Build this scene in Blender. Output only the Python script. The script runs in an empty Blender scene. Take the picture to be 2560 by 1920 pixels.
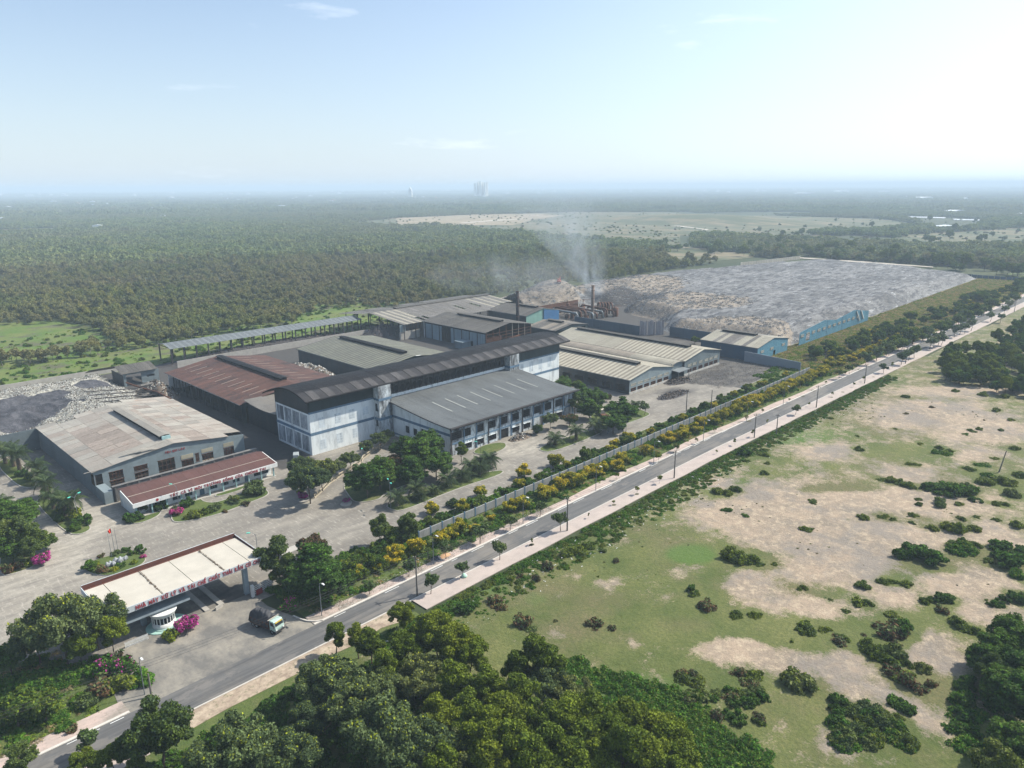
import bpy, math, random
import numpy as np
from mathutils import Vector, Matrix

# ------------------------------------------------------------------ camera
CAMH = 80.0
FPX, PXW, PXH = 1815.0, 2560.0, 1920.0
PITCH, YAW, ROLL = math.radians(15.2), math.radians(44.4), math.radians(0.36)
fwd = Vector((math.cos(YAW)*math.cos(PITCH), math.sin(YAW)*math.cos(PITCH), -math.sin(PITCH)))
r0 = Vector((math.sin(YAW), -math.cos(YAW), 0))
u0 = r0.cross(fwd)
RV = r0*math.cos(ROLL) - u0*math.sin(ROLL)
UV = u0*math.cos(ROLL) + r0*math.sin(ROLL)
sc = bpy.context.scene
cam = bpy.data.cameras.new('camera'); co = bpy.data.objects.new('camera', cam)
sc.collection.objects.link(co); sc.camera = co
M = Matrix((RV, UV, -fwd)).transposed().to_4x4(); M.translation = (0, 0, CAMH)
co.matrix_world = M
cam.sensor_width = 36; cam.lens = 36*FPX/PXW; cam.clip_start = 0.5; cam.clip_end = 120000

# ------------------------------------------------------------------ sky and sun
SUN_EL, SUN_AZ = 46.0, -24.0          # azimuth counted from +X towards +Y
w = bpy.data.worlds.new('World'); sc.world = w; w.use_nodes = True
nt = w.node_tree; nt.nodes.clear()
out = nt.nodes.new('ShaderNodeOutputWorld'); bg = nt.nodes.new('ShaderNodeBackground')
sky = nt.nodes.new('ShaderNodeTexSky'); sky.sky_type = 'NISHITA'; sky.sun_disc = False
sky.sun_elevation = math.radians(SUN_EL); sky.sun_rotation = math.radians(90-SUN_AZ)
sky.altitude = 50; sky.air_density = 1.0; sky.dust_density = .6; sky.ozone_density = 1.6
bg.inputs['Strength'].default_value = 0.100
tc = nt.nodes.new('ShaderNodeTexCoord')
# thin fair-weather cloud wisps, low above the horizon
mp = nt.nodes.new('ShaderNodeMapping'); mp.inputs['Scale'].default_value = (3.2, 3.2, 17.0)
nt.links.new(tc.outputs['Generated'], mp.inputs[0])
nz = nt.nodes.new('ShaderNodeTexNoise'); nz.inputs['Scale'].default_value = 1.6; nz.inputs['Detail'].default_value = 7; nz.inputs['Roughness'].default_value = .62
nt.links.new(mp.outputs[0], nz.inputs['Vector'])
rp = nt.nodes.new('ShaderNodeValToRGB'); rp.color_ramp.elements[0].position = .62; rp.color_ramp.elements[1].position = .78
rp.color_ramp.elements[1].color = (.30, .30, .30, 1)
nt.links.new(nz.outputs[0], rp.inputs[0])
mx = nt.nodes.new('ShaderNodeMixRGB'); mx.inputs[2].default_value = (9.5, 9.8, 10.2, 1)
# humid veil: whitens the sky towards the horizon and towards the sun
sdw = (math.cos(math.radians(SUN_EL))*math.cos(math.radians(SUN_AZ)), math.cos(math.radians(SUN_EL))*math.sin(math.radians(SUN_AZ)), math.sin(math.radians(SUN_EL)))
dt = nt.nodes.new('ShaderNodeVectorMath'); dt.operation = 'DOT_PRODUCT'; dt.inputs[1].default_value = sdw; nt.links.new(tc.outputs['Generated'], dt.inputs[0])
def wm(op, a, b):
    q = nt.nodes.new('ShaderNodeMath'); q.operation = op
    for i, v in ((0,a),(1,b)):
        if isinstance(v, (int,float)): q.inputs[i].default_value = v
        else: nt.links.new(v, q.inputs[i])
    return q.outputs[0]
gl = wm('POWER', wm('MAXIMUM', dt.outputs['Value'], 0.), 2.2)
sxz = nt.nodes.new('ShaderNodeSeparateXYZ'); nt.links.new(tc.outputs['Generated'], sxz.inputs[0])
elr = nt.nodes.new('ShaderNodeValToRGB'); e_ = elr.color_ramp.elements; e_[0].position = 0; e_[0].color = (.80,.80,.80,1); e_[1].position = 1; e_[1].color = (.06,.06,.06,1)
for p_, v_ in ((.10,.50),(.28,.14)): q_ = e_.new(p_); q_.color = (v_,v_,v_,1)
nt.links.new(wm('MAXIMUM', sxz.outputs[2], 0.), elr.inputs[0])
vf = wm('MINIMUM', wm('ADD', elr.outputs[0], wm('MULTIPLY', gl, .55)), .95)
vc = nt.nodes.new('ShaderNodeVectorMath'); vc.operation = 'SCALE'; vc.inputs[0].default_value = (.79,.90,1.02); nt.links.new(wm('ADD', wm('MULTIPLY', gl, 9.), 6.0), vc.inputs['Scale'])
vx = nt.nodes.new('ShaderNodeMixRGB'); tn = nt.nodes.new('ShaderNodeMixRGB'); tn.blend_type = 'MULTIPLY'; tn.inputs[0].default_value = 1; tn.inputs[2].default_value = (.93,.985,1.03,1); nt.links.new(sky.outputs[0], tn.inputs[1])
nt.links.new(vf, vx.inputs[0]); nt.links.new(tn.outputs[0], vx.inputs[1]); nt.links.new(vc.outputs[0], vx.inputs[2])
nt.links.new(rp.outputs[0], mx.inputs[0]); nt.links.new(vx.outputs[0], mx.inputs[1])
nt.links.new(mx.outputs[0], bg.inputs['Color']); nt.links.new(bg.outputs[0], out.inputs[0])
sl = bpy.data.lights.new('sun', 'SUN'); so = bpy.data.objects.new('sun', sl); sc.collection.objects.link(so)
sl.energy = 5.0; sl.angle = math.radians(.6); sl.color = (1, .93, .80)
sd = Vector((math.cos(math.radians(SUN_EL))*math.cos(math.radians(SUN_AZ)), math.cos(math.radians(SUN_EL))*math.sin(math.radians(SUN_AZ)), math.sin(math.radians(SUN_EL))))
so.rotation_euler = sd.to_track_quat('Z', 'Y').to_euler(); so.location = (0, 0, 60)
sc.view_settings.view_transform = 'Standard'; sc.view_settings.look = 'None'
sc.view_settings.gamma = 1; sc.view_settings.use_curve_mapping = False
sc.view_settings.exposure = 0.68
try:
    sc.cycles.volume_step_rate = 2.0; sc.cycles.transparent_max_bounces = 8
except Exception: pass

# ------------------------------------------------------------------ helpers
C = sc.collection
rnd = random.Random(7); R = np.random.default_rng(11)
def at(px, py, z=0.0):
    """point of the place, z metres up, that the survey photograph (2560 wide) shows at px, py"""
    d = fwd + RV*((px-1280)/FPX) - UV*((py-960)/FPX)
    t = (z-CAMH)/d.z
    return Vector((d.x*t, d.y*t, z))
def project(x, y, z):
    vx, vy, vz = x, y, z-CAMH
    ww = vx*fwd.x+vy*fwd.y+vz*fwd.z
    a = (vx*RV.x+vy*RV.y+vz*RV.z)/ww; b = (vx*UV.x+vy*UV.y+vz*UV.z)/ww
    return 1280+a*FPX, 960-b*FPX
CROP = dict(A=(0,1100,.3617),B=(0,850,.3617),C=(350,750,.2939),D=(900,750,.2712),E=(1300,750,.3391),F=(1150,640,.6374),G=(350,650,.5651),
  H=(600,1150,.3617),I=(0,1350,.4521),J=(900,1350,.4521),K=(1700,1200,.4339),L=(1560,700,.4521),W=(0,0,1.1573),M=(1200,640,.2260),
  N=(850,680,.2486),Q=(1900,740,.1808),T=(0,880,.2034),S=(0,1080,.2412),V=(1050,1050,.2939),O=(0,430,.4069),X=(850,430,.3843),Y=(1650,430,.4114),Z=(180,1300,.1356))
def sp(r, x, y):
    o = CROP[r]; return o[0]+x*o[2], o[1]+y*o[2]
def g(r, x, y, z=0.0): return at(*sp(r, x, y), z)

def tag(o, label=None, cat=None, group=None, kind=None):
    if label: o['label'] = label
    if cat: o['category'] = cat
    if group: o['group'] = group
    if kind: o['kind'] = kind
    return o
def empty(name, loc=(0,0,0), rz=0, label=None, cat=None, group=None):
    o = bpy.data.objects.new(name, None); C.objects.link(o); o.location = loc; o.rotation_euler = (0,0,rz)
    o.empty_display_size = .3
    return tag(o, label, cat, group)
def place(name, mesh, parent=None, loc=(0,0,0), rot=(0,0,0), scl=1):
    o = bpy.data.objects.new(name, mesh); C.objects.link(o); o.location = loc; o.rotation_euler = rot
    o.scale = scl if isinstance(scl, tuple) else (scl,)*3
    if parent: o.parent = parent
    return o
class MB:
    def __init__(s): s.v = []; s.f = []; s.m = []
    def add(s, vs, fs, m=0):
        b = len(s.v); s.v += [tuple(p) for p in vs]
        for f in fs: s.f.append([b+i for i in f]); s.m.append(m)
        return s
    def box(s, x0, x1, y0, y1, z0, z1, m=0, tops=None):
        t = tops or (z1,)*4
        return s.add([(x0,y0,z0),(x1,y0,z0),(x1,y1,z0),(x0,y1,z0),(x0,y0,t[0]),(x1,y0,t[1]),(x1,y1,t[2]),(x0,y1,t[3])],
              [(0,3,2,1),(4,5,6,7),(0,1,5,4),(1,2,6,5),(2,3,7,6),(3,0,4,7)], m)
    def bar(s, p, q, w=.1, h=None, m=0):
        p = Vector(p); q = Vector(q); d = (q-p).normalized(); h = h or w
        a = d.cross(Vector((0,0,1)))
        if a.length < .05: a = Vector((1,0,0))
        a.normalize(); b = a.cross(d); vs = []
        for c in (p, q):
            for i, j in ((-1,-1),(1,-1),(1,1),(-1,1)): vs.append(c + a*(i*w/2) + b*(j*h/2))
        return s.add(vs, [(0,1,2,3),(7,6,5,4),(0,4,5,1),(1,5,6,2),(2,6,7,3),(3,7,4,0)], m)
    def tube(s, pts, rs, n=8, m=0, cap=True):
        pts = [Vector(p) for p in pts]; vs = []; fs = []
        for i, p in enumerate(pts):
            d = (pts[min(i+1,len(pts)-1)]-pts[max(i-1,0)]).normalized()
            a = d.cross(Vector((0,0,1)))
            if a.length < .05: a = Vector((1,0,0))
            a.normalize(); b = a.cross(d)
            r = rs[i] if isinstance(rs, (list,tuple)) else rs
            for k in range(n):
                t = 2*math.pi*k/n; vs.append(p + a*(r*math.cos(t)) + b*(r*math.sin(t)))
        for i in range(len(pts)-1):
            for k in range(n): fs.append((i*n+k, i*n+(k+1)%n, (i+1)*n+(k+1)%n, (i+1)*n+k))
        if cap: fs.append(tuple(range(n))[::-1]); fs.append(tuple(range((len(pts)-1)*n, len(pts)*n)))
        return s.add(vs, fs, m)
    def ring(s, cx, cy, prof, n=24, m=0, a0=0, a1=2*math.pi, sx=1, sy=1):
        vs = []; fs = []; full = abs(a1-a0-2*math.pi) < 1e-6; k = n if full else n+1
        for r, z in prof:
            for i in range(k):
                t = a0+(a1-a0)*i/n; vs.append((cx+r*math.cos(t)*sx, cy+r*math.sin(t)*sy, z))
        for j in range(len(prof)-1):
            for i in range(n):
                fs.append((j*k+i, j*k+(i+1)%k, (j+1)*k+(i+1)%k, (j+1)*k+i))
        return s.add(vs, fs, m)
    def poly(s, pts, z0, z1, m=0):
        n = len(pts); a = sum(pts[i][0]*pts[(i+1)%n][1]-pts[(i+1)%n][0]*pts[i][1] for i in range(n))
        if a < 0: pts = pts[::-1]
        vs = [(p[0],p[1],z0) for p in pts]+[(p[0],p[1],z1) for p in pts]
        return s.add(vs, [tuple(range(n,2*n)), tuple(range(n))[::-1]]+[(i,(i+1)%n,n+(i+1)%n,n+i) for i in range(n)], m)
    def mesh(s, name, mats, smooth=False):
        me = bpy.data.meshes.new(name); me.from_pydata(s.v, [], s.f)
        for m in (mats if isinstance(mats, (list,tuple)) else [mats]): me.materials.append(m)
        me.polygons.foreach_set('material_index', s.m)
        if smooth: me.polygons.foreach_set('use_smooth', [True]*len(s.f))
        me.update(); return me
    def build(s, name, mats, parent=None, smooth=False, loc=(0,0,0), rot=(0,0,0)):
        return place(name, s.mesh(name, mats, smooth), parent, loc, rot)
def sheet(name, pts, z, mat, kind='structure'):
    mb = MB(); n = len(pts)
    a = sum(pts[i][0]*pts[(i+1)%n][1]-pts[(i+1)%n][0]*pts[i][1] for i in range(n))
    if a < 0: pts = pts[::-1]
    mb.add([(p[0],p[1],z) for p in pts], [tuple(range(n))])
    return tag(mb.build(name, mat), kind=kind)
def round_poly(pts, k=3):
    for _ in range(k):
        q = []
        for i in range(len(pts)):
            a = pts[i]; b = pts[(i+1)%len(pts)]
            q.append((a[0]*.75+b[0]*.25, a[1]*.75+b[1]*.25)); q.append((a[0]*.25+b[0]*.75, a[1]*.25+b[1]*.75))
        pts = q
    return pts

# ------------------------------------------------------------------ materials
MATS = {}
class NB:
    def __init__(s, name):
        s.m = bpy.data.materials.new(name); s.m.use_nodes = True; s.t = s.m.node_tree
        s.b = s.t.nodes['Principled BSDF']; s.b.inputs['Specular IOR Level'].default_value = .25
        s.pos = s.t.nodes.new('ShaderNodeNewGeometry').outputs['Position']
    def n(s, ty, **k):
        o = s.t.nodes.new('ShaderNode'+ty)
        for a, v in k.items():
            if a in o.inputs.keys() if hasattr(o.inputs,'keys') else False: o.inputs[a].default_value = v
            else:
                setattr(o, a, v)
        return o
    def l(s, a, b): s.t.links.new(a, b)
    def noise(s, scale, detail=4, rough=.55, stretch=None, vec=None, w=0):
        v = vec or s.pos
        if stretch or w:
            mp = s.t.nodes.new('ShaderNodeMapping'); mp.inputs['Scale'].default_value = stretch or (1,1,1)
            mp.inputs['Location'].default_value = (w, w*1.7, w*.3)
            s.l(v, mp.inputs[0]); v = mp.outputs[0]
        o = s.t.nodes.new('ShaderNodeTexNoise'); o.inputs['Scale'].default_value = scale
        o.inputs['Detail'].default_value = detail; o.inputs['Roughness'].default_value = rough
        s.l(v, o.inputs['Vector']); return o.outputs[0]
    def ramp(s, x, stops):
        r = s.t.nodes.new('ShaderNodeValToRGB'); e = r.color_ramp.elements
        while len(e) < len(stops): e.new(.5)
        for i, (p, c) in enumerate(stops):
            e[i].position = p
            e[i].color = (c,c,c,1) if isinstance(c, (int,float)) else (*c,1)
        s.l(x, r.inputs[0]); return r.outputs[0]
    def mix(s, f, a, b, mode='MIX'):
        o = s.t.nodes.new('ShaderNodeMixRGB'); o.blend_type = mode
        for i, v in ((0,f),(1,a),(2,b)):
            if isinstance(v, (int,float)): o.inputs[i].default_value = v if i == 0 else (v,v,v,1)
            elif isinstance(v, tuple): o.inputs[i].default_value = (*v,1)
            else: s.l(v, o.inputs[i])
        return o.outputs[0]
    def math(s, op, a, b=0.0):
        o = s.t.nodes.new('ShaderNodeMath'); o.operation = op
        for i, v in ((0,a),(1,b)):
            if isinstance(v, (int,float)): o.inputs[i].default_value = v
            else: s.l(v, o.inputs[i])
        return o.outputs[0]
    def attr(s, name):
        o = s.t.nodes.new('ShaderNodeAttribute'); o.attribute_name = name; return o.outputs['Fac']
    def objrand(s):
        return s.t.nodes.new('ShaderNodeObjectInfo').outputs['Random']
    def wave(s, scale, axis='X', vec=None):
        o = s.t.nodes.new('ShaderNodeTexWave'); o.bands_direction = axis; o.inputs['Scale'].default_value = scale
        s.l(vec or s.pos, o.inputs['Vector']); return o.outputs['Fac']
    def bump(s, h, st=.4, d=.05):
        o = s.t.nodes.new('ShaderNodeBump'); o.inputs['Strength'].default_value = st; o.inputs['Distance'].default_value = d
        s.l(h, o.inputs['Height']); s.l(o.outputs[0], s.b.inputs['Normal'])
    def fin(s, col, rough=.85, metal=0):
        if isinstance(col, tuple): s.b.inputs['Base Color'].default_value = (*col,1)
        else: s.l(col, s.b.inputs['Base Color'])
        s.b.inputs['Roughness'].default_value = rough; s.b.inputs['Metallic'].default_value = metal
        MATS[s.m.name] = s.m; return s.m
def simple(name, a, b=None, scale=.8, rough=.8, metal=0, jitter=.25, bump=0):
    n = NB(name); b = b or tuple(c*.7 for c in a)
    c = n.mix(n.ramp(n.noise(scale, 5, .62), [(.32,0),(.68,1)]), a, b)
    c = n.mix(jitter, c, n.mix(n.objrand(), tuple(x*.7 for x in a), tuple(min(1,x*1.25) for x in a)))
    if bump: n.bump(n.noise(scale*6, 4, .6), .5, bump)
    return n.fin(c, rough, metal)
def metal_sheet(name, a, b, dirt, dirt_amt=.5, axis='X', pitch=.35, stretch=(1,.12,1), rough=.6, jit=.35, scale=.5, rust=None, rust_lo=.6):
    """weathered corrugated sheet: broad stain, streaks down the fall line, fine ribs"""
    n = NB(name)
    c = n.mix(n.ramp(n.noise(.09, 4, .6), [(.35,0),(.65,1)]), a, b)
    st = n.ramp(n.noise(scale, 6, .7, stretch), [(.45,0),(.75,dirt_amt)])
    c = n.mix(st, c, dirt)
    if rust: c = n.mix(n.ramp(n.noise(.16, 7, .68, w=13), [(rust_lo,0),(rust_lo+.12,.85)]), c, rust)
    j = n.ramp(n.objrand(), [(0,1-jit),(1,1+jit*.4)])
    c = n.mix(1.0, c, j, 'MULTIPLY')
    n.bump(n.wave(1/(pitch*20/ (2*math.pi))*1.0*3.14, axis), .6, .05); n.b.inputs['Specular IOR Level'].default_value = .15
    return n.fin(c, rough, .0)
def plaster(name, a, grime, amt=.7, lo=.45, hi=.7, sc_=.35, rough=.85):
    n = NB(name)
    s1 = n.ramp(n.noise(sc_, 8, .72, (1,1,.25)), [(lo,0),(hi,amt)])
    s2 = n.ramp(n.noise(2.2, 7, .75, (1,1,.3), w=5), [(lo+.05,0),(hi+.05,amt)])
    c = n.mix(s1, a, grime); c = n.mix(s2, c, tuple(x*1.3 for x in grime))
    return n.fin(c, rough)

def leafmat(name, dark, light, patch=None, trans=.28, patch_scale=.006, jit=.5):
    n = NB(name)
    c = n.mix(n.attr('tint'), dark, light)
    j = n.ramp(n.objrand(), [(0,(1-jit*.6,1-jit*.5,1-jit*.4)),(.5,(1,1,1)),(1,(1+jit*.5,1+jit*.22,1))])
    c = n.mix(1.0, c, j, 'MULTIPLY')
    if patch: c = n.mix(n.ramp(n.noise(patch_scale, 7, .7, (1,1.6,1)), [(.42,0),(.58,.9)]), c, n.mix(.6, c, patch)); c = n.mix(n.ramp(n.noise(patch_scale*2.3, 6, .7, w=7), [(.50,0),(.62,.6)]), c, n.mix(.6, c, (.075,.150,.035)))
    t = n.t; n.l(c, n.b.inputs['Base Color']); n.b.inputs['Roughness'].default_value = .8; n.b.inputs['Specular IOR Level'].default_value = .12
    tr = t.nodes.new('ShaderNodeBsdfTranslucent'); n.l(c, tr.inputs[0])
    ms = t.nodes.new('ShaderNodeMixShader'); ms.inputs[0].default_value = trans
    n.l(n.b.outputs[0], ms.inputs[1]); n.l(tr.outputs[0], ms.inputs[2]); n.l(ms.outputs[0], t.nodes['Material Output'].inputs[0])
    MATS[name] = n.m; return n.m
L_OLIVE = leafmat('olive leaves', (.055,.085,.009), (.180,.240,.022), jit=.5)
L_GREY = leafmat('grey green leaves', (.046,.074,.026), (.150,.200,.078), jit=.7)
L_DEEP = leafmat('deep green leaves', (.026,.054,.012), (.090,.155,.028))
L_LIGHT = leafmat('fresh green leaves', (.050,.085,.012), (.150,.200,.035))
L_FOREST = leafmat('forest leaves', (.100,.118,.034), (.250,.270,.080), (.235,.185,.120), patch_scale=.004)
L_FAR = leafmat('far forest leaves', (.088,.124,.038), (.200,.250,.076), (.195,.178,.105), patch_scale=.0012)
L_VINE = leafmat('vine leaves', (.032,.090,.010), (.095,.220,.022))
L_YEL = leafmat('yellow flowers', (.26,.22,.012), (.50,.42,.03), trans=.2)
L_CHART = leafmat('yellow green leaves', (.16,.20,.012), (.36,.40,.03))
L_MAG = leafmat('magenta flowers', (.30,.025,.17), (.52,.08,.33), trans=.2)
L_RED = leafmat('rusty leaves', (.07,.048,.025), (.165,.100,.055))
L_PALM = leafmat('palm leaves', (.026,.044,.018), (.075,.110,.045))
L_DRY = leafmat('dry grass', (.20,.165,.075), (.38,.31,.15), trans=.4)
L_GRASS = leafmat('grass blades', (.08,.14,.015), (.19,.27,.035))
BARK = simple('bark', (.13,.10,.075), (.07,.055,.04), 3)
PALE_BARK = simple('pale bark', (.30,.28,.25), (.16,.15,.13), 3)
CONC = simple('concrete', (.36,.34,.31), (.24,.23,.21), .6)
DARKMETAL = simple('dark steel', (.035,.035,.04), (.06,.05,.045), 1.5, .6)
GREYMETAL = simple('grey steel', (.18,.20,.21), (.10,.11,.12), 1.5, .5)
POLE = simple('pole concrete', (.17,.155,.14), (.11,.10,.09), 1.2)
WHITEP = simple('white paint', (.66,.67,.66), (.48,.49,.48), 1.5, .6)
BLUEP = simple('faded blue paint', (.10,.17,.24), (.07,.12,.17), .9, .7)
TEAL = simple('pale teal paint', (.30,.45,.46), (.20,.32,.33), .9, .6)
REDP = simple('red letter paint', (.30,.03,.035), (.20,.03,.035), 3, .6)
BLACKHOLE = simple('black interior', (.010,.010,.012), (.02,.018,.018), 1.0, .95)  # near black fill for openings, vents and inner panels
GLASS = simple('dark window glass', (.02,.026,.032), (.035,.04,.045), .6, .15)
RUST = simple('rusty steel', (.13,.055,.03), (.04,.025,.02), .9, .8)
# ------------------------------------------------------------------ vegetation meshes
def cards(name, pts, nrm, size, mats, mi=None, aspect=1.6, droop=0., jitter=.9, seed=1, tint=None):
    """many leaf-sized faces (four-sided) spread through a crown, as one mesh"""
    r = np.random.default_rng(seed); n = len(pts)
    nn = nrm + r.normal(0, jitter, (n,3)); nn /= np.linalg.norm(nn, axis=1)[:,None]+1e-9
    a = np.cross(nn, r.normal(0, 1, (n,3))); a[:,2] -= droop; a -= nn*(np.sum(a*nn,1))[:,None]; a /= np.linalg.norm(a, axis=1)[:,None]+1e-9
    b = np.cross(nn, a); s = (size*(r.uniform(.6, 1.3, n)))[:,None] if np.ndim(size) == 0 else (size*r.uniform(.7,1.2,n))[:,None]
    L = a*s*aspect/2; Wd = b*s/2
    bend = nn*s*.18
    v = np.stack([pts-L, pts-Wd*.9+bend, pts+L*1.05, pts+Wd+bend], 1).reshape(-1,3)
    me = bpy.data.meshes.new(name); me.vertices.add(4*n); me.loops.add(4*n); me.polygons.add(n)
    me.vertices.foreach_set('co', v.astype(np.float32).ravel())
    me.loops.foreach_set('vertex_index', np.arange(4*n, dtype=np.int32))
    me.polygons.foreach_set('loop_start', np.arange(0, 4*n, 4, dtype=np.int32))
    for m in mats: me.materials.append(m)
    if mi is not None: me.polygons.foreach_set('material_index', mi.astype(np.int32))
    at_ = me.attributes.new('tint', 'FLOAT', 'FACE'); at_.data.foreach_set('value', (r.random(n) if tint is None else tint).astype(np.float32))
    me.update(); me.validate(); return me
def blobs_crown(R_, H_, nb, rb, seed, base=.0, conical=0.):
    """clump centres for a crown of radius R_ and height H_ resting on z=0"""
    r = np.random.default_rng(seed); out = []
    for i in range(nb):
        for _ in range(30):
            p = r.normal(0,1,3); p /= np.linalg.norm(p); q = r.uniform(.35,1.12)
            z = .5+.5*p[2]*q
            k = 1-conical*z
            c = np.array([p[0]*q*R_*k, p[1]*q*R_*k, base+z*H_])
            if z > .12: break
        out.append((c, rb*r.uniform(.7,1.25)))
    return out
def crown_mesh(name, R_, H_, nb, rb, nl, leaf, mats, seed, flower=0., conical=0., droop=.2, layer=0., flat=.8):
    bl = blobs_crown(R_*.8, H_*.85, nb, rb, seed, H_*.05, conical)
    r = np.random.default_rng(seed+5); P_=[]; N_=[]
    w_ = np.array([b[1]**2 for b in bl]); w_ /= w_.sum(); cnt = r.multinomial(nl, w_)
    for (c, rad), k in zip(bl, cnt):
        d = r.normal(0,1,(k,3)); d /= np.linalg.norm(d,axis=1)[:,None]
        q = rad*np.clip(r.normal(.88,.16,k), .2, 1.25)[:,None]
        p = c + d*q*np.array([1,1,flat])
        P_.append(p); N_.append(d*np.array([1,1,1.2]))
    P_ = np.concatenate(P_); N_ = np.concatenate(N_)
    if layer: P_[:,2] = np.round(P_[:,2]/layer)*layer*.75+P_[:,2]*.25; N_[:,2] = np.abs(N_[:,2])+.6
    P_[:,2] = np.maximum(P_[:,2], 0.02)
    mi = None
    if flower:
        top = N_[:,2]/(np.linalg.norm(N_,axis=1)+1e-9)
        cl = .5+.5*np.sin(P_[:,0]*2.3+seed)*np.sin(P_[:,1]*2.1+seed*2)*np.sin(P_[:,2]*2.7)
        mi = (r.random(len(P_)) < flower*np.clip(.35+.65*top,0,1)*(.35+1.3*cl)*(.4+P_[:,2]/H_)).astype(int)
    return cards(name, P_, N_, leaf, mats, mi, seed=seed, droop=droop), bl
def trunk_mesh(name, h, r_, bl, mat, seed, fork=.45, lean=.3, zoff=0.):
    q = random.Random(seed); mb = MB(); n = 5
    pts = [(0,0,-.3)]; x = y = 0
    for i in range(1, n+1):
        x += q.uniform(-lean,lean)*h/10; y += q.uniform(-lean,lean)*h/10; pts.append((x,y,h*i/n*.85))
    mb.tube(pts, [r_*(1.15-.75*i/n) for i in range(n+1)], 7)
    for c, rad in bl[:7]:
        k = max(1, int(n*fork)); a = Vector(pts[q.randint(k, n-1)]); e = Vector((c[0],c[1],c[2]+zoff))
        m_ = (a+e)/2+Vector((0,0,-.2)); mb.tube([a,m_,e], [r_*.45,r_*.3,r_*.08], 5)
    return mb.mesh(name, mat, True)
class Species:
    def __init__(s, name, R_, H_, clear, nb, rb, nl, leaf, mats, variants=2, bark=BARK, flower=0., conical=0., droop=.2, layer=0., tr=.16, flat=.8):
        s.name = name; s.v = []; s.R = R_; s.H = clear+H_; s.clear = clear
        for k in range(variants):
            sd = hash_(name)+k*17
            cm, bl = crown_mesh('crown', R_, H_, nb, rb, nl, leaf, mats, sd, flower, conical, droop, layer, flat)
            if clear or True:
                me = cm; cs = np.empty(len(me.vertices)*3, np.float32); me.vertices.foreach_get('co', cs); cs = cs.reshape(-1,3); cs[:,2] += clear; me.vertices.foreach_set('co', cs.ravel())
            tm = trunk_mesh('trunk', clear+H_*.7, tr, [((c[0],c[1],c[2]+clear),r_) for c,r_ in bl], bark, sd)
            s.v.append((cm, tm))
def hash_(t): return sum(ord(c)*(i+3) for i, c in enumerate(t)) % 9973
def plant(spc, loc, scl=1., name='tree', cat='tree', label=None, group=None, rz=None, var=None, sz=None, trunk=True):
    v = spc.v[rnd.randrange(len(spc.v)) if var is None else var]
    o = empty(name, loc, rnd.uniform(0,6.28) if rz is None else rz, label, cat, group)
    o.scale = (scl, scl, scl*(sz or rnd.uniform(.9,1.1)))
    place('crown', v[0], o)
    if trunk: place('trunk', v[1], o)
    return o
big = Species('big acacia', 4.6, 7.2, 3.6, 46, .98, 21000, .26, [L_OLIVE], 3, conical=.15)
greybig = Species('grey big tree', 5.3, 6.4, 3.6, 54, .95, 22000, .25, [L_GREY, L_CHART], 3, flower=.10)
olive2 = Species('slender olive', 3.3, 7.6, 3.0, 34, .80, 13000, .24, [L_OLIVE, L_LIGHT], 3, flower=.25, conical=.35)
deep = Species('deep tree', 4.4, 6.4, 1.6, 46, .92, 15000, .30, [L_DEEP, L_VINE], 3, flower=.25, layer=.75)
light = Species('light tree', 3.7, 7.0, 2.4, 38, .85, 15000, .24, [L_LIGHT, L_GREY], 2, flower=.45)
midtree = Species('mid tree', 3.0, 3.6, 1.2, 22, .85, 5500, .28, [L_DEEP, L_OLIVE], 3, flower=.35)
russet = Species('russet tree', 3.2, 3.8, 1.6, 24, .8, 6000, .28, [L_DEEP, L_RED], 2, flower=.75)
forest_t = Species('forest tree', 2.5, 4.0, 2.2, 9, 1.1, 900, .46, [L_FOREST], 5, bark=PALE_BARK, tr=.13)
street = Species('street tree', 1.5, 2.4, 1.7, 12, .55, 900, .30, [L_GREY, L_DEEP], 3, flower=.5, tr=.07)
sapling = Species('sapling', .8, 1.6, 1.2, 7, .34, 260, .22, [L_OLIVE, L_RED], 3, flower=.3, tr=.035, bark=PALE_BARK)
yshrub = Species('yellow shrub', 1.9, 2.7, .2, 18, .62, 3600, .22, [L_OLIVE, L_YEL], 3, flower=.78, tr=.08)
bush = Species('bush', 1.75, 1.9, .0, 22, .42, 2600, .22, [L_DEEP, L_VINE], 3, flower=.42, tr=.06)
obush = Species('olive bush', 1.7, 1.5, .0, 18, .5, 2400, .21, [L_OLIVE, L_GREY], 3, flower=.4, tr=.06)
greybush = Species('silver bush', 1.8, 1.8, .0, 14, .6, 1800, .26, [L_GREY, L_LIGHT], 2, flower=.35, tr=.06)
vine = Species('vine clump', 2.2, 1.3, -.2, 16, .62, 1900, .25, [L_VINE, L_LIGHT], 3, flower=.25, tr=.05)
magbush = Species('magenta bush', 1.35, 1.7, .15, 12, .5, 2300, .19, [L_MAG, L_DEEP], 2, flower=.30, tr=.06)
magsparse = Species('bougainvillea', 1.6, 1.9, .1, 16, .6, 3000, .21, [L_VINE, L_MAG], 2, flower=.20, tr=.06)
chartbush = Species('chartreuse bush', 1.2, 1.4, .1, 12, .5, 1200, .24, [L_CHART, L_LIGHT], 2, flower=.5, tr=.06)
drybush = Species('dry bush', 1.6, 1.4, .0, 12, .55, 900, .26, [L_RED, L_GREY], 2, flower=.55, tr=.06)

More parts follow.
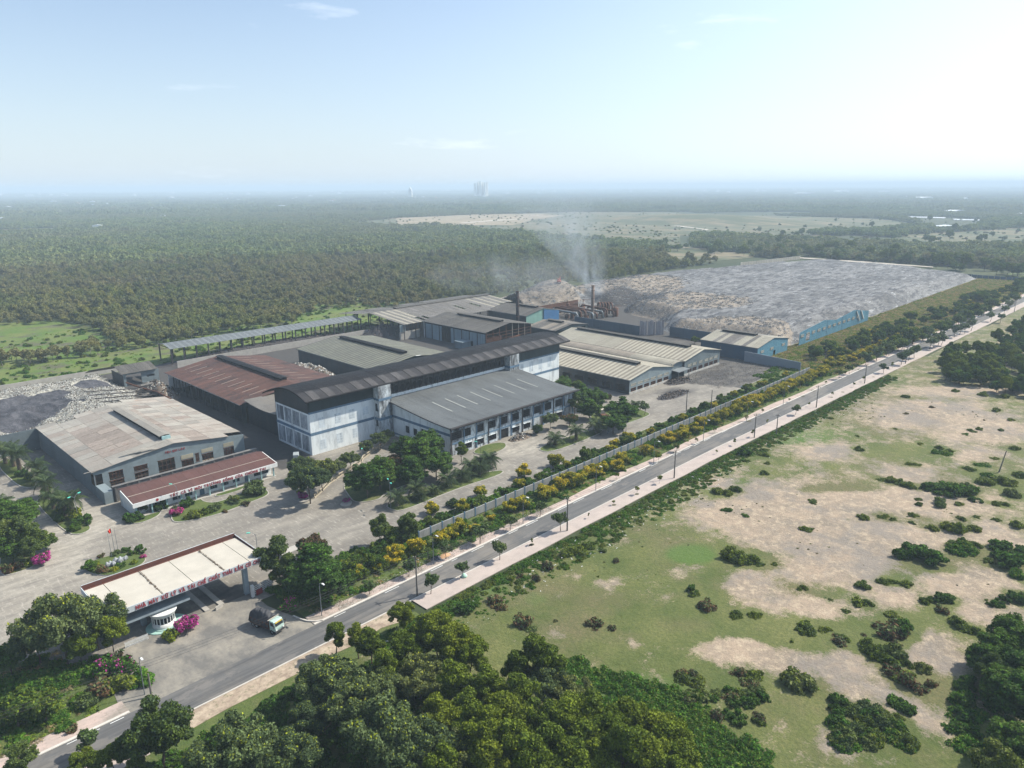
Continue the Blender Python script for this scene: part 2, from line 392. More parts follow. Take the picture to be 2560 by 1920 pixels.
def frond_mesh(L_, n, mats, seed, drp=1.0):
    q = random.Random(seed); mb = MB(); pts = []
    for i in range(n+1):
        t = i/n; pts.append(Vector((L_*(t-.18*t*t*drp), 0, L_*(.42*t-.85*t*t*drp))))
    mb.tube(pts, [.05*(1-.8*i/n) for i in range(n+1)], 3, cap=False)
    for i in range(1, n*3):
        t = i/(n*3); k = min(int(t*n), n-1); p = pts[k].lerp(pts[k+1], t*n-k); ll = L_*.30*math.sin(math.pi*min(1,.18+t*.85))
        for sgn in (-1,1):
            tip = p+Vector((ll*.35, sgn*ll, -ll*.45+q.uniform(-.1,.05))); w_ = Vector((L_*.022,0,0))
            mb.add([p-w_, p+w_, tip+w_*.4, tip-w_*.4], [(0,1,2,3)])
    me = mb.mesh('frond', mats); a_ = me.attributes.new('tint','FLOAT','FACE'); a_.data.foreach_set('value', [q.random() for _ in me.polygons]); return me
FR = [frond_mesh(2.9, 6, L_PALM, 3), frond_mesh(2.7, 6, L_PALM, 4, 1.35), frond_mesh(2.3, 6, L_PALM, 5, .55)]
_mb = MB(); _mb.tube([(0,0,-.2),(.05,0,.8),(.02,.04,1.8),(0,0,2.9)], [.36,.30,.27,.30], 9)
for _k in range(16): _a = _k*2.4; _mb.add([(.27*math.cos(_a),.27*math.sin(_a),.5+_k*.14),(.42*math.cos(_a),.42*math.sin(_a),.75+_k*.14),(.27*math.cos(_a+.5),.27*math.sin(_a+.5),.62+_k*.14)], [(0,1,2)])
PT = _mb.mesh('trunk', BARK)
def palm(loc, s=1., h=1., label='', group='feathery palms in the factory grounds'):
    o = empty('palm_tree', loc, rnd.uniform(0,6.28), label, 'palm tree', group); o.scale = (s,)*3
    t = place('trunk', PT, o, scl=(1,1,h)); n = 17
    for i in range(n):
        a = i*2.399; k = i/n; m = FR[2] if k < .3 else FR[0] if k < .72 else FR[1]
        place('frond', m, o, (0,0,2.85*h), (rnd.uniform(-.15,.15), -.55+k*1.0+rnd.uniform(-.1,.1)-.1, a))
    return o

def scatter(name, label, cat, pts, sources, smin, smax, zsq=(.85,1.15), seed=1, scales=None):
    """uncountable growth or litter: one object, copies placed on points by geometry nodes"""
    r = np.random.default_rng(seed); n = len(pts)
    me = bpy.data.meshes.new(name); me.vertices.add(n); me.vertices.foreach_set('co', np.asarray(pts, np.float32).ravel())
    sc_ = r.uniform(smin, smax, n) if scales is None else scales
    a = me.attributes.new('scl','FLOAT_VECTOR','POINT'); a.data.foreach_set('vector', np.stack([sc_,sc_,sc_*r.uniform(*zsq,n)],1).astype(np.float32).ravel())
    a = me.attributes.new('rot','FLOAT_VECTOR','POINT'); a.data.foreach_set('vector', np.stack([np.zeros(n),np.zeros(n),r.uniform(0,6.28,n)],1).astype(np.float32).ravel())
    a = me.attributes.new('idx','INT','POINT'); a.data.foreach_set('value', r.integers(0,len(sources),n).astype(np.int32))
    me.update()
    o = bpy.data.objects.new(name, me); C.objects.link(o); tag(o, label, cat, kind='stuff')
    ng = bpy.data.node_groups.new(name, 'GeometryNodeTree')
    ng.interface.new_socket('Geometry', in_out='INPUT', socket_type='NodeSocketGeometry'); ng.interface.new_socket('Geometry', in_out='OUTPUT', socket_type='NodeSocketGeometry')
    gi = ng.nodes.new('NodeGroupInput'); go = ng.nodes.new('NodeGroupOutput'); jn = ng.nodes.new('GeometryNodeJoinGeometry')
    def na(nm, ty):
        x = ng.nodes.new('GeometryNodeInputNamedAttribute'); x.data_type = ty; x.inputs['Name'].default_value = nm
        return [q for q in x.outputs if q.enabled][0]
    for k, m in enumerate(sources):
        so_ = bpy.data.objects.new('source', m)
        oi = ng.nodes.new('GeometryNodeObjectInfo'); oi.inputs['Object'].default_value = so_
        ip = ng.nodes.new('GeometryNodeInstanceOnPoints'); cp = ng.nodes.new('FunctionNodeCompare'); cp.data_type = 'INT'; cp.operation = 'EQUAL'
        ci = [q for q in cp.inputs if q.enabled]
        ng.links.new(na('idx','INT'), ci[0]); ci[1].default_value = k
        ng.links.new(gi.outputs[0], ip.inputs['Points']); ng.links.new(cp.outputs[0], ip.inputs['Selection'])
        ng.links.new(oi.outputs['Geometry'], ip.inputs['Instance'])
        ng.links.new(na('rot','FLOAT_VECTOR'), ip.inputs['Rotation']); ng.links.new(na('scl','FLOAT_VECTOR'), ip.inputs['Scale'])
        ng.links.new(ip.outputs[0], jn.inputs[0])
    ng.links.new(jn.outputs[0], go.inputs[0])
    md = o.modifiers.new('scatter', 'NODES'); md.node_group = ng
    return o
# ------------------------------------------------------------------ setting: ground, roads, fields
def blobval(x, y, blobs, z=0.):
    px, py = project(x, y, z); v = np.zeros_like(px)
    for r, cx, cy, rx, ry, wt in blobs:
        o = CROP[r]; ax, ay = o[0]+cx*o[2], o[1]+cy*o[2]
        v += wt*np.exp(-(((px-ax)/(rx*o[2]))**2+((py-ay)/(ry*o[2]))**2)**1.5)
    return np.clip(v, -1, 1.5)
def inpoly(px, py, poly):
    ins = np.zeros(px.shape, bool); n = len(poly)
    for i in range(n):
        x1, y1 = poly[i]; x2, y2 = poly[(i+1)%n]
        if y1 == y2: continue
        c = ((y1 > py) != (y2 > py)) & (px < (x2-x1)*(py-y1)/(y2-y1)+x1); ins ^= c
    return ins
def grid_mesh(name, xs, ys, zf, mat, attrs=None, keep=None, smooth=True, parent=None):
    X, Y = np.meshgrid(xs, ys, indexing='ij'); Z = zf(X, Y); nx, ny = X.shape
    v = np.stack([X, Y, Z], -1).reshape(-1,3)
    i = np.arange(nx*ny).reshape(nx, ny)
    q = np.stack([i[:-1,:-1], i[1:,:-1], i[1:,1:], i[:-1,1:]], -1).reshape(-1,4)
    if keep is not None:
        k = keep(X, Y)[:-1,:-1].reshape(-1); q = q[k]
    me = bpy.data.meshes.new(name); me.vertices.add(len(v)); me.loops.add(q.size); me.polygons.add(len(q))
    me.vertices.foreach_set('co', v.astype(np.float32).ravel()); me.loops.foreach_set('vertex_index', q.astype(np.int32).ravel())
    me.polygons.foreach_set('loop_start', np.arange(0, q.size, 4, dtype=np.int32)); me.materials.append(mat)
    me.polygons.foreach_set('use_smooth', np.full(len(q), smooth))
    for a, f in (attrs or {}).items():
        t = me.attributes.new(a, 'FLOAT', 'POINT'); t.data.foreach_set('value', f(X, Y).astype(np.float32).ravel())
    me.update(); me.validate()
    o = bpy.data.objects.new(name, me); C.objects.link(o)
    if parent: o.parent = parent
    return o
def fbm(x, y, s, seed=0, oct=4):
    r = np.random.default_rng(seed); v = np.zeros_like(x); a = 1.
    for k in range(oct):
        for _ in range(4):
            t = r.uniform(0, 6.28); ph = r.uniform(0, 6.28); f = s*(1.9**k)*r.uniform(.7,1.3)
            v += a*np.sin((x*math.cos(t)+y*math.sin(t))*f+ph+1.3*np.sin((x*math.sin(t)-y*math.cos(t))*f*.6+ph))/4
        a *= .55
    return v

def sstep(a, b, x): t = np.clip((x-a)/(b-a), 0, 1); return t*t*(3-2*t)
# base land to the horizon
n = NB('far land')
c = n.mix(n.ramp(n.noise(.004, 8, .65), [(.40,0),(.62,1)]), (.030,.045,.016), (.070,.080,.034))
c = n.mix(n.ramp(n.noise(.0009, 6, .6, w=3), [(.50,0),(.66,.7)]), c, (.12,.11,.065))
c = n.mix(n.ramp(n.noise(.25, 5, .6), [(.3,.6),(.7,0)]), c, (.018,.028,.010))
M_LAND = n.fin(c, .95)
xs_ = [-26000,-8000,-2500,-800]+list(range(-400,2001,200))+[3000,5000,8000,13000,20000,28000]
def mound(X, Y):
    m1 = 17*np.exp(-(((X-1290)/190)**2+((Y-930)/260)**2)**1.6)      # old covered tip on the horizon side
    return np.where(X*X+Y*Y < 9e5, 0, m1)-.05
grid_mesh('ground', np.array(xs_, float), np.array(xs_, float), lambda X,Y: X*0-.05, M_LAND)['kind'] = 'structure'

# waste ground on the near side of the road
SAND = [('L',1700,730,330,62,1.),('L',1980,830,280,80,1.),('L',1500,790,120,34,.8),('L',1160,960,230,46,.9),('L',1560,1090,190,60,.9),('L',1960,980,150,50,.7),
 ('L',1850,620,340,26,1.),('L',960,1190,330,80,1.),('L',1500,1210,300,50,.9),('L',520,1130,90,36,.8),('L',800,1290,380,60,1.),
 ('K',420,190,330,90,1.),('K',1000,130,420,70,.9),('K',1550,150,330,80,1.),('K',700,330,450,100,1.),('K',1150,350,400,110,1.),('K',1750,330,260,90,.9),
 ('K',900,520,380,90,1.),('K',480,690,220,70,.9),('K',830,760,260,60,1.),('K',1250,660,330,80,.9),('K',1700,590,260,80,1.),('K',1750,760,200,80,.9),
 ('K',350,1000,260,70,1.),('K',700,1090,330,90,1.),('K',1050,1050,230,90,.9),('K',1450,1050,220,90,1.),('K',1080,1220,300,70,.9),('K',1300,1330,170,60,.9),('K',1420,960,120,90,1.),
 ('K',1480,1420,110,60,.8),('K',900,1560,110,60,.7),('K',600,1440,80,30,.6),('K',830,1480,90,30,.6),
 ('J',1830,170,130,60,.95),('J',1640,80,60,14,.7),('J',1760,10,90,20,.9),('J',1380,245,100,26,.85),('J',1175,225,45,16,.8),('J',1740,350,160,52,.95),('J',2100,230,170,70,.9),('J',2080,380,130,34,.7),
 ('J',2050,620,170,60,.95),('J',970,325,26,10,.8),('J',1385,510,36,18,.8),('J',1530,590,60,12,.6),('J',1080,520,60,30,.35),
 ('K',870,440,60,24,-.6),('K',380,440,180,50,-.8),('K',770,900,330,60,-.9),('K',150,560,120,80,-.9),('K',60,800,330,130,-1.),('K',0,420,200,90,-.9),('K',900,60,260,40,-.8),
 ('K',1300,830,160,40,-.5),('K',900,660,120,30,-.4),('K',1250,580,130,60,-.5),('L',1150,1170,330,28,-.8),('L',1420,960,250,36,-.6)]
LUSH = [('J',1830,90,110,40,1.),('J',700,270,160,50,.9),('J',480,360,150,50,.8),('J',980,330,80,40,.7),('K',60,430,160,60,1.),('L',1000,900,160,60,.6),('L',400,1130,500,60,.5),('L',1000,850,400,60,.5),('J',1500,850,400,100,.8)]
DRYB = [('J',1250,330,500,60,.5),('L',760,1170,160,40,.8),('J',1800,480,200,50,.6),('J',1100,250,200,60,.4),('J',600,560,150,60,.4)]
n = NB('waste ground')
e = n.math('ADD', n.attr('sand'), n.math('MULTIPLY', n.math('SUBTRACT', n.noise(.16, 8, .72), .5), 2.6))
e = n.math('ADD', e, n.math('MULTIPLY', n.math('SUBTRACT', n.noise(1.1, 6, .75), .5), 1.1))
e = n.math('ADD', e, n.math('MULTIPLY', n.math('SUBTRACT', n.noise(3.2, 4, .7), .5), 1.2)); fs = n.ramp(e, [(.22,0),(.45,.55),(.80,1)])
gr = n.mix(n.ramp(n.noise(.07, 8, .7), [(.38,0),(.62,1)]), (.072,.095,.022), (.140,.145,.048))
gr = n.mix(n.ramp(n.noise(.03, 6, .7, w=21), [(.46,0),(.60,.8)]), gr, (.145,.12,.065))
gr = n.mix(n.ramp(n.noise(1.6, 5, .7), [(.35,.6),(.65,0)]), gr, (.045,.065,.018))
gr = n.mix(n.ramp(n.attr('lush'), [(.2,0),(.9,.75)]), gr, (.060,.120,.020))
gr = n.mix(n.ramp(n.attr('dryb'), [(.2,0),(.9,.6)]), gr, (.125,.105,.055))
sa = n.mix(n.ramp(n.noise(.11, 7, .66, w=9), [(.38,0),(.62,1)]), (.305,.238,.175), (.20,.168,.132))
sa = n.mix(n.ramp(n.noise(.55, 7, .72, w=4), [(.49,0),(.60,.75)]), sa, (.40,.325,.235))
sa = n.mix(n.ramp(n.noise(.05, 8, .75, w=14), [(.50,0),(.60,.8)]), sa, (.185,.165,.145))
sa = n.mix(n.ramp(n.noise(.03, 9, .8, w=17), [(.485,0),(.50,.5),(.515,0)]), sa, (.16,.13,.10))
sa = n.mix(n.ramp(n.noise(3.5, 4, .7, w=2), [(.56,0),(.66,.6)]), sa, (.15,.12,.09))
M_WASTE = n.fin(n.mix(fs, gr, sa), .95)
n.bump(n.noise(1.3, 7, .7), .9, .35)
def roady(x): return 108.3 - 8.2*np.clip((x-200)/400, 0, 3)**1.0*np.where(x > 200, 1, 0)
def wz(X, Y):
    e_ = np.clip((roady(X)-9.5-Y)/12, 0, 1)
    return .04+e_*(fbm(X, Y, .05, 3)*.22+fbm(X, Y, .35, 4, 2)*.08+.32)
grid_mesh('waste_ground', np.arange(-60, 620, 2.2), np.arange(-180, 99.4, 2.2), wz, M_WASTE,
   dict(sand=lambda X,Y: blobval(X,Y,SAND)+.32*sstep(80,150,X-.30*Y)-.02, lush=lambda X,Y: blobval(X,Y,LUSH), dryb=lambda X,Y: blobval(X,Y,DRYB)), keep=lambda X,Y: Y < roady(X)-9.6)['kind'] = 'structure'

# factory yard
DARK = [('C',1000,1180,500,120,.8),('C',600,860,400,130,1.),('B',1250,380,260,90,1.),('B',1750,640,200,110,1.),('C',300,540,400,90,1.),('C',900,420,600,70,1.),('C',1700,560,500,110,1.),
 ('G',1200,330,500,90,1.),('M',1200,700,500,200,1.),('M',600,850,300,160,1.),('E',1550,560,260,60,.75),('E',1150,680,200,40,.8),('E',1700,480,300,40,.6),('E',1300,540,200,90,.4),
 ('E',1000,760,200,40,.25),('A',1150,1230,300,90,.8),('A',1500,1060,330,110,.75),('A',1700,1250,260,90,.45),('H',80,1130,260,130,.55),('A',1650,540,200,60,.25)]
PALE = [('A',300,850,500,200,.9),('A',100,1200,300,200,.9),('A',650,560,300,120,1.),('S',480,1100,500,330,.8),('A',1050,600,200,60,.6),('D',1500,1330,230,60,1.),('V',850,260,200,60,1.),('H',560,300,200,50,.5)]
n = NB('yard concrete')
e = n.math('ADD', n.attr('dark'), n.math('MULTIPLY', n.math('SUBTRACT', n.noise(.10, 8, .68, (1,2.2,1)), .5), 1.1))
c = n.mix(n.ramp(n.noise(.09, 8, .72, (.6,1.6,1)), [(.38,0),(.62,1)]), (.145,.135,.120), (.232,.214,.184))
c = n.mix(n.ramp(n.attr('pale'), [(.1,0),(1.,.85)]), c, n.mix(n.ramp(n.noise(.3, 6, .7, (1,2.5,1), w=3), [(.35,0),(.65,1)]), (.36,.333,.282), (.225,.207,.178)))
c = n.mix(n.ramp(n.noise(.22, 7, .75, (.5,2.4,1), w=2), [(.50,0),(.64,.6)]), c, (.125,.115,.105))
c = n.mix(n.ramp(n.noise(.035, 9, .8, w=7), [(.47,0),(.53,.45),(.56,0)]), c, (.14,.125,.11))
c = n.mix(n.ramp(n.noise(.7, 6, .75, (2.4,.5,1), w=5), [(.54,0),(.66,.5)]), c, (.42,.39,.34))
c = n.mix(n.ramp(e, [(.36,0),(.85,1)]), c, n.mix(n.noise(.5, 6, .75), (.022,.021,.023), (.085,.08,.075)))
M_YARD = n.fin(c, .9); n.bump(n.noise(2.4, 5, .7), .3, .05)
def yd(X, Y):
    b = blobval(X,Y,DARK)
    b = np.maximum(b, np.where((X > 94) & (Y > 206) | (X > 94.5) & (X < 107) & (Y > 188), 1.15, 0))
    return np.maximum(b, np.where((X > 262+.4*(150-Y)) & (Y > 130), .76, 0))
def yk(X, Y):
    k = (Y > 125.5) & (Y < 352)
    k &= ~((X < 51) & (Y > 262))
    k &= ~((X < 22) & (Y < 139)); k &= ~((X > 60.5) & (Y < 136-0.0*X) & (Y < 127.5+0*X) )
    return k
grid_mesh('factory_yard', np.arange(-90, 420, 2.), np.arange(125, 352, 2.), lambda X,Y: X*0+.04, M_YARD,
   dict(dark=yd, pale=lambda X,Y: blobval(X,Y,PALE)), keep=yk)['kind'] = 'structure'

# verge between wall and road, grass islands in the yard
n = NB('rough grass')
c = n.mix(n.ramp(n.noise(.35, 7, .68), [(.34,0),(.66,1)]), (.058,.092,.020), (.120,.140,.040))
c = n.mix(n.ramp(n.noise(.12, 5, .65, w=6), [(.54,0),(.70,.75)]), c, (.20,.15,.09))
c = n.mix(n.ramp(n.noise(3.0, 5, .7), [(.4,.6),(.65,0)]), c, (.032,.055,.014))
M_GRASS = n.fin(c, .95); n.bump(n.noise(3, 5, .7), .8, .15)
def strip(name, xs, y0, y1, z, mat, top=None):
    mb = MB()
    for a, b in zip(xs[:-1], xs[1:]):
        mb.add([(a,y0(a),z),(b,y0(b),z),(b,y1(b),z),(a,y1(a),z)], [(0,1,2,3)])
        if top is not None:
            mb.add([(a,y0(a),z),(b,y0(b),z),(b,y0(b),top),(a,y0(a),top)], [(0,3,2,1)]); mb.add([(a,y1(a),z),(b,y1(b),z),(b,y1(b),top),(a,y1(a),top)], [(0,1,2,3)])
    return tag(mb.build(name, mat), kind='structure')
XR = [float(v) for v in list(range(-120, 21, 20))+[27]+list(range(30,700,12))+[760,850,1000,1200,1500]]
XE = [x for x in XR if x >= 62.5]; XE[0] = 60.0; XW = [x for x in XR if x <= 27]
ry = lambda x: float(roady(x))
strip('verge', XE, lambda x: ry(x)+6.2, lambda x: 128.5 if x < 300 else ry(x)+46, .015, M_GRASS)
strip('verge', XW, lambda x: ry(x)+6.2, lambda x: 139.0, .015, M_GRASS)
n = NB('asphalt')
c = n.mix(n.ramp(n.noise(.35, 7, .7, (.25,2.,1)), [(.35,0),(.68,1)]), (.082,.083,.086), (.125,.122,.118))
c = n.mix(n.ramp(n.noise(1.4, 5, .7), [(.60,0),(.78,.5)]), c, (.19,.17,.15))
dust = n.ramp(n.noise(.05, 5, .7, w=4), [(.48,0),(.62,.55)]); c = n.mix(dust, c, (.20,.18,.155))
c = n.mix(n.ramp(n.noise(.5, 6, .75, (.06,2.6,1), w=12), [(.47,0),(.60,.55)]), c, (.055,.056,.06)); c = n.mix(n.ramp(n.noise(.25, 7, .75, (.5,1,1), w=15), [(.55,0),(.60,.6)]), c, (.16,.15,.14))
M_ASPH = n.fin(c, .85)
strip('road', XR, lambda x: ry(x)-3.2, lambda x: ry(x)+3.2, .06, M_ASPH)
n = NB('dusty apron')
e = n.ramp(n.noise(.16, 8, .7, (1.,.6,1)), [(.40,0),(.62,1)])
c = n.mix(e, (.125,.120,.112), (.245,.225,.19)); c = n.mix(n.ramp(n.noise(.9, 6, .75, w=5), [(.5,0),(.75,.6)]), c, (.09,.088,.085))
M_APR = n.fin(c, .9)
sheet('gate_apron', [(26.0,111.45),(62.0,111.45),(61,113),(59.2,115.4),(58.2,119),(57,124),(57,131),(31,131),(29,127),(27,120)], .063, M_APR)
n = NB('pink paving')
c = n.mix(n.ramp(n.noise(.4, 6, .7), [(.36,0),(.64,1)]), (.43,.335,.295), (.33,.275,.245))
c = n.mix(n.ramp(n.noise(.11, 8, .74, w=2), [(.50,0),(.60,.9)]), c, (.225,.20,.17))
c = n.mix(n.ramp(n.noise(2.2, 5, .7), [(.56,0),(.7,.6)]), c, (.15,.125,.10))
M_PAVL = n.fin(c, .9)
n = NB('bare sandy soil')
c = n.mix(n.ramp(n.noise(.5, 8, .75), [(.36,0),(.60,1)]), (.40,.33,.25), (.22,.17,.13)); c = n.mix(n.ramp(n.noise(.9, 6, .75, w=3), [(.54,0),(.66,.8)]), c, (.09,.10,.045)); M_DIRT = n.fin(c, .95)
n = NB('pink paving clean')
c = n.mix(n.ramp(n.noise(.3, 6, .7), [(.36,0),(.64,1)]), (.385,.325,.292), (.32,.275,.25))
c = n.mix(n.ramp(n.noise(1.2, 6, .75, w=2), [(.56,0),(.72,.5)]), c, (.23,.19,.16))
M_PAVR = n.fin(c, .9)
strip('pavement', XE, lambda x: ry(x)+3.7, lambda x: ry(x)+6.2+.5*math.sin(x*.13), .17, M_PAVL, .0)
strip('pavement', XW, lambda x: ry(x)+3.7, lambda x: ry(x)+6.9, .17, M_PAVL, .0)
strip('dirt_shoulder', [-120,-60,-20,0,14,26], lambda x: ry(x)-8.2, lambda x: ry(x)-3.5, .10, M_PAVR, .0); strip('verge', [-120,-60,0,20,40,60,76], lambda x: ry(x)-14, lambda x: ry(x)-6.8, .035, M_GRASS); strip('dirt_shoulder', [26,32,38,44,50,56,62,68,73], lambda x: ry(x)-7.2+.9*math.sin(x*.5), lambda x: ry(x)-3.5, .10, M_DIRT, .0)
strip('pavement', [x for x in XR if x > 66]  , lambda x: ry(x)-8.0+.15*math.sin(x*.21), lambda x: ry(x)-3.5, .17, M_PAVR, .0)
M_KK = 0
KERB = simple('kerb concrete', (.50,.47,.43), (.36,.34,.31), 1.2)
strip('kerb', XE, lambda x: ry(x)+3.2, lambda x: ry(x)+3.7, .19, KERB, .0)
strip('kerb', XW, lambda x: ry(x)+3.2, lambda x: ry(x)+3.7, .19, KERB, .0)
strip('kerb', XR, lambda x: ry(x)-3.5, lambda x: ry(x)-3.2, .19, KERB, .0)
mb = MB(); pts = [(61.8,111.6),(60.6,112.3),(59.6,113.6),(59.0,115.2),(58.6,117.0)]      # curved kerb end at the gateway
for a, b in zip(pts[:-1], pts[1:]): mb.bar((*a,.16), (*b,.16), .34, .34)
tag(mb.build('kerb', KERB), kind='structure')
for x in list(range(-60,28,6))+list(range(64,330,6)): # worn white edge line in dashes
    if rnd.random() < .6: tag(MB().box(x, x+rnd.uniform(1.5,5), 111.05, 111.2, .064, .068).build('edge_line', WHITEP), kind='structure')
n = NB('dry bank')
c = n.mix(n.ramp(n.noise(.12, 7, .7), [(.38,0),(.62,1)]), (.185,.155,.075), (.10,.105,.04)); M_BANK = n.fin(c, .95)
strip('bank', [318,340,400,460,520,580,640,700,760], lambda x: ry(x)+11, lambda x: 156, .07, M_BANK)
# dark tree pits in the pavements
PIT = simple('tree pit soil', (.10,.085,.06), (.06,.07,.03), 2)
for r_, x, y, q in [('Q',590,1382,1),('Q',735,1305,1),('Q',905,1230,.8),('Q',1375,1020,.9),('Q',1145,1328,.7),('Q',990,1400,.6),('Q',1570,1120,.6),('V',950,1060,.6),('H',2010,588,.5),('L',840,708,.8),('L',690,778,1),('L',1300,495,.8),('V',1650,722,.6),('V',1845,630,.6)]:
    p = g(r_, x, y, .17); mb = MB(); k = 14
    mb.add([(p.x+q*1.15*math.cos(i*6.283/k)*(1+.1*math.sin(i*3)), p.y+q*.9*math.sin(i*6.283/k), .178) for i in range(k)], [tuple(range(k))]); tag(mb.build('tree_pit', PIT), kind='structure')

# grass islands with kerbs
def island(pts, z=.16, mat=M_GRASS, k=2):
    pts = round_poly(pts, k); mb = MB(); mb.poly(pts, .0, z); tag(mb.build('grass_island', mat), kind='structure')
    mb = MB()
    for a, b in zip(pts, pts[1:]+pts[:1]): mb.bar((a[0],a[1],.1), (b[0],b[1],.1), .22, .22)
    tag(mb.build('kerb', CONC), kind='structure')
def ipx(r, l): return [tuple(g(r, x, y)[:2]) for x, y in l]
island([(37.6,258),(43,258),(42.6,228),(39.6,226.5),(37.8,232)])
island([(38.2,217),(41.8,216),(43.4,195),(44.2,187),(41,185),(38.6,188)])
island(ipx('B', [(880,1265),(1120,1170),(1100,1220),(960,1275)]))
island(ipx('B', [(1200,1150),(1380,1080),(1400,1120),(1500,1130),(1700,1050),(1790,1020),(1850,1040),(1860,1075),(1720,1130),(1480,1220),(1220,1270),(1180,1240)]))
island(ipx('B', [(1480,1070),(1690,1000),(1700,1030),(1500,1090)]))
island(ipx('H', [(1040,345),(1120,360),(1500,200),(1820,100),(1815,65),(1500,130),(1300,190),(1000,310)]))
island(ipx('H', [(700,170),(760,260),(800,300),(960,280),(1000,230),(1270,130),(1250,40),(850,40)]))
island(ipx('V', [(1000,262),(1130,280),(1560,110),(1540,70),(1300,130),(1050,220)]))
island(ipx('V', [(430,290),(600,300),(740,240),(720,185),(520,220)]))
island(ipx('E', [(640,960),(950,860),(960,830),(700,760),(500,820),(560,960)]))
island(ipx('A', [(585,900),(600,860),(720,815),(900,780),(1000,800),(1005,850),(900,900),(760,945),(650,930)]), .3)
island(ipx('S', [(0,1500),(130,1480),(360,1400),(380,1330),(330,1240),(0,1240)]))
island(ipx('H', [(1250,430),(1900,180),(2212,60),(2212,110),(1900,240),(1260,480)]), .1)
island([(141,124.2),(141,131),(190,131.5),(240,131.5),(300,134),(330,140),(330,124.2)], .1, k=1)
# puddle and littered ground before the long sheds
WATER = NB('water'); WATER.b.inputs['Base Color'].default_value = (.05,.07,.09,1); WATER.b.inputs['Roughness'].default_value = .05; M_WATER = WATER.m
sheet('puddle', round_poly(ipx('E', [(1615,645),(1650,625),(1720,615),(1700,632),(1650,655)])), .075, M_WATER)

# far fields, tracks and ponds
n = NB('far field')
c = n.mix(n.ramp(n.noise(.012, 7, .65), [(.40,0),(.60,1)]), (.075,.085,.042), (.185,.15,.095))
c = n.mix(n.ramp(n.noise(.03, 6, .7, (1,.3,1), w=8), [(.46,0),(.56,.85)]), c, (.05,.068,.028)); M_FF = n.fin(c, .95)
n = NB('pale earth')
c = n.mix(n.ramp(n.noise(.02, 7, .7), [(.38,0),(.62,1)]), (.31,.25,.175), (.17,.145,.09)); M_PE = n.fin(c, .95)
def far(name, r, l, z, mat): return sheet(name, [tuple(at(*sp(r, x, y), z)[:2]) for x, y in l], z, mat)
far('far_field', 'X', [(60,325),(360,296),(900,272),(1500,258),(2212,262),(2212,500),(1830,470),(1290,410),(1000,392),(760,365),(560,352),(300,350)], .25, M_FF)
far('far_field', 'Y', [(0,272),(560,262),(1340,285),(1600,320),(1250,350),(900,400),(560,400),(0,380)], .27, M_FF)
far('sandy_clearing', 'X', [(360,300),(860,278),(1250,272),(1460,282),(1280,305),(1120,345),(760,345),(560,330),(380,345)], .5, M_PE)
far('far_field', 'Y', [(1340,430),(1500,370),(2212,330),(2300,330),(2300,470),(1900,455),(1600,455)], .25, M_FF)
far('far_field', 'Y', [(0,460),(140,455),(600,490),(560,520),(300,545),(100,530)], .25, M_FF)
PALE_T = simple('pale track', (.44,.40,.34), (.34,.31,.26), .02)
far('dirt_track', 'X', [(1290,406),(1500,418),(1860,440),(1860,448),(1500,428),(1290,412)], .8, PALE_T)
far('dirt_track', 'X', [(775,330),(1000,312),(1180,303),(1190,306),(1000,318),(790,334)], .8, PALE_T)
far('dirt_track', 'Y', [(25,318),(60,280),(90,280),(72,318)], .8, PALE_T)
far('dirt_track', 'Y', [(72,320),(300,348),(220,374),(210,370),(262,348),(72,326)], .8, PALE_T)
far('dirt_track', 'Y', [(850,518),(1200,540),(1660,575),(1660,580),(1200,548),(850,524)], .6, PALE_T)
far('pale_plot', 'O', [(0,352),(250,342),(480,338),(480,350),(240,362),(0,364)], .5, M_FF)
far('dirt_track', 'O', [(740,364),(940,366),(940,369),(740,368)], .6, PALE_T)
SHINE = simple('bright far roofs and ponds', (.75,.78,.80), (.62,.66,.70), .01, .25)
for l in ([(1390,266),(1620,270),(1740,275),(1730,281),(1560,276),(1390,271)], [(1780,284),(1980,290),(2000,295),(1790,291)], [(1675,325),(1730,320),(1815,328),(1810,338),(1740,334),(1690,342)], [(852,470),(885,462),(895,480),(850,488)]):
    far('pond', 'Y', l, .9, SHINE)
# covered tip: a long low mound on the horizon side
MX, MY = at(*sp('Y', 230, 300))[:2]
grid_mesh('covered_mound', MX+np.linspace(-330, 330, 34), MY+np.linspace(-330, 330, 34),
  lambda X, Y: 15*np.exp(-(((X-MX)/150)**2+((Y-MY)/230)**2)**1.5)-.1, M_FF)['kind'] = 'structure'

# marshy green ground behind the factory
n = NB('marsh')
c = n.mix(n.ramp(n.noise(.055, 7, .65), [(.40,0),(.60,1)]), (.085,.150,.022), (.150,.170,.048))
c = n.mix(n.ramp(n.noise(.05, 7, .7, (1,1.8,1), w=11), [(.52,0),(.60,.9)]), c, (.10,.085,.065))
c = n.mix(n.ramp(n.noise(1., 5, .7), [(.4,.5),(.65,0)]), c, (.035,.06,.015)); M_MARSH = n.fin(c, .95); n.bump(n.noise(1.2, 6, .7), .8, .2)
MARSH_A = [('W',x,y) for x, y in [(-60,700),(120,692),(230,712),(345,735),(430,712),(600,672),(690,640),(760,640),(880,660),(960,700),(800,740),(560,780),(345,815),(345,860),(-60,860)]]
sheet('marsh', [tuple(at(*sp(*q))[:2]) for q in MARSH_A], .0, M_MARSH)
SILT = simple('bare silt', (.16,.15,.15), (.10,.09,.08), .2)
for l in ([(130,900),(230,880),(235,905),(160,915)], [(400,620),(520,610),(560,640),(440,650)]): pass
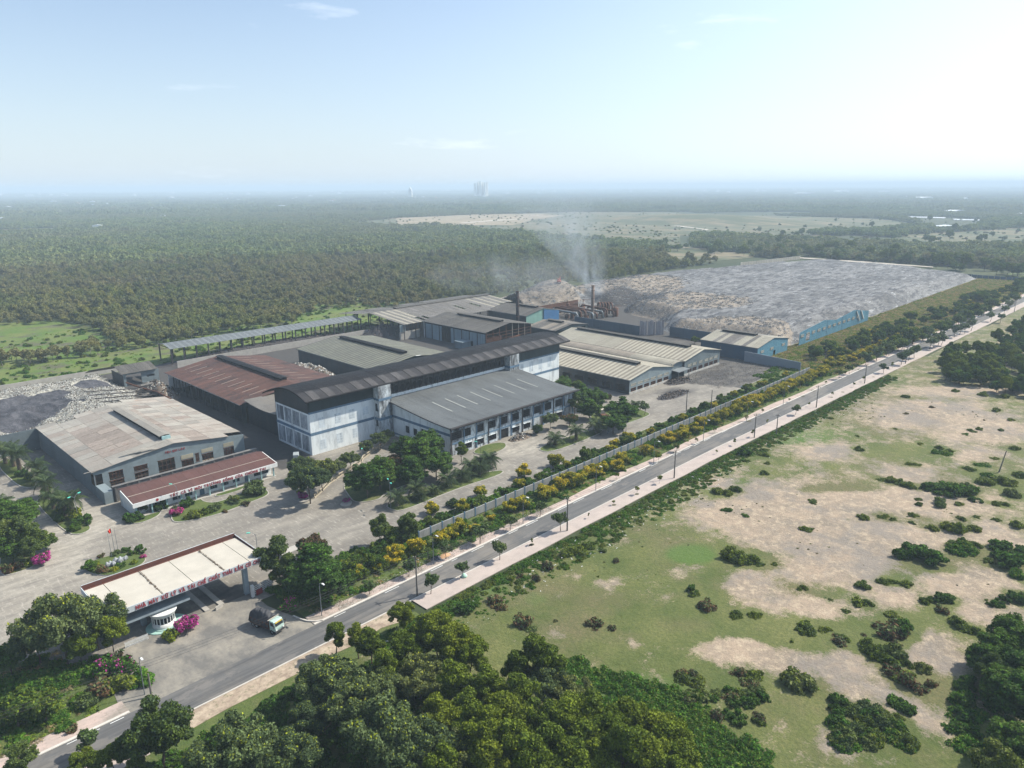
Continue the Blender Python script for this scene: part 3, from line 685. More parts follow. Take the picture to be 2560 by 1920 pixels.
# ------------------------------------------------------------------ buildings
def cells(mb, ax, pos, th, u0, u1, z0, top, ops, m=0, zc=None):
    """a wall with openings; ax 'x': runs along X at y=pos; top(u) is its upper edge"""
    us = sorted({u0, u1, *[v for o in ops for v in o[:2]], *(zc or [])}); us = [u for u in us if u0 <= u <= u1]
    for a, b in zip(us[:-1], us[1:]):
        if b-a < 1e-4: continue
        mid = (a+b)/2; op = sorted([(o[2], o[3]) for o in ops if o[0] < mid < o[1]]); z = z0
        for lo, hi in op+[(None, None)]:
            if lo is None:
                if top(a)-z > .02 or top(b)-z > .02:
                    t = (top(a), top(b))
                    if ax == 'x': mb.box(a, b, pos, pos+th, z, 0, m, (t[0], t[1], t[1], t[0]))
                    else: mb.box(pos, pos+th, a, b, z, 0, m, (t[0], t[0], t[1], t[1]))
            elif lo > z+.01:
                if ax == 'x': mb.box(a, b, pos, pos+th, z, lo, m)
                else: mb.box(pos, pos+th, a, b, z, lo, m)
            if hi is not None: z = hi
def window(parent, x0, x1, y, z0, z1, nx=3, nz=2, frame=BLUEP, bw=.09, pane=GLASS, depth=.16, name='window'):
    """frame with glazing bars in a wall that runs along X and faces -Y"""
    mb = MB()
    mb.box(x0-.03,x0+bw,y-.06,y+.08,z0,z1); mb.box(x1-bw,x1+.03,y-.06,y+.08,z0,z1)
    mb.box(x0+bw,x1-bw,y-.06,y+.08,z0-.03,z0+bw); mb.box(x0+bw,x1-bw,y-.06,y+.08,z1-bw,z1+.03)
    for i in range(1,nx): u = x0+(x1-x0)*i/nx; mb.box(u-.03,u+.03,y-.03,y+.05,z0+bw,z1-bw)
    for i in range(1,nz): q = z0+(z1-z0)*i/nz; mb.box(x0+bw,x1-bw,y-.025,y+.045,q-.03,q+.03)
    f = mb.build(name, frame, parent)
    MB().box(x0,x1,y+depth,y+depth+.03,z0,z1).build('pane', pane, f)
    return f
SH = {}
def slab(L, W, T, mat, curve=0., nseg=1, rib=0):
    """a roof sheet: W along local x, L along local y falling away, built at the ridge (0,0,0)"""
    k = (round(L,2), round(W,3), T, mat.name, curve, nseg)
    if k not in SH:
        mb = MB(); pts = []
        for i in range(nseg+1): t = i/nseg; pts.append((t*L, curve*math.sin(math.pi*t)))
        for (a, za), (b, zb) in zip(pts[:-1], pts[1:]):
            mb.add([(-W/2,a,za),(W/2,a,za),(W/2,b,zb),(-W/2,b,zb),(-W/2,a,za+T),(W/2,a,za+T),(W/2,b,zb+T),(-W/2,b,zb+T)], [(0,3,2,1),(4,5,6,7),(1,2,6,5),(3,0,4,7)]+([(0,1,5,4)] if a == 0 else [])+([(2,3,7,6)] if b == pts[-1][0] else []))
        SH[k] = mb.mesh('roof_sheet', mat)
    return SH[k]
def slope(parent, p0, p1, run, drop, out, pitch, mats, gap=.05, T=.07, jit=.03, rows=1, skip=None, name='roof_sheet', tilt=.0, curve=0., nseg=1, pick=None):
    """sheets laid side by side from ridge line p0-p1, falling 'drop' over 'run' towards unit vector out"""
    p0 = Vector(p0); p1 = Vector(p1); d = p1-p0; Lr = d.length; n = max(1, round(Lr/pitch)); wd = Lr/n; d.normalize()
    o2 = Vector((out[0], out[1], 0)); ang = math.atan2(drop, run); L = math.hypot(run, drop)/rows
    yax = Vector((o2.x*math.cos(ang), o2.y*math.cos(ang), -math.sin(ang))); zax = Vector((o2.x*math.sin(ang), o2.y*math.sin(ang), math.cos(ang)))
    xax = yax.cross(zax); rot = Matrix((xax, yax, zax)).transposed().to_euler()
    for i in range(n):
        for r in range(rows):
            if skip and skip(i, r, n, rows): continue
            m = pick(i, r, n, rows) if pick else rnd.choice(mats)
            me = slab(L-.03 if rows > 1 else L, wd-gap, T, m, curve, nseg)
            e = Vector(rot); ro = rot.copy()
            if tilt: ro.rotate_axis('Z', rnd.gauss(0, tilt)); ro.rotate_axis('X', rnd.gauss(0, tilt*.5))
            o = place(name, me, parent, p0+d*(wd*(i+.5))+yax*(L*r)+Vector((0,0,rnd.uniform(0,jit))), ro)
def ridge_vent(parent, x, y0, y1, z, w_=2.6, h=.95, top=None, side=BLACKHOLE):
    mb = MB(); mb.box(x-w_/2+.25,x+w_/2-.25,y0,y1,z-.35,z+h-.2); v = mb.build('ridge_vent', side, parent)
    mb = MB(); a = w_/2+.25
    mb.add([(x-a,y0-.3,z+h-.28),(x,y0-.3,z+h),(x+a,y0-.3,z+h-.28),(x-a,y1+.3,z+h-.28),(x,y1+.3,z+h),(x+a,y1+.3,z+h-.28),
            (x-a,y0-.3,z+h-.2),(x,y0-.3,z+h+.08),(x+a,y0-.3,z+h-.2),(x-a,y1+.3,z+h-.2),(x,y1+.3,z+h+.08),(x+a,y1+.3,z+h-.2)],
           [(6,7,10,9),(7,8,11,10),(0,3,4,1),(1,4,5,2),(0,1,7,6),(1,2,8,7),(3,9,10,4),(4,10,11,5),(0,6,9,3),(2,5,11,8)])
    mb.build('vent_roof', top or DARKMETAL, v); return v
def gable_top(x0, x1, ze, zr):
    m = (x0+x1)/2; return lambda u: zr-(zr-ze)*abs(u-m)/((x1-x0)/2)

WGREY = metal_sheet('blue grey wall sheet', (.215,.265,.285), (.175,.215,.235), (.10,.115,.12), .5, 'X', rough=.65)
WGREYY = metal_sheet('blue grey side sheet', (.20,.235,.25), (.17,.20,.215), (.11,.115,.115), .45, 'Y', stretch=(1,1,.12), rough=.65)
WHALL = metal_sheet('pale blue hall sheet', (.27,.345,.39), (.22,.285,.33), (.10,.10,.10), .55, 'Y', stretch=(1,1,.12), rough=.65)
WDARK = metal_sheet('sooty wall sheet', (.060,.068,.075), (.040,.045,.05), (.10,.09,.08), .6, 'Y', stretch=(1,1,.12))
WDARKX = metal_sheet('sooty front sheet', (.050,.072,.080), (.03,.045,.05), (.012,.012,.014), .6, 'X', stretch=(1,1,.12))
RTAN = [metal_sheet('tan roof %d' % i, a, b, d, .5, 'X', stretch=(1,.25,1), rust=(.31,.21,.155), rust_lo=.58+.02*i, jit=.22) for i, (a, b, d) in enumerate([((.34,.32,.28),(.28,.26,.23),(.20,.18,.16)),((.31,.29,.255),(.34,.30,.26),(.22,.16,.13))])]
RPINK = metal_sheet('pinkish rusted roof', (.305,.262,.225), (.265,.222,.19), (.15,.12,.10), .8, 'X', scale=1.4, stretch=(1,1,1), rust=(.22,.14,.11), jit=.22)
RBROWN = [metal_sheet('rust red roof %d' % i, a, b, (.055,.040,.036), .55, 'X', stretch=(1,.3,1), rust=(.045,.035,.033), rust_lo=.52, jit=.18) for i, (a, b) in enumerate([((.125,.062,.045),(.098,.054,.042)),((.112,.058,.043),(.085,.047,.039))])]
RSTR = metal_sheet('worn pale strip', (.25,.20,.17), (.20,.15,.12), (.1,.08,.07), .5, 'X')
RGRN = [metal_sheet('green grey roof %d' % i, a, b, (.075,.075,.068), .5, 'X', stretch=(1,.3,1), jit=.12) for i, (a, b) in enumerate([((.215,.22,.165),(.185,.185,.145)),((.105,.105,.088),(.09,.088,.08))])]
ROLD = [metal_sheet('old grey roof %d' % i, a, b, (.075,.068,.062), .5, 'X', stretch=(1,.3,1), rust=(.13,.10,.08), jit=.2) for i, (a, b) in enumerate([((.17,.158,.145),(.14,.13,.12)),((.135,.128,.118),(.16,.148,.13))])]
RDK = [metal_sheet('dark brown grey roof', (.105,.098,.085), (.088,.082,.074), (.05,.046,.042), .6, 'X', jit=.15), metal_sheet('dark brown grey roof b', (.125,.115,.10), (.095,.088,.08), (.05,.046,.042), .6, 'X', jit=.15)]
RCRM = [metal_sheet('cream roof', (.43,.405,.32), (.38,.36,.29), (.22,.20,.17), .4, 'X', stretch=(1,.3,1), jit=.08), metal_sheet('cream brown roof', (.245,.215,.175), (.22,.19,.155), (.15,.13,.11), .4, 'X', stretch=(1,.3,1), jit=.12), metal_sheet('dusty cream roof', (.31,.29,.235), (.28,.26,.21), (.20,.18,.15), .4, 'X', stretch=(1,.3,1), jit=.08)]
RBLK = [metal_sheet('soot black roof', (.010,.009,.010), (.016,.014,.014), (.005,.005,.006), .7, 'X', jit=.35), metal_sheet('soot black roof b', (.015,.013,.013), (.011,.010,.011), (.006,.006,.007), .7, 'X', jit=.35)]
RBLF = [metal_sheet('sooty grey roof', (.045,.042,.044), (.035,.033,.035), (.015,.014,.015), .8, 'X', jit=.2), metal_sheet('sooty grey roof b', (.085,.08,.08), (.065,.06,.06), (.03,.028,.028), .8, 'X', jit=.2)]
RWNG = [metal_sheet('slate grey roof', (.118,.128,.132), (.100,.108,.112), (.058,.060,.063), .6, 'X', stretch=(1,.2,1), scale=.3, jit=.06)]
RBLU = [metal_sheet('light blue shed roof', (.165,.182,.19), (.15,.165,.172), (.13,.138,.14), .4, 'X', jit=.05), metal_sheet('grey blue shed roof', (.13,.143,.15), (.118,.13,.137), (.08,.09,.10), .4, 'X', jit=.08)]
WHITEWALL = plaster('soot stained white wall', (.64,.68,.69), (.13,.15,.17), .62, .50, .74)
BURNT = plaster('burnt white wall', (.54,.59,.62), (.035,.035,.038), .95, .44, .60, .25)
MOULD = plaster('mouldy panel', (.40,.44,.48), (.07,.08,.095), .9, .42, .62, .5)
FAINT = plaster('faint weathered panel', (.54,.60,.64), (.20,.23,.26), .8, .46, .7, .6)
BAND = plaster('blue band', (.105,.175,.255), (.06,.08,.10), .6)
BLUEW = metal_sheet('bright blue sheet', (.095,.235,.32), (.08,.195,.27), (.13,.19,.22), .5, 'X', rough=.6, jit=.1)
BLUED = metal_sheet('dull blue sheet', (.055,.105,.16), (.05,.085,.13), (.08,.09,.10), .4, 'Y', stretch=(1,1,.12), jit=.1)
GRNW = metal_sheet('pale green sheet', (.235,.40,.335), (.20,.35,.30), (.15,.22,.20), .4, 'X', stretch=(1,1,.12), jit=.05)
BLUW2 = metal_sheet('strong blue sheet', (.055,.17,.34), (.05,.14,.29), (.09,.13,.19), .5, 'X', stretch=(1,1,.12), jit=.05)
YEL_TRIM = simple('yellowed louvre', (.36,.33,.25), (.26,.24,.18), 1.5)

# --- hall of corrugated sheet with the rust patched roof (warehouse nearest the palms)
def hall1():
    o = empty('warehouse', (0,0,0), 0, 'pale blue grey warehouse with rust patched roof and faded red lettering on its gable', 'warehouse')
    X0, X1, Y0, Y1 = 51., 93., 206.5, 261.; ze, zr = 7.25, 9.9; top = gable_top(X0, X1, ze, zr)
    ops = [(51.15,53.0,2.6,6.2),(54.6,58.2,3.6,5.9),(54.6,58.2,1.4,3.3),(61.0,64.6,4.4,5.7),(61.0,64.6,1.2,3.8),(67.4,72.0,.9,5.6),(73.8,77.3,1.2,3.9),(79.8,83.2,1.6,4.2),(86.4,89.6,1.6,4.3),(77.9,79.0,2.6,5.0)]
    mb = MB(); cells(mb, 'x', Y0, .15, X0, X1, 0, top, ops, 0, [72.]); mb.build('front_wall', WGREY, o)
    mb = MB(); cells(mb, 'y', X0-.02, .15, Y0+.16, Y1, 0, lambda u: ze+.05, [(Y0+.5,Y0+3.4,2.8,6.1)]); mb.build('side_wall', WGREYY, o)
    mb = MB(); cells(mb, 'y', X1-.15, .15, Y0+.16, 291, 0, lambda u: ze, [(y, y+4.2, .0, 4.2) for y in (216,226,236,246,256,266)]); mb.build('side_wall', WDARK, o)
    for (a, b, lo, hi) in [(73.8,77.3,4.3,5.5),(79.8,83.2,4.7,5.8),(86.4,89.6,4.7,5.9)]:
        mb = MB(); mb.box(a,b,Y0-.08,Y0-.003,lo,hi)
        for k in range(6): q = a+(b-a)*(k+.5)/6; mb.box(q-.04,q+.04,Y0-.13,Y0-.08,lo,hi)
        mb.build('louvre', YEL_TRIM, o)
    for (a, b, lo, hi) in ops[1:10]:
        mb = MB(); mb.box(a-.1,b+.1,Y0-.07,Y0-.004,lo-.14,lo-.01); mb.box(a-.1,b+.1,Y0-.07,Y0-.004,hi+.01,hi+.12)
        for k in range(1,4): mb.box(a+(b-a)*k/4-.04,a+(b-a)*k/4+.04,Y0+.02,Y0+.1,lo,hi)
        for k in range(1,3): mb.box(a,b,Y0+.04,Y0+.09,lo+(hi-lo)*k/3-.03,lo+(hi-lo)*k/3+.03)
        mb.build('window', RUST, o)
    xm = 72.; run = 21.6; dr = (zr-ze)*run/21
    # left slope: 14 x 4 sheets, a band of pink rust, one lifted seam
    def pickL(i, r, n, rows): return RPINK if (r in (1,2) and 2 <= i <= 9 and not (r == 1 and i > 8)) or rnd.random() < .04 else rnd.choice(RTAN)
    def pickR(i, r, n, rows): return RPINK if (r == 0 and 2 < i < 9) or (r == 1 and i < 3) or rnd.random() < .05 else rnd.choice(RTAN)
    slope(o, (xm,Y0-.6,zr), (xm,Y1,zr), run, dr, (-1,0), 3.9, None, .13, .06, .07, 4, lambda i,r,n,q: (i, r) in ((13,2),), pick=pickL, tilt=.006)
    slope(o, (xm,Y0-.6,zr), (xm,Y1+6,zr), run, dr, (1,0), 3.9, None, .13, .06, .07, 4, lambda i,r,n,q: (i, r) in ((0,3),(15,0)), pick=pickR, tilt=.006)
    mb = MB()   # purlins and rafters show where sheets are gone
    for y in np.arange(Y0+.3, 292, 6.1):
        if y < Y1: mb.bar((X0+.2,y,ze-.25),(xm,y,zr-.25),.16,.3); mb.bar((X0+.3,y,0),(X0+.3,y,ze-.2),.3)
        mb.bar((xm,y,zr-.25),(X1-.2,y,ze-.25),.16,.3); mb.bar((X1-.3,y,0),(X1-.3,y,ze-.2),.3)
    for q in range(1,8):
        mb.bar((X0+q*2.6,Y0,ze-.1+(zr-ze)*q*2.6/21),(X0+q*2.6,Y1,ze-.1+(zr-ze)*q*2.6/21),.1); mb.bar((X1-q*2.6,Y0,ze-.1+(zr-ze)*q*2.6/21),(X1-q*2.6,268,ze-.1+(zr-ze)*q*2.6/21),.1)
    mb.build('roof_truss', DARKMETAL, o)
    ridge_vent(o, xm+.2, 212, 252, zr, 3.0, 1.3, RTAN[0])
    MB().box(71.,73.4,211.2,211.6,zr-.1,zr+1.0).build('vent_end', TEAL, o)
    # crumpled sheets of the collapsed far end
    for k in range(34):
        a = 82+k*.36; y = 268+k*.72+rnd.uniform(-1.5,1.5)
        place('bent_sheet', slab(rnd.choice((5.2,4.2)), .95, .05, rnd.choice(ROLD+RDK)), o, (a,y,rnd.uniform(4.2,8.0)), (rnd.uniform(-.5,.2), rnd.uniform(-.5,.5), rnd.uniform(-.8,.3)-1.2))
    mb = MB(); mb.tube([(93,262,7.3),(93,275,7.5),(92.6,284,6.8),(90.5,292,7.4),(89,295,8.2)], .35, 8); mb.tube([(88,282,6),(84,288,3),(82,290,0)], .25, 6); mb.build('bent_beam', RUST, o)
    lift = [(64,208,9.2,.2,.25),(67.5,206.4,9.5,.15,-.2),(53,206.4,7.5,-.1,.2)]
    for x, y, z, a, b in lift: place('loose_sheet', slab(4.2, 1.1, .05, rnd.choice(RTAN)), o, (x,y,z), (a,b,1.3))
    return o
W1 = hall1()
def letters(parent, text, p, ux, h, mat, total=None, depth=.06, sp=1.0, bold=.02, up=Vector((0,0,1)), drop=()):
    """raised letters set one by one along ux from p"""
    adv = []; meshes = {}
    for ch in text:
        if ch == ' ': adv.append((.55, None)); continue
        if ch not in meshes:
            cu = bpy.data.curves.new('letter', 'FONT'); cu.body = ch; cu.size = 1; cu.extrude = depth/2/h; cu.offset = bold; cu.resolution_u = 2
            ob = bpy.data.objects.new('letter', cu); C.objects.link(ob); bpy.context.view_layer.update()
            me = bpy.data.meshes.new_from_object(ob.evaluated_get(bpy.context.evaluated_depsgraph_get())); bpy.data.objects.remove(ob)
            me.materials.clear(); me.materials.append(mat); meshes[ch] = me
        me = meshes[ch]; xs = [v.co.x for v in me.vertices]; adv.append((max(xs)+.12 if xs else .5, me))
    L = sum(a for a, _ in adv); s = h/.72; k = (total/(L*s)) if total else 1.
    ux = Vector(ux); nrm = ux.cross(up); rot = Matrix((ux, up, nrm)).transposed().to_euler(); x = 0
    for i, (a, me) in enumerate(adv):
        if me and i not in drop: place('letter', me, parent, Vector(p)+ux*(x*s*k), rot, (s*min(k,1.15), s, s))
        x += a
letters(W1, 'TĐU QUI L.B.K', (69.6,206.42,7.3), (1,0,0), .62, REDP, 5.8, .04)

# --- office range in front, with the slogan on its fascia
DKW = plaster('dark parapet wall', (.16,.155,.15), (.05,.05,.05), .8)
def annex():
    o = empty('office_building', (0,0,0), 0, 'long low white office range with red roof and slogan lettering along its fascia', 'building')
    x0, x1, y0, y1 = 53.6, 91.2, 187., 196.
    doors = [(57.5,58.6,0,2.3),(70.5,71.8,0,2.4),(83.2,84.4,0,2.4)]; wins = [(a,a+1.9,1.0,2.4) for a in (54.4,60.2,63.4,66.6,73.4,76.6,79.8,86.0,88.4)]
    mb = MB(); cells(mb, 'x', y0, .2, x0, x1, 0, lambda u: 3.2, doors+wins); mb.build('front_wall', WHITEWALL, o)
    MB().box(x0,x0+.2,y0+.2,y1,0,3.6).build('end_wall', WHITEWALL, o); MB().box(x1-.2,x1,y0+.2,y1,0,3.6).build('end_wall', WHITEWALL, o)
    MB().box(x0,x1,y1,y1+.2,0,4.4).build('rear_wall', CONC, o); MB().box(x0+.2,x1-.2,y0+.2,y1,0,.12).build('floor', CONC, o)
    for a, b, c_, d in wins: window(o, a, b, y0, c_, d, 3, 1)
    for a, b, c_, d in doors: MB().box(a,b,y0+.12,y0+.17,c_+.05,d-.03).build('door', BLUEP, o)
    for k in range(11):
        x = x0+.2+k*3.72; MB().box(x-.16,x+.16,184.95,185.27,0,3.0).build('column', TEAL, o)
    MB().box(x0-.4,x1+.4,184.6,y0-.01,.0,.22).build('veranda_floor', CONC, o)
    mb = MB(); mb.box(x0-.7,x1+.9,184.45,184.65,3.0,4.12); mb.box(x0-.7,x0-.5,184.65,193,3.05,4.3,tops=(4.1,4.1,5.3,5.3)); mb.box(x1+.7,x1+.9,184.65,193,3.05,4.3,tops=(4.1,4.1,5.3,5.3)); mb.box(x0-.5,x1+.7,184.66,y0,2.95,3.05); mb.build('fascia', WHITEP, o)
    RS = metal_sheet('office red roof', (.118,.058,.050), (.10,.053,.047), (.08,.05,.045), .4, 'X', jit=.08, rough=.6)
    slope(o, (x0-.45,193.2,5.35), (x1+.65,193.2,5.35), 8.5, 1.3, (0,-1), 1.9, [RS], .03, .07, .01)
    slope(o, (x0-.45,193.3,5.32), (x1+.65,193.3,5.32), 3.4, .9, (0,1), 1.9, [RS], .03, .07, .01)
    MB().box(x0-.45,x1+.65,188.6,188.72,4.72,4.80).build('roof_strip', PALE_T, o)
    letters(o, 'TẤT CẢ VÌ MÔI TRƯỜNG SỐNG CỦA CHÚNG TA!', (62.0,184.40,3.17), (1,0,0), .70, REDP, 26.5, .05, bold=.04)
    mb = MB(); mb.ring(0,0,[(0,0),(.36,0),(.36,.05),(0,.05)],14); e = mb.build('emblem', REDP, o, loc=(58.8,184.44,3.55), rot=(math.pi/2,0,0))
    # low parapet between office and hall, coloured dark with its flat roof
    mb = MB(); cells(mb, 'x', 199.4, .25, 53, 93.4, 0, lambda u: 4.3, []); 
    for k in range(14): mb.box(53.5+k*2.95,53.9+k*2.95,199.1,199.38,0,4.1)
    mb.build('parapet_wall', DKW, o); MB().box(53,93.4,199.1,200.2,4.32,4.42).build('flat_roof', DKW, o)
    return o
annex()
tag(MB().box(50.9,53.2,199.4,206.3,0,3.4).build('lean_to', WGREY), 'blue grey tin lean-to joining the rusty roofed warehouse to the office range', 'lean-to')
tag(MB().box(-80,50.9,260.6,260.85,0,7.0).build('boundary_wall', WGREY), 'high pale corrugated wall holding back the plastic heap behind the palms', 'wall')

# --- generic gabled shed
def shed(label, x0, x1, y0, y1, ze, zr, roofs, pitch, front, side, vent=None, fops=(), sops=(), over=.7, rows=1, pick=None, name='warehouse', cat='warehouse', xr=None, back=True, open_front=False, jit=.03, T=.07, venttop=None, skip=None, gap=.05, plinth=None):
    o = empty(name, (0,0,0), 0, label, cat); xm = (x0+x1)/2 if xr is None else xr
    top = lambda u: ze+(zr-ze)*((u-x0)/(xm-x0) if u < xm else (x1-u)/(x1-xm))-.06
    if not open_front:
        mb = MB(); cells(mb, 'x', y0, .15, x0, x1, 0, top, list(fops), 0, [xm]); mb.build('front_wall', front, o)
    if back: mb = MB(); cells(mb, 'x', y1-.15, .15, x0, x1, 0, top, [], 0, [xm]); mb.build('rear_wall', side, o)
    if side:
        mb = MB(); cells(mb, 'y', x0, .15, y0+.16, y1-.16, 0, lambda u: ze-.06, list(sops)); mb.build('side_wall', side, o)
        mb = MB(); cells(mb, 'y', x1-.15, .15, y0+.16, y1-.16, 0, lambda u: ze-.06, []); mb.build('side_wall', side, o)
    dl = (zr-ze)/(xm-x0); dr = (zr-ze)/(x1-xm)
    slope(o, (xm,y0-over,zr), (xm,y1+over,zr), xm-x0+over, dl*(xm-x0+over), (-1,0), pitch, roofs, gap, T, jit, rows, skip, pick=pick)
    slope(o, (xm,y0-over,zr), (xm,y1+over,zr), x1-xm+over, dr*(x1-xm+over), (1,0), pitch, roofs, gap, T, jit, rows, skip, pick=pick)
    mb = MB()
    for y in np.arange(y0+.3, y1, 6.):
        mb.bar((x0+.3,y,0),(x0+.3,y,ze-.2),.28); mb.bar((x1-.3,y,0),(x1-.3,y,ze-.2),.28); mb.bar((x0+.2,y,ze-.3),(xm,y,zr-.3),.14,.3); mb.bar((xm,y,zr-.3),(x1-.2,y,ze-.3),.14,.3)
    mb.build('steel_frame', DARKMETAL, o)
    mb = MB(); mb.bar((x0-over,y0-over,ze-.2),(x0-over,y1+over,ze-.2),.18,.22); mb.bar((x1+over,y0-over,ze-.2),(x1+over,y1+over,ze-.2),.18,.22); mb.build('gutter', GREYMETAL, o)
    if vent: ridge_vent(o, xm, vent[0], vent[1], zr, 2.6, 1.0, venttop)
    return o
PALESTR = simple('worn pale strip paint', (.30,.24,.20), (.22,.16,.13), .8)
def strips(parent, x0, x1, y0, y1, ze, zr, ys, q0=.25, q1=.62, mat=None, sides=(-1,1)):
    xm = (x0+x1)/2; hw = (x1-x0)/2
    for s_ in sides:
        for y in ys:
            a = xm+s_*hw*q0; b = xm+s_*hw*q1; za = zr-(zr-ze)*q0+.16; zb = zr-(zr-ze)*q1+.16
            MB().bar((a,y,za),(b,y+rnd.uniform(-.1,.1),zb),.42,.04).build('rooflight_strip', PALESTR, parent)
# rust red hall
W2 = shed('rust red roofed hall with black ridge vent between the burnt hall and the plastic heap', 107.5,150.,238.,303.,7.3,10.4,RBROWN,2.1,WDARKX,None,(246,301),over=.9,
   fops=[(109,118,0,5.5),(121,136,0,5.5),(139,148,0,5.)], venttop=RBLK[0])
mb = MB(); cells(mb, 'y', 108.2, .15, 238.3, 303, 0, lambda u: 6.9, [(y, y+5.4, 1.4, 6.1) for y in np.arange(240, 300, 6.4)]); mb.build('side_wall', WDARK, W2)
mb = MB(); cells(mb, 'y', 149.2, .15, 238.3, 303, 0, lambda u: 6.9, []); mb.build('side_wall', WDARK, W2)
strips(W2, 107.5,150,238,303,7.3,10.4, np.arange(243,300,5.6), .42, .74, RSTR, (-1,)); strips(W2, 107.5,150,238,303,7.3,10.4, np.arange(248,300,5.6), .30, .60, RSTR, (1,))
# green grey hall
W3 = shed('grey green striped roof hall standing in the middle behind the long black roof', 168.,209.5,244.,305.,7.3,10.,None,1.15,WDARKX,WDARK,(250,300),over=.8,
   pick=lambda i,r,n,q: RGRN[i%2] if i < 34 else RGRN[(i*7)%2], venttop=RBLK[0])
# long grey cream hall and its neighbour on the right
def fr_ops(xs, w_, lo=1.1, hi=2.6, lo2=3.6, hi2=4.7):
    return [(x, x+w_, lo, hi) for x in xs]+[(x, x+w_, lo2, hi2) for x in xs]
x8 = (273.4,277.5,282.6,287.6,291.8,296.0); 
W8 = shed('larger cream roofed shed with mottled ridge, open bays facing the littered yard', 270.6,301.,160.3,236.,6.9,9.6,None,1.15,WGREY,WDARK,(167,232),fr_ops(x8,3.1),over=.6,
   pick=lambda i,r,n,q: RCRM[i%2] if i < 34 else RCRM[2], venttop=RDK[0])
x9 = (231.6,236.2,240.8,245.6,250.4,255.2)
W9 = shed('smaller cream roofed shed beside the burnt hall, with sooty side wall', 230.6,261.2,160.7,238.,6.1,8.7,None,1.15,WGREY,WDARK,(167,232),fr_ops(x9,3.4,.9,2.3,3.2,4.1),[(y,y+4.6,1.2,3.4) for y in (163,170,177,184,191,198)],over=.6,
   pick=lambda i,r,n,q: RCRM[i%2], venttop=RDK[0])
for W, xs, w_, y, a in ((W8,x8,3.1,160.3,(1.1,2.6,3.6,4.7)),(W9,x9,3.4,160.7,(.9,2.3,3.2,4.1))):
    for x in xs:
        window(W, x, x+w_, y, a[0], a[1], 3, 2, RUST, .1, BLACKHOLE); window(W, x, x+w_, y, a[2], a[3], 5, 2, YEL_TRIM, .1, WHITEP)
    mb = MB(); mb.box(xs[0]-3 if W is W8 else 230.4, xs[-1]+w_+1.6, y-.25, y-.01, 0, .85); mb.build('plinth', plaster('plinth plaster', (.42,.41,.38), (.14,.13,.12), .8), W)
o = empty('vaulted_passage', (0,0,0), 0, 'barrel vaulted covered passage between the two cream roofed sheds', 'passage')
n_ = 40; wd = 76/n_
vm = {}
for k in range(n_):
    m = RCRM[2] if k < 12 else RCRM[1]
    if m.name not in vm:
        mb = MB(); pr = [(4.9*math.cos(t), 1.5*math.sin(t)) for t in np.linspace(0, math.pi, 9)]
        for (a, za), (b, zb) in zip(pr[:-1], pr[1:]):
            mb.add([(a,0,za),(a,wd-.06,za),(b,wd-.06,zb),(b,0,zb),(a,0,za+.07),(a,wd-.06,za+.07),(b,wd-.06,zb+.07),(b,0,zb+.07)], [(0,1,2,3),(4,7,6,5),(0,4,5,1),(0,3,7,4),(1,5,6,2),(2,6,7,3)])
        vm[m.name] = mb.mesh('roof_sheet', m)
    place('roof_sheet', vm[m.name], o, (265.9,160.4+k*wd,5.75+rnd.uniform(0,.05)))
mb = MB(); mb.box(261.4,270.4,161.2,161.3,4.3,6.9); mb.build('gable_panel', WGREY, o)
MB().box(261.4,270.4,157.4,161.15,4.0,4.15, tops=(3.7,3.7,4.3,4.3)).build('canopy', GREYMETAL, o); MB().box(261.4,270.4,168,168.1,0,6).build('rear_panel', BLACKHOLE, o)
mb = MB(); mb.bar((261.7,157.6,0),(261.7,157.6,3.9),.18); mb.bar((270,157.6,0),(270.1,157.6,3.9),.18); mb.build('post', GREYMETAL, o)

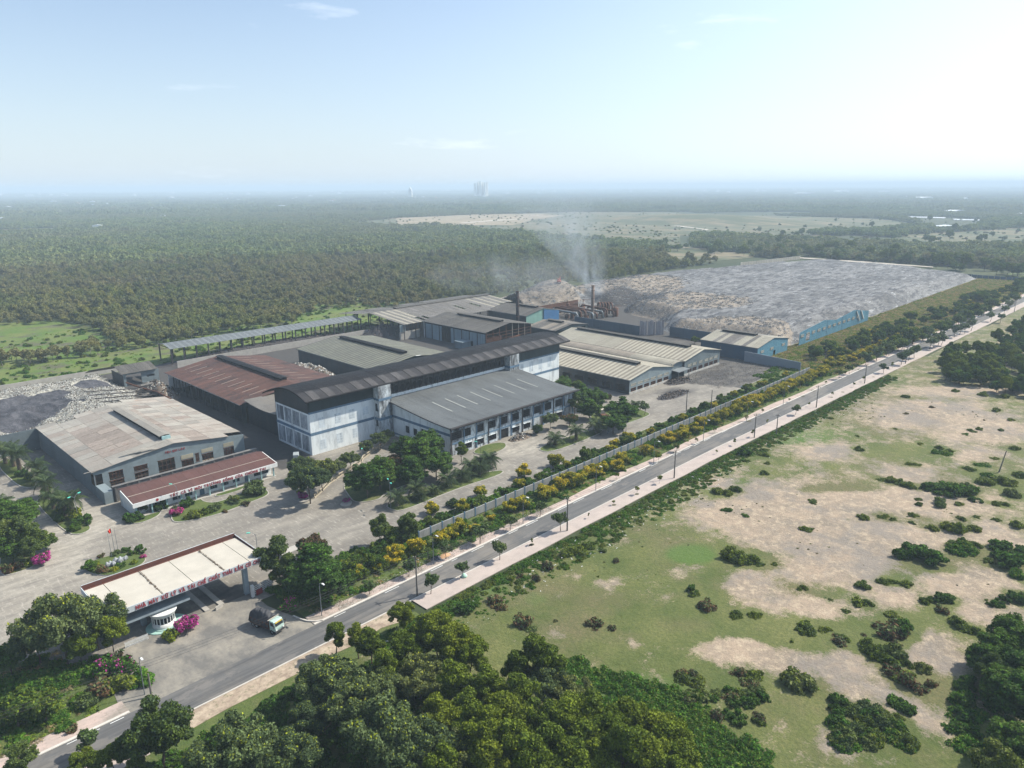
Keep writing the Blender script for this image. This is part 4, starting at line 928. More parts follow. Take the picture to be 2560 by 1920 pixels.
# --- the burnt main hall with the long black vaulted roof
def mainhall():
    o = empty('main_hall', (0,0,0), 0, 'tall blue and white fire-stained main hall under a long black curved roof', 'factory hall')
    X0, X1, Y0, Y1 = 107.6, 224.2, 192., 213.
    mb = MB(); mb.box(X0,X1,Y0,Y0+.25,0,13.3); mb.build('front_wall', WHITEWALL, o)
    MB().box(X0,X0+.25,Y0+.26,Y1-.26,0,13.3).build('gable_wall', WHITEWALL, o); MB().box(X1-.25,X1,Y0+.26,Y1-.26,0,13.3).build('gable_wall', WHITEWALL, o); MB().box(X0,X1,Y1-.25,Y1,0,15.6).build('rear_wall', WDARKX, o)
    def prof(t): # y, z across the roof, t 0 front to 1 rear
        y = 189.4+t*26.8; return y, 18.2-2.2*t+3.1*math.sin(math.pi*(t**.92))
    # dark cladding above the plaster
    for a, b in ((107.5,131.2),(196.9,224.3)): MB().box(a,b,Y0-.08,Y0+.1,13.9,18.4).build('cladding', WDARKX, o)
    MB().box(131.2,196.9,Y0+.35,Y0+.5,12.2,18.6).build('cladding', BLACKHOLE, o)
    for xg, s_ in ((X0-.12,1),(X1+.12,-1)):
        mb = MB(); N = 14; vs = []
        for i in range(N+1):
            t = .11+.76*i/N; y, z = prof(t); vs.append((y, z-.1))
        for (ya, za), (yb, zb) in zip(vs[:-1], vs[1:]):
            mb.add([(xg,ya,13.4),(xg,yb,13.4),(xg,yb,zb),(xg,ya,za),(xg+.12*s_,ya,13.4),(xg+.12*s_,yb,13.4),(xg+.12*s_,yb,zb),(xg+.12*s_,ya,za)], [(0,3,2,1),(4,5,6,7),(3,7,6,2)])
        mb.build('gable_cladding', WDARK, o)
    for z0, z1 in ((6.35,7.25),(13.3,13.95)):
        mb = MB(); mb.box(X0-.06,131.0,Y0-.06,Y0-.004,z0,z1); mb.box(197,X1+.06,Y0-.06,Y0-.004,z0,z1); mb.box(X0-.06,X0-.004,Y0-.004,Y1,z0,z1); mb.build('blue_band', BAND, o)
    # mouldy recessed panels: end wall 4 x 2, front 4 x 2 and right part
    for (z0, z1) in ((8.0,12.7),(.8,5.9)):
        for k in range(4): y = 193.4+k*4.85; MB().box(X0-.03,X0-.005,y,y+4.1,z0,z1).build('wall_panel', MOULD, o)
    for x, z0, z1 in ((110.6,8.3,11.6),(116.4,8.3,11.6),(121.6,8.6,11.8),(126.8,8.8,11.4),(110.6,1.2,4.4),(116.6,1.6,5.0),(122.6,2.0,5.2)):
        mb = MB()
        for i in range(2):
            for j in range(4): mb.box(x+i*1.15,x+i*1.15+1.0,Y0-.03,Y0-.005,z0+j*(z1-z0)/4,z0+(j+.86)*(z1-z0)/4)
        mb.build('louvre_panel', FAINT, o)
    for x in (200.5,206,211.5,217): MB().box(x,x+2.2,Y0-.03,Y0-.005,8.5,12.5).build('wall_panel', FAINT, o)
    # two stair towers
    for a in (131.2,192.0):
        mb = MB(); cells(mb, 'x', 189.0, .2, a, a+5.0, 0, lambda u: 17.9, []); mb.box(a,a+.2,189.21,192-.02,0,17.9); mb.box(a+4.8,a+5.0,189.21,192-.02,0,17.9); t = mb.build('stair_tower', BURNT, o)
        mb = MB()
        for z0, z1 in ((6.35,7.25),(13.0,13.8)): mb.box(a-.05,a+5.05,188.94,188.995,z0,z1); mb.box(a-.05,a-.005,188.995,191.9,z0,z1)
        mb.build('blue_band', BAND, t)
        for z in (9.4,4.2): MB().box(a-.03,a-.004,189.9,191.1,z,z+2.6).build('window', GLASS, t)
    # row of eleven sooty vent bays under the eave between the towers
    LV = plaster('burnt vent panel', (.085,.08,.078), (.018,.018,.02), .9, .38, .62, .8)
    bay = MB(); bay.box(-2.2,2.2,0,.14,-1.9,1.9)
    for s_ in (-1,1): bay.ring(s_*1.05, 0, [(0,0),(.9,0),(.95,.16),(1.02,.16),(1.02,0)], 14)
    bm_ = MB(); bm_.box(-2.35,2.35,0,.12,-1.95,1.95); bmesh_ = bm_.mesh('vent_bay', LV)
    rg = MB(); rg.ring(0,0,[(.80,0),(.95,.22),(1.02,.22),(1.06,0)],16); rgm = rg.mesh('vent_ring', DARKMETAL); dk = MB(); dk.ring(0,0,[(0,.01),(.8,.01)],16); dkm = dk.mesh('vent_hole', BLACKHOLE)
    for k in range(11):
        x = 139.3+k*5.05; b = place('vent_bay', bmesh_, o, (x,Y0+.1,14.9))
        for s_ in (-1,1): place('vent_ring', rgm, b, (s_*1.1,-.02,-.1), (math.pi/2,0,0), (1,1.5,1)); place('vent_hole', dkm, b, (s_*1.1,-.02,-.1), (math.pi/2,0,0), (1,1.5,1))
    # roof: curved sheets side by side, paler along the front fall
    N = 46; XA, XB = 105.2, 227.8; wd = (XB-XA)/N; cache = {}
    for i in range(N):
        for part, (t0, t1, ns) in (('f',(0,.19,3)),('r',(.19,1,9))):
            m = (RBLF[i%2] if part == 'f' else rnd.choice(RBLK)); lift = .10 if (part == 'f' and i%2) else 0.
            key = (part, m.name, lift)
            if key not in cache:
                mb = MB(); ps = [prof(t) for t in np.linspace(t0, t1, ns+1)]
                for (ya, za), (yb, zb) in zip(ps[:-1], ps[1:]):
                    x0_, x1_ = .01, wd-.01
                    mb.add([(x0_,ya,za+lift),(x1_,ya,za+lift),(x1_,yb,zb+lift),(x0_,yb,zb+lift),(x0_,ya,za+.12+lift),(x1_,ya,za+.12+lift),(x1_,yb,zb+.12+lift),(x0_,yb,zb+.12+lift)], [(0,3,2,1),(4,5,6,7),(1,2,6,5),(3,0,4,7),(0,1,5,4),(2,3,7,6)])
                cache[key] = mb.mesh('roof_sheet', m)
            place('roof_sheet', cache[key], o, (XA+i*wd,0,rnd.uniform(0,.04)))
    mb = MB(); mb.tube([(XA,189.35,18.1),(XB,189.35,18.1)], .28, 8)
    for xg in (XA,XB): mb.tube([(xg,*prof(t)) for t in np.linspace(0,1,13)], .22, 6)
    mb.build('eave_trim', RBLK[1], o)
    for x in np.arange(107,228,2.9): 
        pass
    mb = MB(); mb.bar((120.5,196.5,19.9),(123,196.5,19.95),.5,.1); mb.bar((158,203,21.5),(160,203,21.4),.5,.08); mb.build('loose_sheet', WHITEP, o)
    return o
mainhall()
def wing():
    o = empty('front_wing', (0,0,0), 0, 'lower wing of the burnt hall with slate grey roof and two rows of burnt windows', 'factory wing')
    X0, X1, Y0, Y1 = 136.6, 195.2, 160.3, 191.9
    up = [(134.9,139.1),(140.6,144.0),(146.2,149.6),(151.6,154.9),(157.0,160.4),(162.4,165.8),(167.9,171.2),(173.4,176.7),(178.8,182.2),(184.4,187.8)]
    up = [(a+2.2,b+2.2) if i == 0 else (a+1.,b+1.) for i,(a,b) in enumerate(up)]; ops = [(a,b,5.0,7.6) for a, b in up]
    low = [(142.0,145.4),(147.2,150.6),(152.8,156.2),(163.6,167.0),(169.2,172.4),(180.,183.3),(186,189)]; ops += [(a,b,.9,2.7) for a, b in low]; ops += [(157.8,161.9,0,3.3)]
    mb = MB(); cells(mb, 'x', Y0, .25, X0, X1, 0, lambda u: 9.3, ops); mb.build('front_wall', BURNT, o)
    for a, b in up: window(o, a, b, Y0, 5.0, 7.6, 4, 4, DARKMETAL, .12, BLACKHOLE); MB().box(a-.3,b+.3,Y0-.55,Y0-.01,7.75,7.87).build('sunshade', BURNT, o)
    for a, b in low: window(o, a, b, Y0, .9, 2.7, 4, 3, DARKMETAL, .12, BLACKHOLE); MB().box(a-.3,b+.3,Y0-.5,Y0-.01,2.82,2.92).build('sunshade', BURNT, o)
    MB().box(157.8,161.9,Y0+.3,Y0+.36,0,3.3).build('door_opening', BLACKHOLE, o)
    for k in range(12): x = X0+.3+k*5.28; MB().box(x-.25,x+.25,Y0-.18,Y0-.005,0,9.2).build('pilaster', BAND if k%3 else DARKMETAL, o)
    mb = MB(); mb.box(X0,X1,Y0-.07,Y0-.006,3.55,4.1); mb.build('blue_band', BAND, o)
    def tp(u): t = (u-Y0)/(Y1-Y0); return 9.3+2.5*t**1.15-.1
    mb = MB(); cells(mb, 'y', X0, .25, Y0+.26, Y1, 0, tp, [(163,165.4,2.2,4.6),(176.5,178.5,2.6,5.),(180.6,182.6,2.6,5.),(170.5,174.6,0,5.8)], 0, list(np.linspace(Y0+.26,Y1,9))); mb.build('end_wall', WHITEWALL, o)
    for a, b in ((163,165.4),(176.5,178.5),(180.6,182.6)): MB().box(X0+.1,X0+.15,a,b,2.2,5.).build('window', GLASS, o)
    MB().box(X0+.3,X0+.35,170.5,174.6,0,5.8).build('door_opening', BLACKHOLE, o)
    mb = MB(); mb.box(X0-.06,X0-.005,Y0,Y1,6.35,7.2); mb.box(X0-.06,X0-.005,Y0,Y1,3.55-2.9,1.2); mb.build('blue_band', BAND, o)
    mb = MB(); cells(mb, 'y', X1-.25, .25, Y0+.26, Y1, 0, tp, [], 0, list(np.linspace(Y0+.26,Y1,9))); mb.build('end_wall', WHITEWALL, o)
    def prof(t): y = 158.9+t*33.0; return y, 9.45+2.75*t**1.12-.55*math.sin(math.pi*t)*(1-t)+.0
    XA, XB, N = 135.4, 196.4, 30; wd = (XB-XA)/N; mb = MB(); ps = [prof(t) for t in np.linspace(0,1,9)]
    for (ya, za), (yb, zb) in zip(ps[:-1], ps[1:]):
        mb.add([(.01,ya,za),(wd-.01,ya,za),(wd-.01,yb,zb),(.01,yb,zb),(.01,ya,za+.1),(wd-.01,ya,za+.1),(wd-.01,yb,zb+.1),(.01,yb,zb+.1)], [(0,3,2,1),(4,5,6,7),(1,2,6,5),(3,0,4,7),(0,1,5,4),(2,3,7,6)])
    me = mb.mesh('roof_sheet', RWNG[0])
    for i in range(N): place('roof_sheet', me, o, (XA+i*wd,0,rnd.uniform(0,.015)))
    mb = MB(); mb.tube([(XA,158.7,9.35),(XB,158.7,9.35)], .42, 10); 
    for xg in (XA,XB): mb.tube([(xg,y,z) for y, z in ps], .16, 6)
    mb.build('eave_roll', RBLF[0], o)
    SK = simple('clouded rooflight', (.27,.28,.26), (.21,.22,.21), .8)
    for x in (146.5,152.2,157.6,163.6,169.4,175.4,181.4,187.3):
        mb = MB(); ts = np.linspace(.35,.66,5)
        for t0, t1 in zip(ts[:-1], ts[1:]):
            (ya, za), (yb, zb) = prof(t0), prof(t1); mb.bar((x,ya,za+.15),(x,yb,zb+.15),.45,.05)
        mb.build('rooflight_strip', SK, o)
wing()
# small curved link roof at the left end
o = empty('link_building', (0,0,0), 0, 'small dark link building with curved grey roof between rust red hall and burnt hall', 'building')
mb = MB(); mb.box(109.5,119.8,213.5,237.4,0,7.0); mb.build('wall', WDARK, o)
mb = MB()
for k in range(8):
    a = 213.1+k*3.1; b = a+3.05; f = lambda y: 7.4+.9*abs((y-225)/12)**2
    mb.add([(108.6,a,f(a)),(120.4,a,f(a)),(120.4,b,f(b)),(108.6,b,f(b)),(108.6,a,f(a)+.12),(120.4,a,f(a)+.12),(120.4,b,f(b)+.12),(108.6,b,f(b)+.12)], [(0,3,2,1),(4,5,6,7),(0,1,5,4),(1,2,6,5),(2,3,7,6),(3,0,4,7)])
mb.build('roof', ROLD[1], o)

# --- long open shed at the back
o = empty('open_shed', (0,0,0), 0, 'long open shed on black posts with a blue grey striped roof at the back', 'open shed')
slope(o, (125,353.5,9.2), (231.5,353.5,9.2), 8.4, 1.35, (0,-1), 1.5, None, .04, .07, .02, pick=lambda i,r,n,q: RBLU[i%2])
slope(o, (125,353.6,9.2), (231.5,353.6,9.2), 7.6, 1.25, (0,1), 1.5, None, .04, .07, .02, pick=lambda i,r,n,q: RBLU[(i+1)%2])
post = MB().box(-.26,.26,-.26,.26,0,8.0).mesh('post', DARKMETAL)
for k in range(19):
    x = 125.6+k*5.85
    for y in (346.0,360.2): place('post', post, o, (x,y,0))
    if k < 18: mb = MB(); mb.bar((x,346,5.6),(x+5.85,346,5.6),.12); mb.bar((x,360.2,5.6),(x+5.85,360.2,5.6),.12); mb.bar((x,346,7.9),(x,360.2,7.9),.14,.3); mb.build('brace', DARKMETAL, o)
# old big shed
o = empty('storage_shed', (0,0,0), 0, 'big old open shed with faded grey brown roof and missing sheets', 'shed')
slope(o, (235,343,11.2), (330,343,11.2), 31.5, 2.7, (0,-1), 2.2, ROLD, .06, .07, .05, 3, lambda i,r,n,q: (i,r) in ((7,2),(9,2),(24,1),(30,1)) or (i > 36 and r == 2), pick=lambda i,r,n,q: RCRM[2] if (i%2 and i < 9) or (i%3 == 0 and i > 30) else rnd.choice(ROLD), tilt=.004)
slope(o, (231,343.2,11.2), (330,343.2,11.2), 26, 2.6, (0,1), 2.2, ROLD+RDK, .06, .07, .05, 2, lambda i,r,n,q: (i,r) in ((14,1),(16,1),(17,1),(25,1)), tilt=.004)
ridge_vent(o, 0, 0, 0, -50) if False else None
mb = MB()
for x in np.arange(235.6, 330, 7.8):
    for y in (312,327,343,356,368): mb.bar((x,y,0),(x,y,8.5+(2.5*(1-abs(y-343)/31))),.35)
mb.build('post', DARKMETAL, o)
MB().box(233.2,247,313,313.3,0,4.6).build('front_wall', CONC, o); MB().box(233.2,237,312.6,312.9,4.6,8.4).build('wall_panel', WGREY, o)
mb = MB(); 
for k in range(5): mb.bar((237+k*2.6,312.8,4.6),(237+k*2.6,312.8,8.3),.15)
mb.bar((237,312.8,6.4),(248,312.8,6.4),.12); mb.build('bracing', RUST, o)
mb = MB(); pr = [(236+i*(92/30), 345.2) for i in range(31)]
for k, (x, y) in enumerate(pr[6:]): mb.box(x,x+2.9,y-1.7,y+1.7,11.2,12.+(.15 if k%3 else .0), tops=(11.8,11.8,12.1,12.1))
mb.build('ridge_vent', RDK[0], o)
# tall blue grey hall with open gable
B5 = shed('tall blue grey hall with open rusty gable frame and dark brown roof', 247.5,281.5,261.,310.,9.3,12.,RDK,2.3,WHALL,None,(266,300),over=.8,open_front=True,venttop=RDK[1])
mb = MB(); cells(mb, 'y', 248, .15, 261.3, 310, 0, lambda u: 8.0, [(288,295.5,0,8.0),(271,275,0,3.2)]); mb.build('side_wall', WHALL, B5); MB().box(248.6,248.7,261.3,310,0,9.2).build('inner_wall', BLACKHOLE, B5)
mb = MB(); cells(mb, 'y', 280.8, .15, 261.3, 310, 0, lambda u: 9.2, []); mb.build('side_wall', WDARK, B5)
for k in range(8):
    x = 248.2+k*4.7; MB().bar((x,261,0),(x,261,9.2+2.6*(1-abs(x-264.5)/17)),.28).build('gable_post', PALE_BARK if k in (4,5,6) else RUST, B5)
mb = MB(); 
for z in (4.6,6.2,7.8): mb.bar((248,260.9,z),(281.3,260.9,z),.16)
mb.bar((254,260.6,2.2),(272,260.4,4.4),.7,.7); mb.build('pipe', RUST, B5); MB().box(250,262,264,264.2,0,5.).build('boiler_casing', simple('orange rust', (.25,.10,.05), (.16,.08,.05)), B5)
o = tag(MB().box(241,247,271,277,0,3.6).box(240.6,247.2,270.6,277.4,3.61,3.8).build('equipment_cabin', WHALL), 'small blue grey cabin against the wall of the tall open gabled hall', 'cabin')
# green and blue ended shed, little shed
B6 = shed('shed with pale green gable and dark brown roof beside the black chimney', 300.5,329.,282.5,314.,8.4,11.1,RDK,2.3,GRNW,WDARK,(287,303),fops=[],over=.5,venttop=RDK[1])
tag(MB().box(315.2,328.8,282.0,282.4,0,8.2, tops=(10.4,8.3,8.3,10.4)).build('blue_screen', BLUW2), 'strong blue corrugated screen beside the pale green gable', 'screen')
B7 = shed('small brown roofed open shed at the foot of the blue screen', 290.5,318.,251.5,272.,5.2,7.1,[RDK[1],RCRM[1]],2.3,WDARKX,WDARK,(258,268),over=.4,fops=[(292,303,0,4.6),(305,316,0,4.6)],xr=304.,venttop=RDK[1],back=False)
# chimneys
def chimney(x, y, h, r, label, mats):
    o = empty('chimney', (x,y,0), 0, label, 'chimney'); mb = MB(); mb.ring(0,0,[(r*1.05,0),(r,h*.45),(r*.92,h),(r*.7,h),(r*.65,h-1.5)],16); mb.build('stack', mats, o, True)
    for z in (h*.35,h*.62,h*.85,h-.3): mb = MB(); mb.ring(0,0,[(r*1.0,z),(r*1.16,z+.02),(r*1.16,z+.2),(r*1.,z+.22)],16); mb.build('band', RUST, o)
    return o
chimney(297.5,286.5,22.6,.92,'black steel chimney standing behind the tall open gabled hall', simple('soot chimney', (.022,.018,.02), (.045,.03,.03), .5))
chimney(353.5,276.,21.3,1.0,'brown and grey chimney rising from the rusted pipework', simple('brown chimney', (.16,.10,.07), (.27,.22,.18), .25))
# blue shed far right
B10 = shed('bright blue gabled shed with dusty brown roof beside the rubbish hill', 316.3,348.5,149.3,179.,6.8,9.3,[ROLD[0],RCRM[2]],2.2,BLUEW,BLUED,(158,176),fops=[(320.5,322,4.4,5.2),(328,329.3,4.9,6.4),(333.,335.3,0,2.9)],over=.4,venttop=RDK[1],tilt=0) if False else \
      shed('bright blue gabled shed with dusty brown roof beside the rubbish hill', 316.3,348.5,149.3,179.,6.8,9.3,[ROLD[0],RCRM[2]],2.2,BLUEW,BLUED,(158,176),fops=[(333.,335.3,0,2.9)],over=.4,venttop=RDK[1])
for a in (319.5,329.5,342.): window(B10, a, a+3.2, 149.3-.1, 3.8, 4.9, 6, 1, YEL_TRIM, .12, WHITEP, .05)
tag(MB().box(313.8,314.15,127.6,154.5,0,4.8, tops=(3.9,3.9,4.9,4.9)).build('yard_wall', metal_sheet('pale grey wall', (.23,.26,.30), (.20,.23,.265), (.15,.17,.19), .3, 'Y', jit=.05)), 'plain pale grey yard wall before the bright blue shed', 'wall')
# rusty pipe plant between chimney and heap
def pipeworks():
    o = empty('pipe_plant', (0,0,0), 0, 'tangle of rusted pipes, tanks and fans round the brown chimney', 'pipe plant')
    q = random.Random(5)
    for k in range(9):
        x = 337+k*4.1; mb = MB(); y0 = 272+q.uniform(0,4); z = q.uniform(2.2,6.2)
        mb.tube([(x,y0,.2),(x,y0,z),(x+.4,y0+1.4,z+.9),(x+.5,y0+12,z+1.),(x+.5,y0+20,z+1.2),(x+1,y0+22,z)], .62, 9); mb.build('duct', RUST if k%3 else GREYMETAL, o, True)
    for k in range(12):
        x = 336+q.uniform(0,38); y = 272+q.uniform(0,32); h = q.uniform(2,6.5); r = q.uniform(.9,1.9)
        mb = MB(); mb.ring(x,y,[(0,h+.5),(r*.6,h+.35),(r,h),(r,.0)],14); mb.build('tank', RUST if k%4 else DARKMETAL, o, True)
    for k in range(26):
        a = Vector((336+q.uniform(0,38), 271+q.uniform(0,34), 0)); h = q.uniform(3,8.4); mb = MB(); mb.bar(a, a+Vector((0,0,h)), .25); b = a+Vector((q.choice((-1,1))*q.uniform(3,7),0,h-q.uniform(0,1.5))); mb.bar(a+Vector((0,0,h-.3)), b, .22); mb.bar(a+Vector((0,0,h-1.4)), b+Vector((0,4,-.8)), .2); mb.build('frame_member', DARKMETAL if k%2 else RUST, o)
    for k in range(5):
        mb = MB(); mb.tube([(369+k*1.2,282-k*1.5,1),(369+k*1.2,282-k*1.5,6.6),(370.2+k*1.2,283.6-k*1.5,7.8),(372+k*1.2,286-k,7.4),(373+k*1.2,287-k,3.)], .55, 8); mb.build('bent_duct', RUST, o, True)
    MB().box(334.,376,306,306.3,0,7.).build('rear_screen', RUST, o)
pipeworks()
def retaining():
    o = empty('retaining_wall', (0,0,0), 0, 'blue grey sheet wall along the foot of the rubbish hill behind the cream sheds', 'wall'); mt = metal_sheet('slate blue sheet', (.085,.115,.145), (.07,.10,.13), (.10,.11,.12), .4, 'Y', jit=.15)
    mb = MB().box(-.1,.1,0,4.6,0,5.2).mesh('wall_panel', mt)
    for k in range(10): place('wall_panel', mb, o, (332.5,226.5+k*4.65,0))
    for k in range(7): place('wall_panel', mb, o, (342.8,181+k*4.65,0))
    f = plaster('torn pale fabric', (.33,.30,.30), (.12,.10,.10), .7)
    for a, b in (((332.5,226.4),(335.6,223.6)),((335.9,223.4),(339.2,220.6)),((339.4,220.4),(342.8,217.4))):
        mb = MB(); N = 5; vs = []
        for i in range(N+1):
            t = i/N; x = a[0]+(b[0]-a[0])*t; y = a[1]+(b[1]-a[1])*t+.3*math.sin(t*9); vs += [(x,y,0),(x,y,7.6+rnd.uniform(-.6,.9)),(x+.1,y+.12,0),(x+.1,y+.12,7.4)]
        for i in range(N): c_ = 4*i; mb.add([vs[c_],vs[c_+4],vs[c_+5],vs[c_+1],vs[c_+2],vs[c_+6],vs[c_+7],vs[c_+3]], [(0,1,2,3),(7,6,5,4),(3,2,6,7),(0,3,7,4),(1,5,6,2)])
        mb.build('torn_screen', f, o)
retaining()
# tall bright blue facade left standing against the hill
o = empty('blue_facade', (0,0,0), 0, 'bright blue broken double gabled facade standing against the rubbish hill', 'facade')
tp_ = [(363,7.2),(394,9.6),(411,7.6),(437,9.9),(461,6.5)]
us_ = [(363+k*7.0,370+k*7.0) for k in range(14)]
tz = lambda u: float(np.interp(u, [p[0] for p in tp_], [p[1] for p in tp_]))
for k, (a, b) in enumerate(us_):
    mb = MB(); ops = [(371,376,1.6,4.9)] if k == 1 else []; cells(mb, 'x', 149.6+rnd.uniform(-.05,.05), .15, a+.03, b-.03, 0 if a < 375 else .5, tz, [x_ for x_ in ops if a <= x_[0] and x_[1] <= b], 0, [394,411,436]); mb.build('wall_panel', BLUEW, o)
    if k < 12: window(o, a+1.2, a+4.8, 149.4, 4.6, 5.9, 6, 1, YEL_TRIM, .12, WHITEP, .06)
mb = MB(); mb.bar((440,149.3,8.8),(446,149.2,2.5),.4); mb.bar((447,149.3,8.5),(452,149.2,3.),.5); mb.build('loose_sheet', WHITEP, o)
# little ruined shed by the white heap
o = empty('ruined_shed', (0,0,0), 0, 'small dark roofed ruined shed behind the white plastic heap', 'shed')
slope(o, (95.2,328.2,7.8), (109.6,328.2,7.8), 8.6, 2., (0,-1), 1.8, RDK, .05, .06, .03); slope(o, (87,333,6.8), (109.6,328.4,7.8), 7, 2.4, (0,1), 1.8, RDK, .05, .06, .05)
mb = MB(); cells(mb, 'x', 320.6, .15, 96, 110.2, 0, lambda u: 5.6, [(97,103,0,5.0),(105.3,108.4,2.8,3.8)]); mb.build('front_wall', WGREY, o); mb = MB(); mb.box(110.1,110.3,320.8,335,0,5.6); mb.build('side_wall', WGREYY, o); MB().box(96,96.2,321,335,0,5.).build('side_wall', WDARK, o)
tag(MB().box(125,232,338.6,338.9,0,3.2).build('coal_wall', CONC), 'stained concrete wall below the long open shed', 'wall')
tag(MB().box(0,108,352,352.3,0,2.4).build('back_wall', CONC), 'low grey wall behind the white plastic heap', 'wall')
# ------------------------------------------------------------------ heaps of refuse
def hill_z(X, Y):
    yr = 152+0*X; left = np.interp(X, [335,370,395,430,480,560,640,740,800], [226,300,345,352,356,352,340,318,300])
    near = np.interp(Y, [140,180,215,226,232,275,300,330,360,400], [352,350,346,352,372,384,394,398,400,400]); farx = np.interp(Y, [140,160,300,400], [735,745,800,800])
    d = np.minimum.reduce([(Y-yr)*.62, (left+14-Y)*.5, (X-near)*.55, (farx-X)*.5])
    z = (7.9-2.0*sstep(520, 760, X))*sstep(0, 9, d)+sstep(0,8,d)*(fbm(X, Y, .03, 21)*1.1+fbm(X, Y*.5, .11, 22)*.6+np.abs(fbm(X*.5, Y, .45, 27, 3))*-.7)
    z -= 7.5*np.exp(-(((X-405)/17)**2+((Y-290)/12)**2))                  # burnt hollow
    z += 4.6*np.exp(-(((X-470)/48)**2+((Y-322)/20)**2))*(1+.25*fbm(X,Y,.12,29)); z += 2.5*np.exp(-(((X-430)/22)**2+((Y-262)/14)**2))
    h2 = 15.5*np.exp(-((((X-392)*.8+(Y-342)*.6)/30)**2+((-(X-392)*.6+(Y-342)*.8)/22)**2)**1.15)
    h2 += 8*np.exp(-(((X-352)/20)**2+((Y-352)/18)**2))
    r_ = fbm(X, Y, .35, 23, 3)*.8
    z = np.maximum(z, h2+np.where(h2 > 1, r_, 0))
    return np.where(d > -30, z-.25, -.3)
TRASH = [('F',330,130,150,60,1.2),('F',700,110,190,34,1.1),('F',900,175,250,30,1.2),('F',640,90,170,14,.9),('F',1050,260,190,34,.85),('F',1230,285,90,40,1.1),('F',870,262,60,30,.7),('F',620,175,110,40,.8),('F',1480,242,70,12,.8),('F',180,150,60,30,1.),('F',1150,250,70,16,.7),('F',700,270,60,24,.6)]
BURNT_B = [('F',640,160,80,26,1.),('F',760,170,60,22,.9),('F',600,205,70,22,.9),('M',1500,480,260,70,.6)]
n = NB('landfill cover')
e = n.math('ADD', n.attr('trash'), n.math('MULTIPLY', n.math('SUBTRACT', n.noise(.10, 8, .7), .5), 1.2))
cov = n.mix(n.ramp(n.noise(.045, 9, .76, (.35,1.,1)), [(.40,0),(.60,1)]), (.095,.096,.098), (.205,.205,.205))
cov = n.mix(n.ramp(n.noise(.22, 9, .78, (.35,1.3,1), w=3), [(.49,0),(.56,.9)]), cov, (.035,.037,.045))
cov = n.mix(n.ramp(n.noise(.12, 9, .8, (.25,1.6,1), w=19), [(.475,0),(.50,.9),(.525,0)]), cov, (.022,.023,.028))
cov = n.mix(n.ramp(n.noise(.30, 8, .76, (.3,1.,1), w=8), [(.57,0),(.66,.8)]), cov, (.36,.37,.38))
tr_ = n.mix(n.ramp(n.noise(.5, 8, .75), [(.36,0),(.64,1)]), (.27,.225,.175), (.135,.112,.092))
tr_ = n.mix(n.ramp(n.noise(1.6, 6, .78, w=4), [(.55,0),(.66,.9)]), tr_, (.44,.42,.39))
c = n.mix(n.ramp(e, [(.46,0),(.58,1)]), cov, tr_)
c = n.mix(n.ramp(n.attr('burnt'), [(.25,0),(.8,.88)]), c, (.022,.022,.026))
M_HILL = n.fin(c, .8); n.bump(n.noise(.5, 8, .75, (.4,1.2,1)), 1., .5)
grid_mesh('rubbish_hill', np.arange(325, 800, 1.7), np.arange(140, 400, 1.7), hill_z, M_HILL,
   dict(trash=lambda X,Y: blobval(X,Y,TRASH,8.), burnt=lambda X,Y: blobval(X,Y,BURNT_B,6.)), keep=lambda X,Y: (hill_z(X,Y) > -.24))['kind'] = 'structure'
def heapL_z(X, Y):
    left = 0; d = np.minimum.reduce([(Y-261.2)*2.2, (346-Y)*.5, (96+0*X-X-np.clip((300-Y)*.15,0,8)+np.clip(Y-320,-50,0)*0)*.9])
    z = 5.6*sstep(0, 9, d)+sstep(0,6,d)*(fbm(X,Y,.06,31)*1.1+np.abs(fbm(X,Y*.6,.28,33,3))*-.9+fbm(X,Y,.5,32,3)*.38)
    z += 1.2*np.exp(-(((X-80)/20)**2+((Y-285)/14)**2))
    return z-.2
TARP = [('T',400,680,400,165,1.4),('T',60,720,300,160,1.4),('T',700,500,200,60,1.),('T',1180,380,300,75,1.3),('T',980,640,110,20,.9),('T',150,850,260,110,1.4),('T',700,640,160,70,1.)]
n = NB('white plastic heap')
e = n.math('ADD', n.attr('tarp'), n.math('MULTIPLY', n.math('SUBTRACT', n.noise(.16, 7, .7), .5), .9))
pl = n.mix(n.ramp(n.noise(1.2, 8, .8), [(.38,0),(.62,1)]), (.50,.485,.42), (.26,.245,.195))
pl = n.mix(n.ramp(n.noise(3.0, 5, .8, w=4), [(.53,0),(.62,.9)]), pl, (.66,.65,.62))
pl = n.mix(n.ramp(n.noise(2.3, 5, .8, w=7), [(.58,0),(.68,.85)]), pl, (.10,.09,.07))
ta = n.mix(n.ramp(n.noise(.35, 8, .75, (1,.35,1)), [(.4,0),(.62,1)]), (.050,.050,.058), (.105,.104,.115))
ta = n.mix(n.ramp(n.noise(.9, 6, .75, (1,.3,1), w=2), [(.58,0),(.7,.7)]), ta, (.24,.24,.25)); ta = n.mix(n.ramp(n.noise(.25, 9, .8, (1,.3,1), w=6), [(.47,0),(.50,.9),(.53,0)]), ta, (.015,.015,.02))
M_HL = n.fin(n.mix(n.ramp(e, [(.50,0),(.54,1)]), pl, ta), .8); n.bump(n.noise(1.3, 7, .8), 1., .45)
grid_mesh('plastic_heap', np.arange(-40, 100, .9), np.arange(261, 347, .9), heapL_z, M_HL, dict(tarp=lambda X,Y: blobval(X,Y,TARP,5.5)), keep=lambda X,Y: heapL_z(X,Y) > -.15)['kind'] = 'structure'
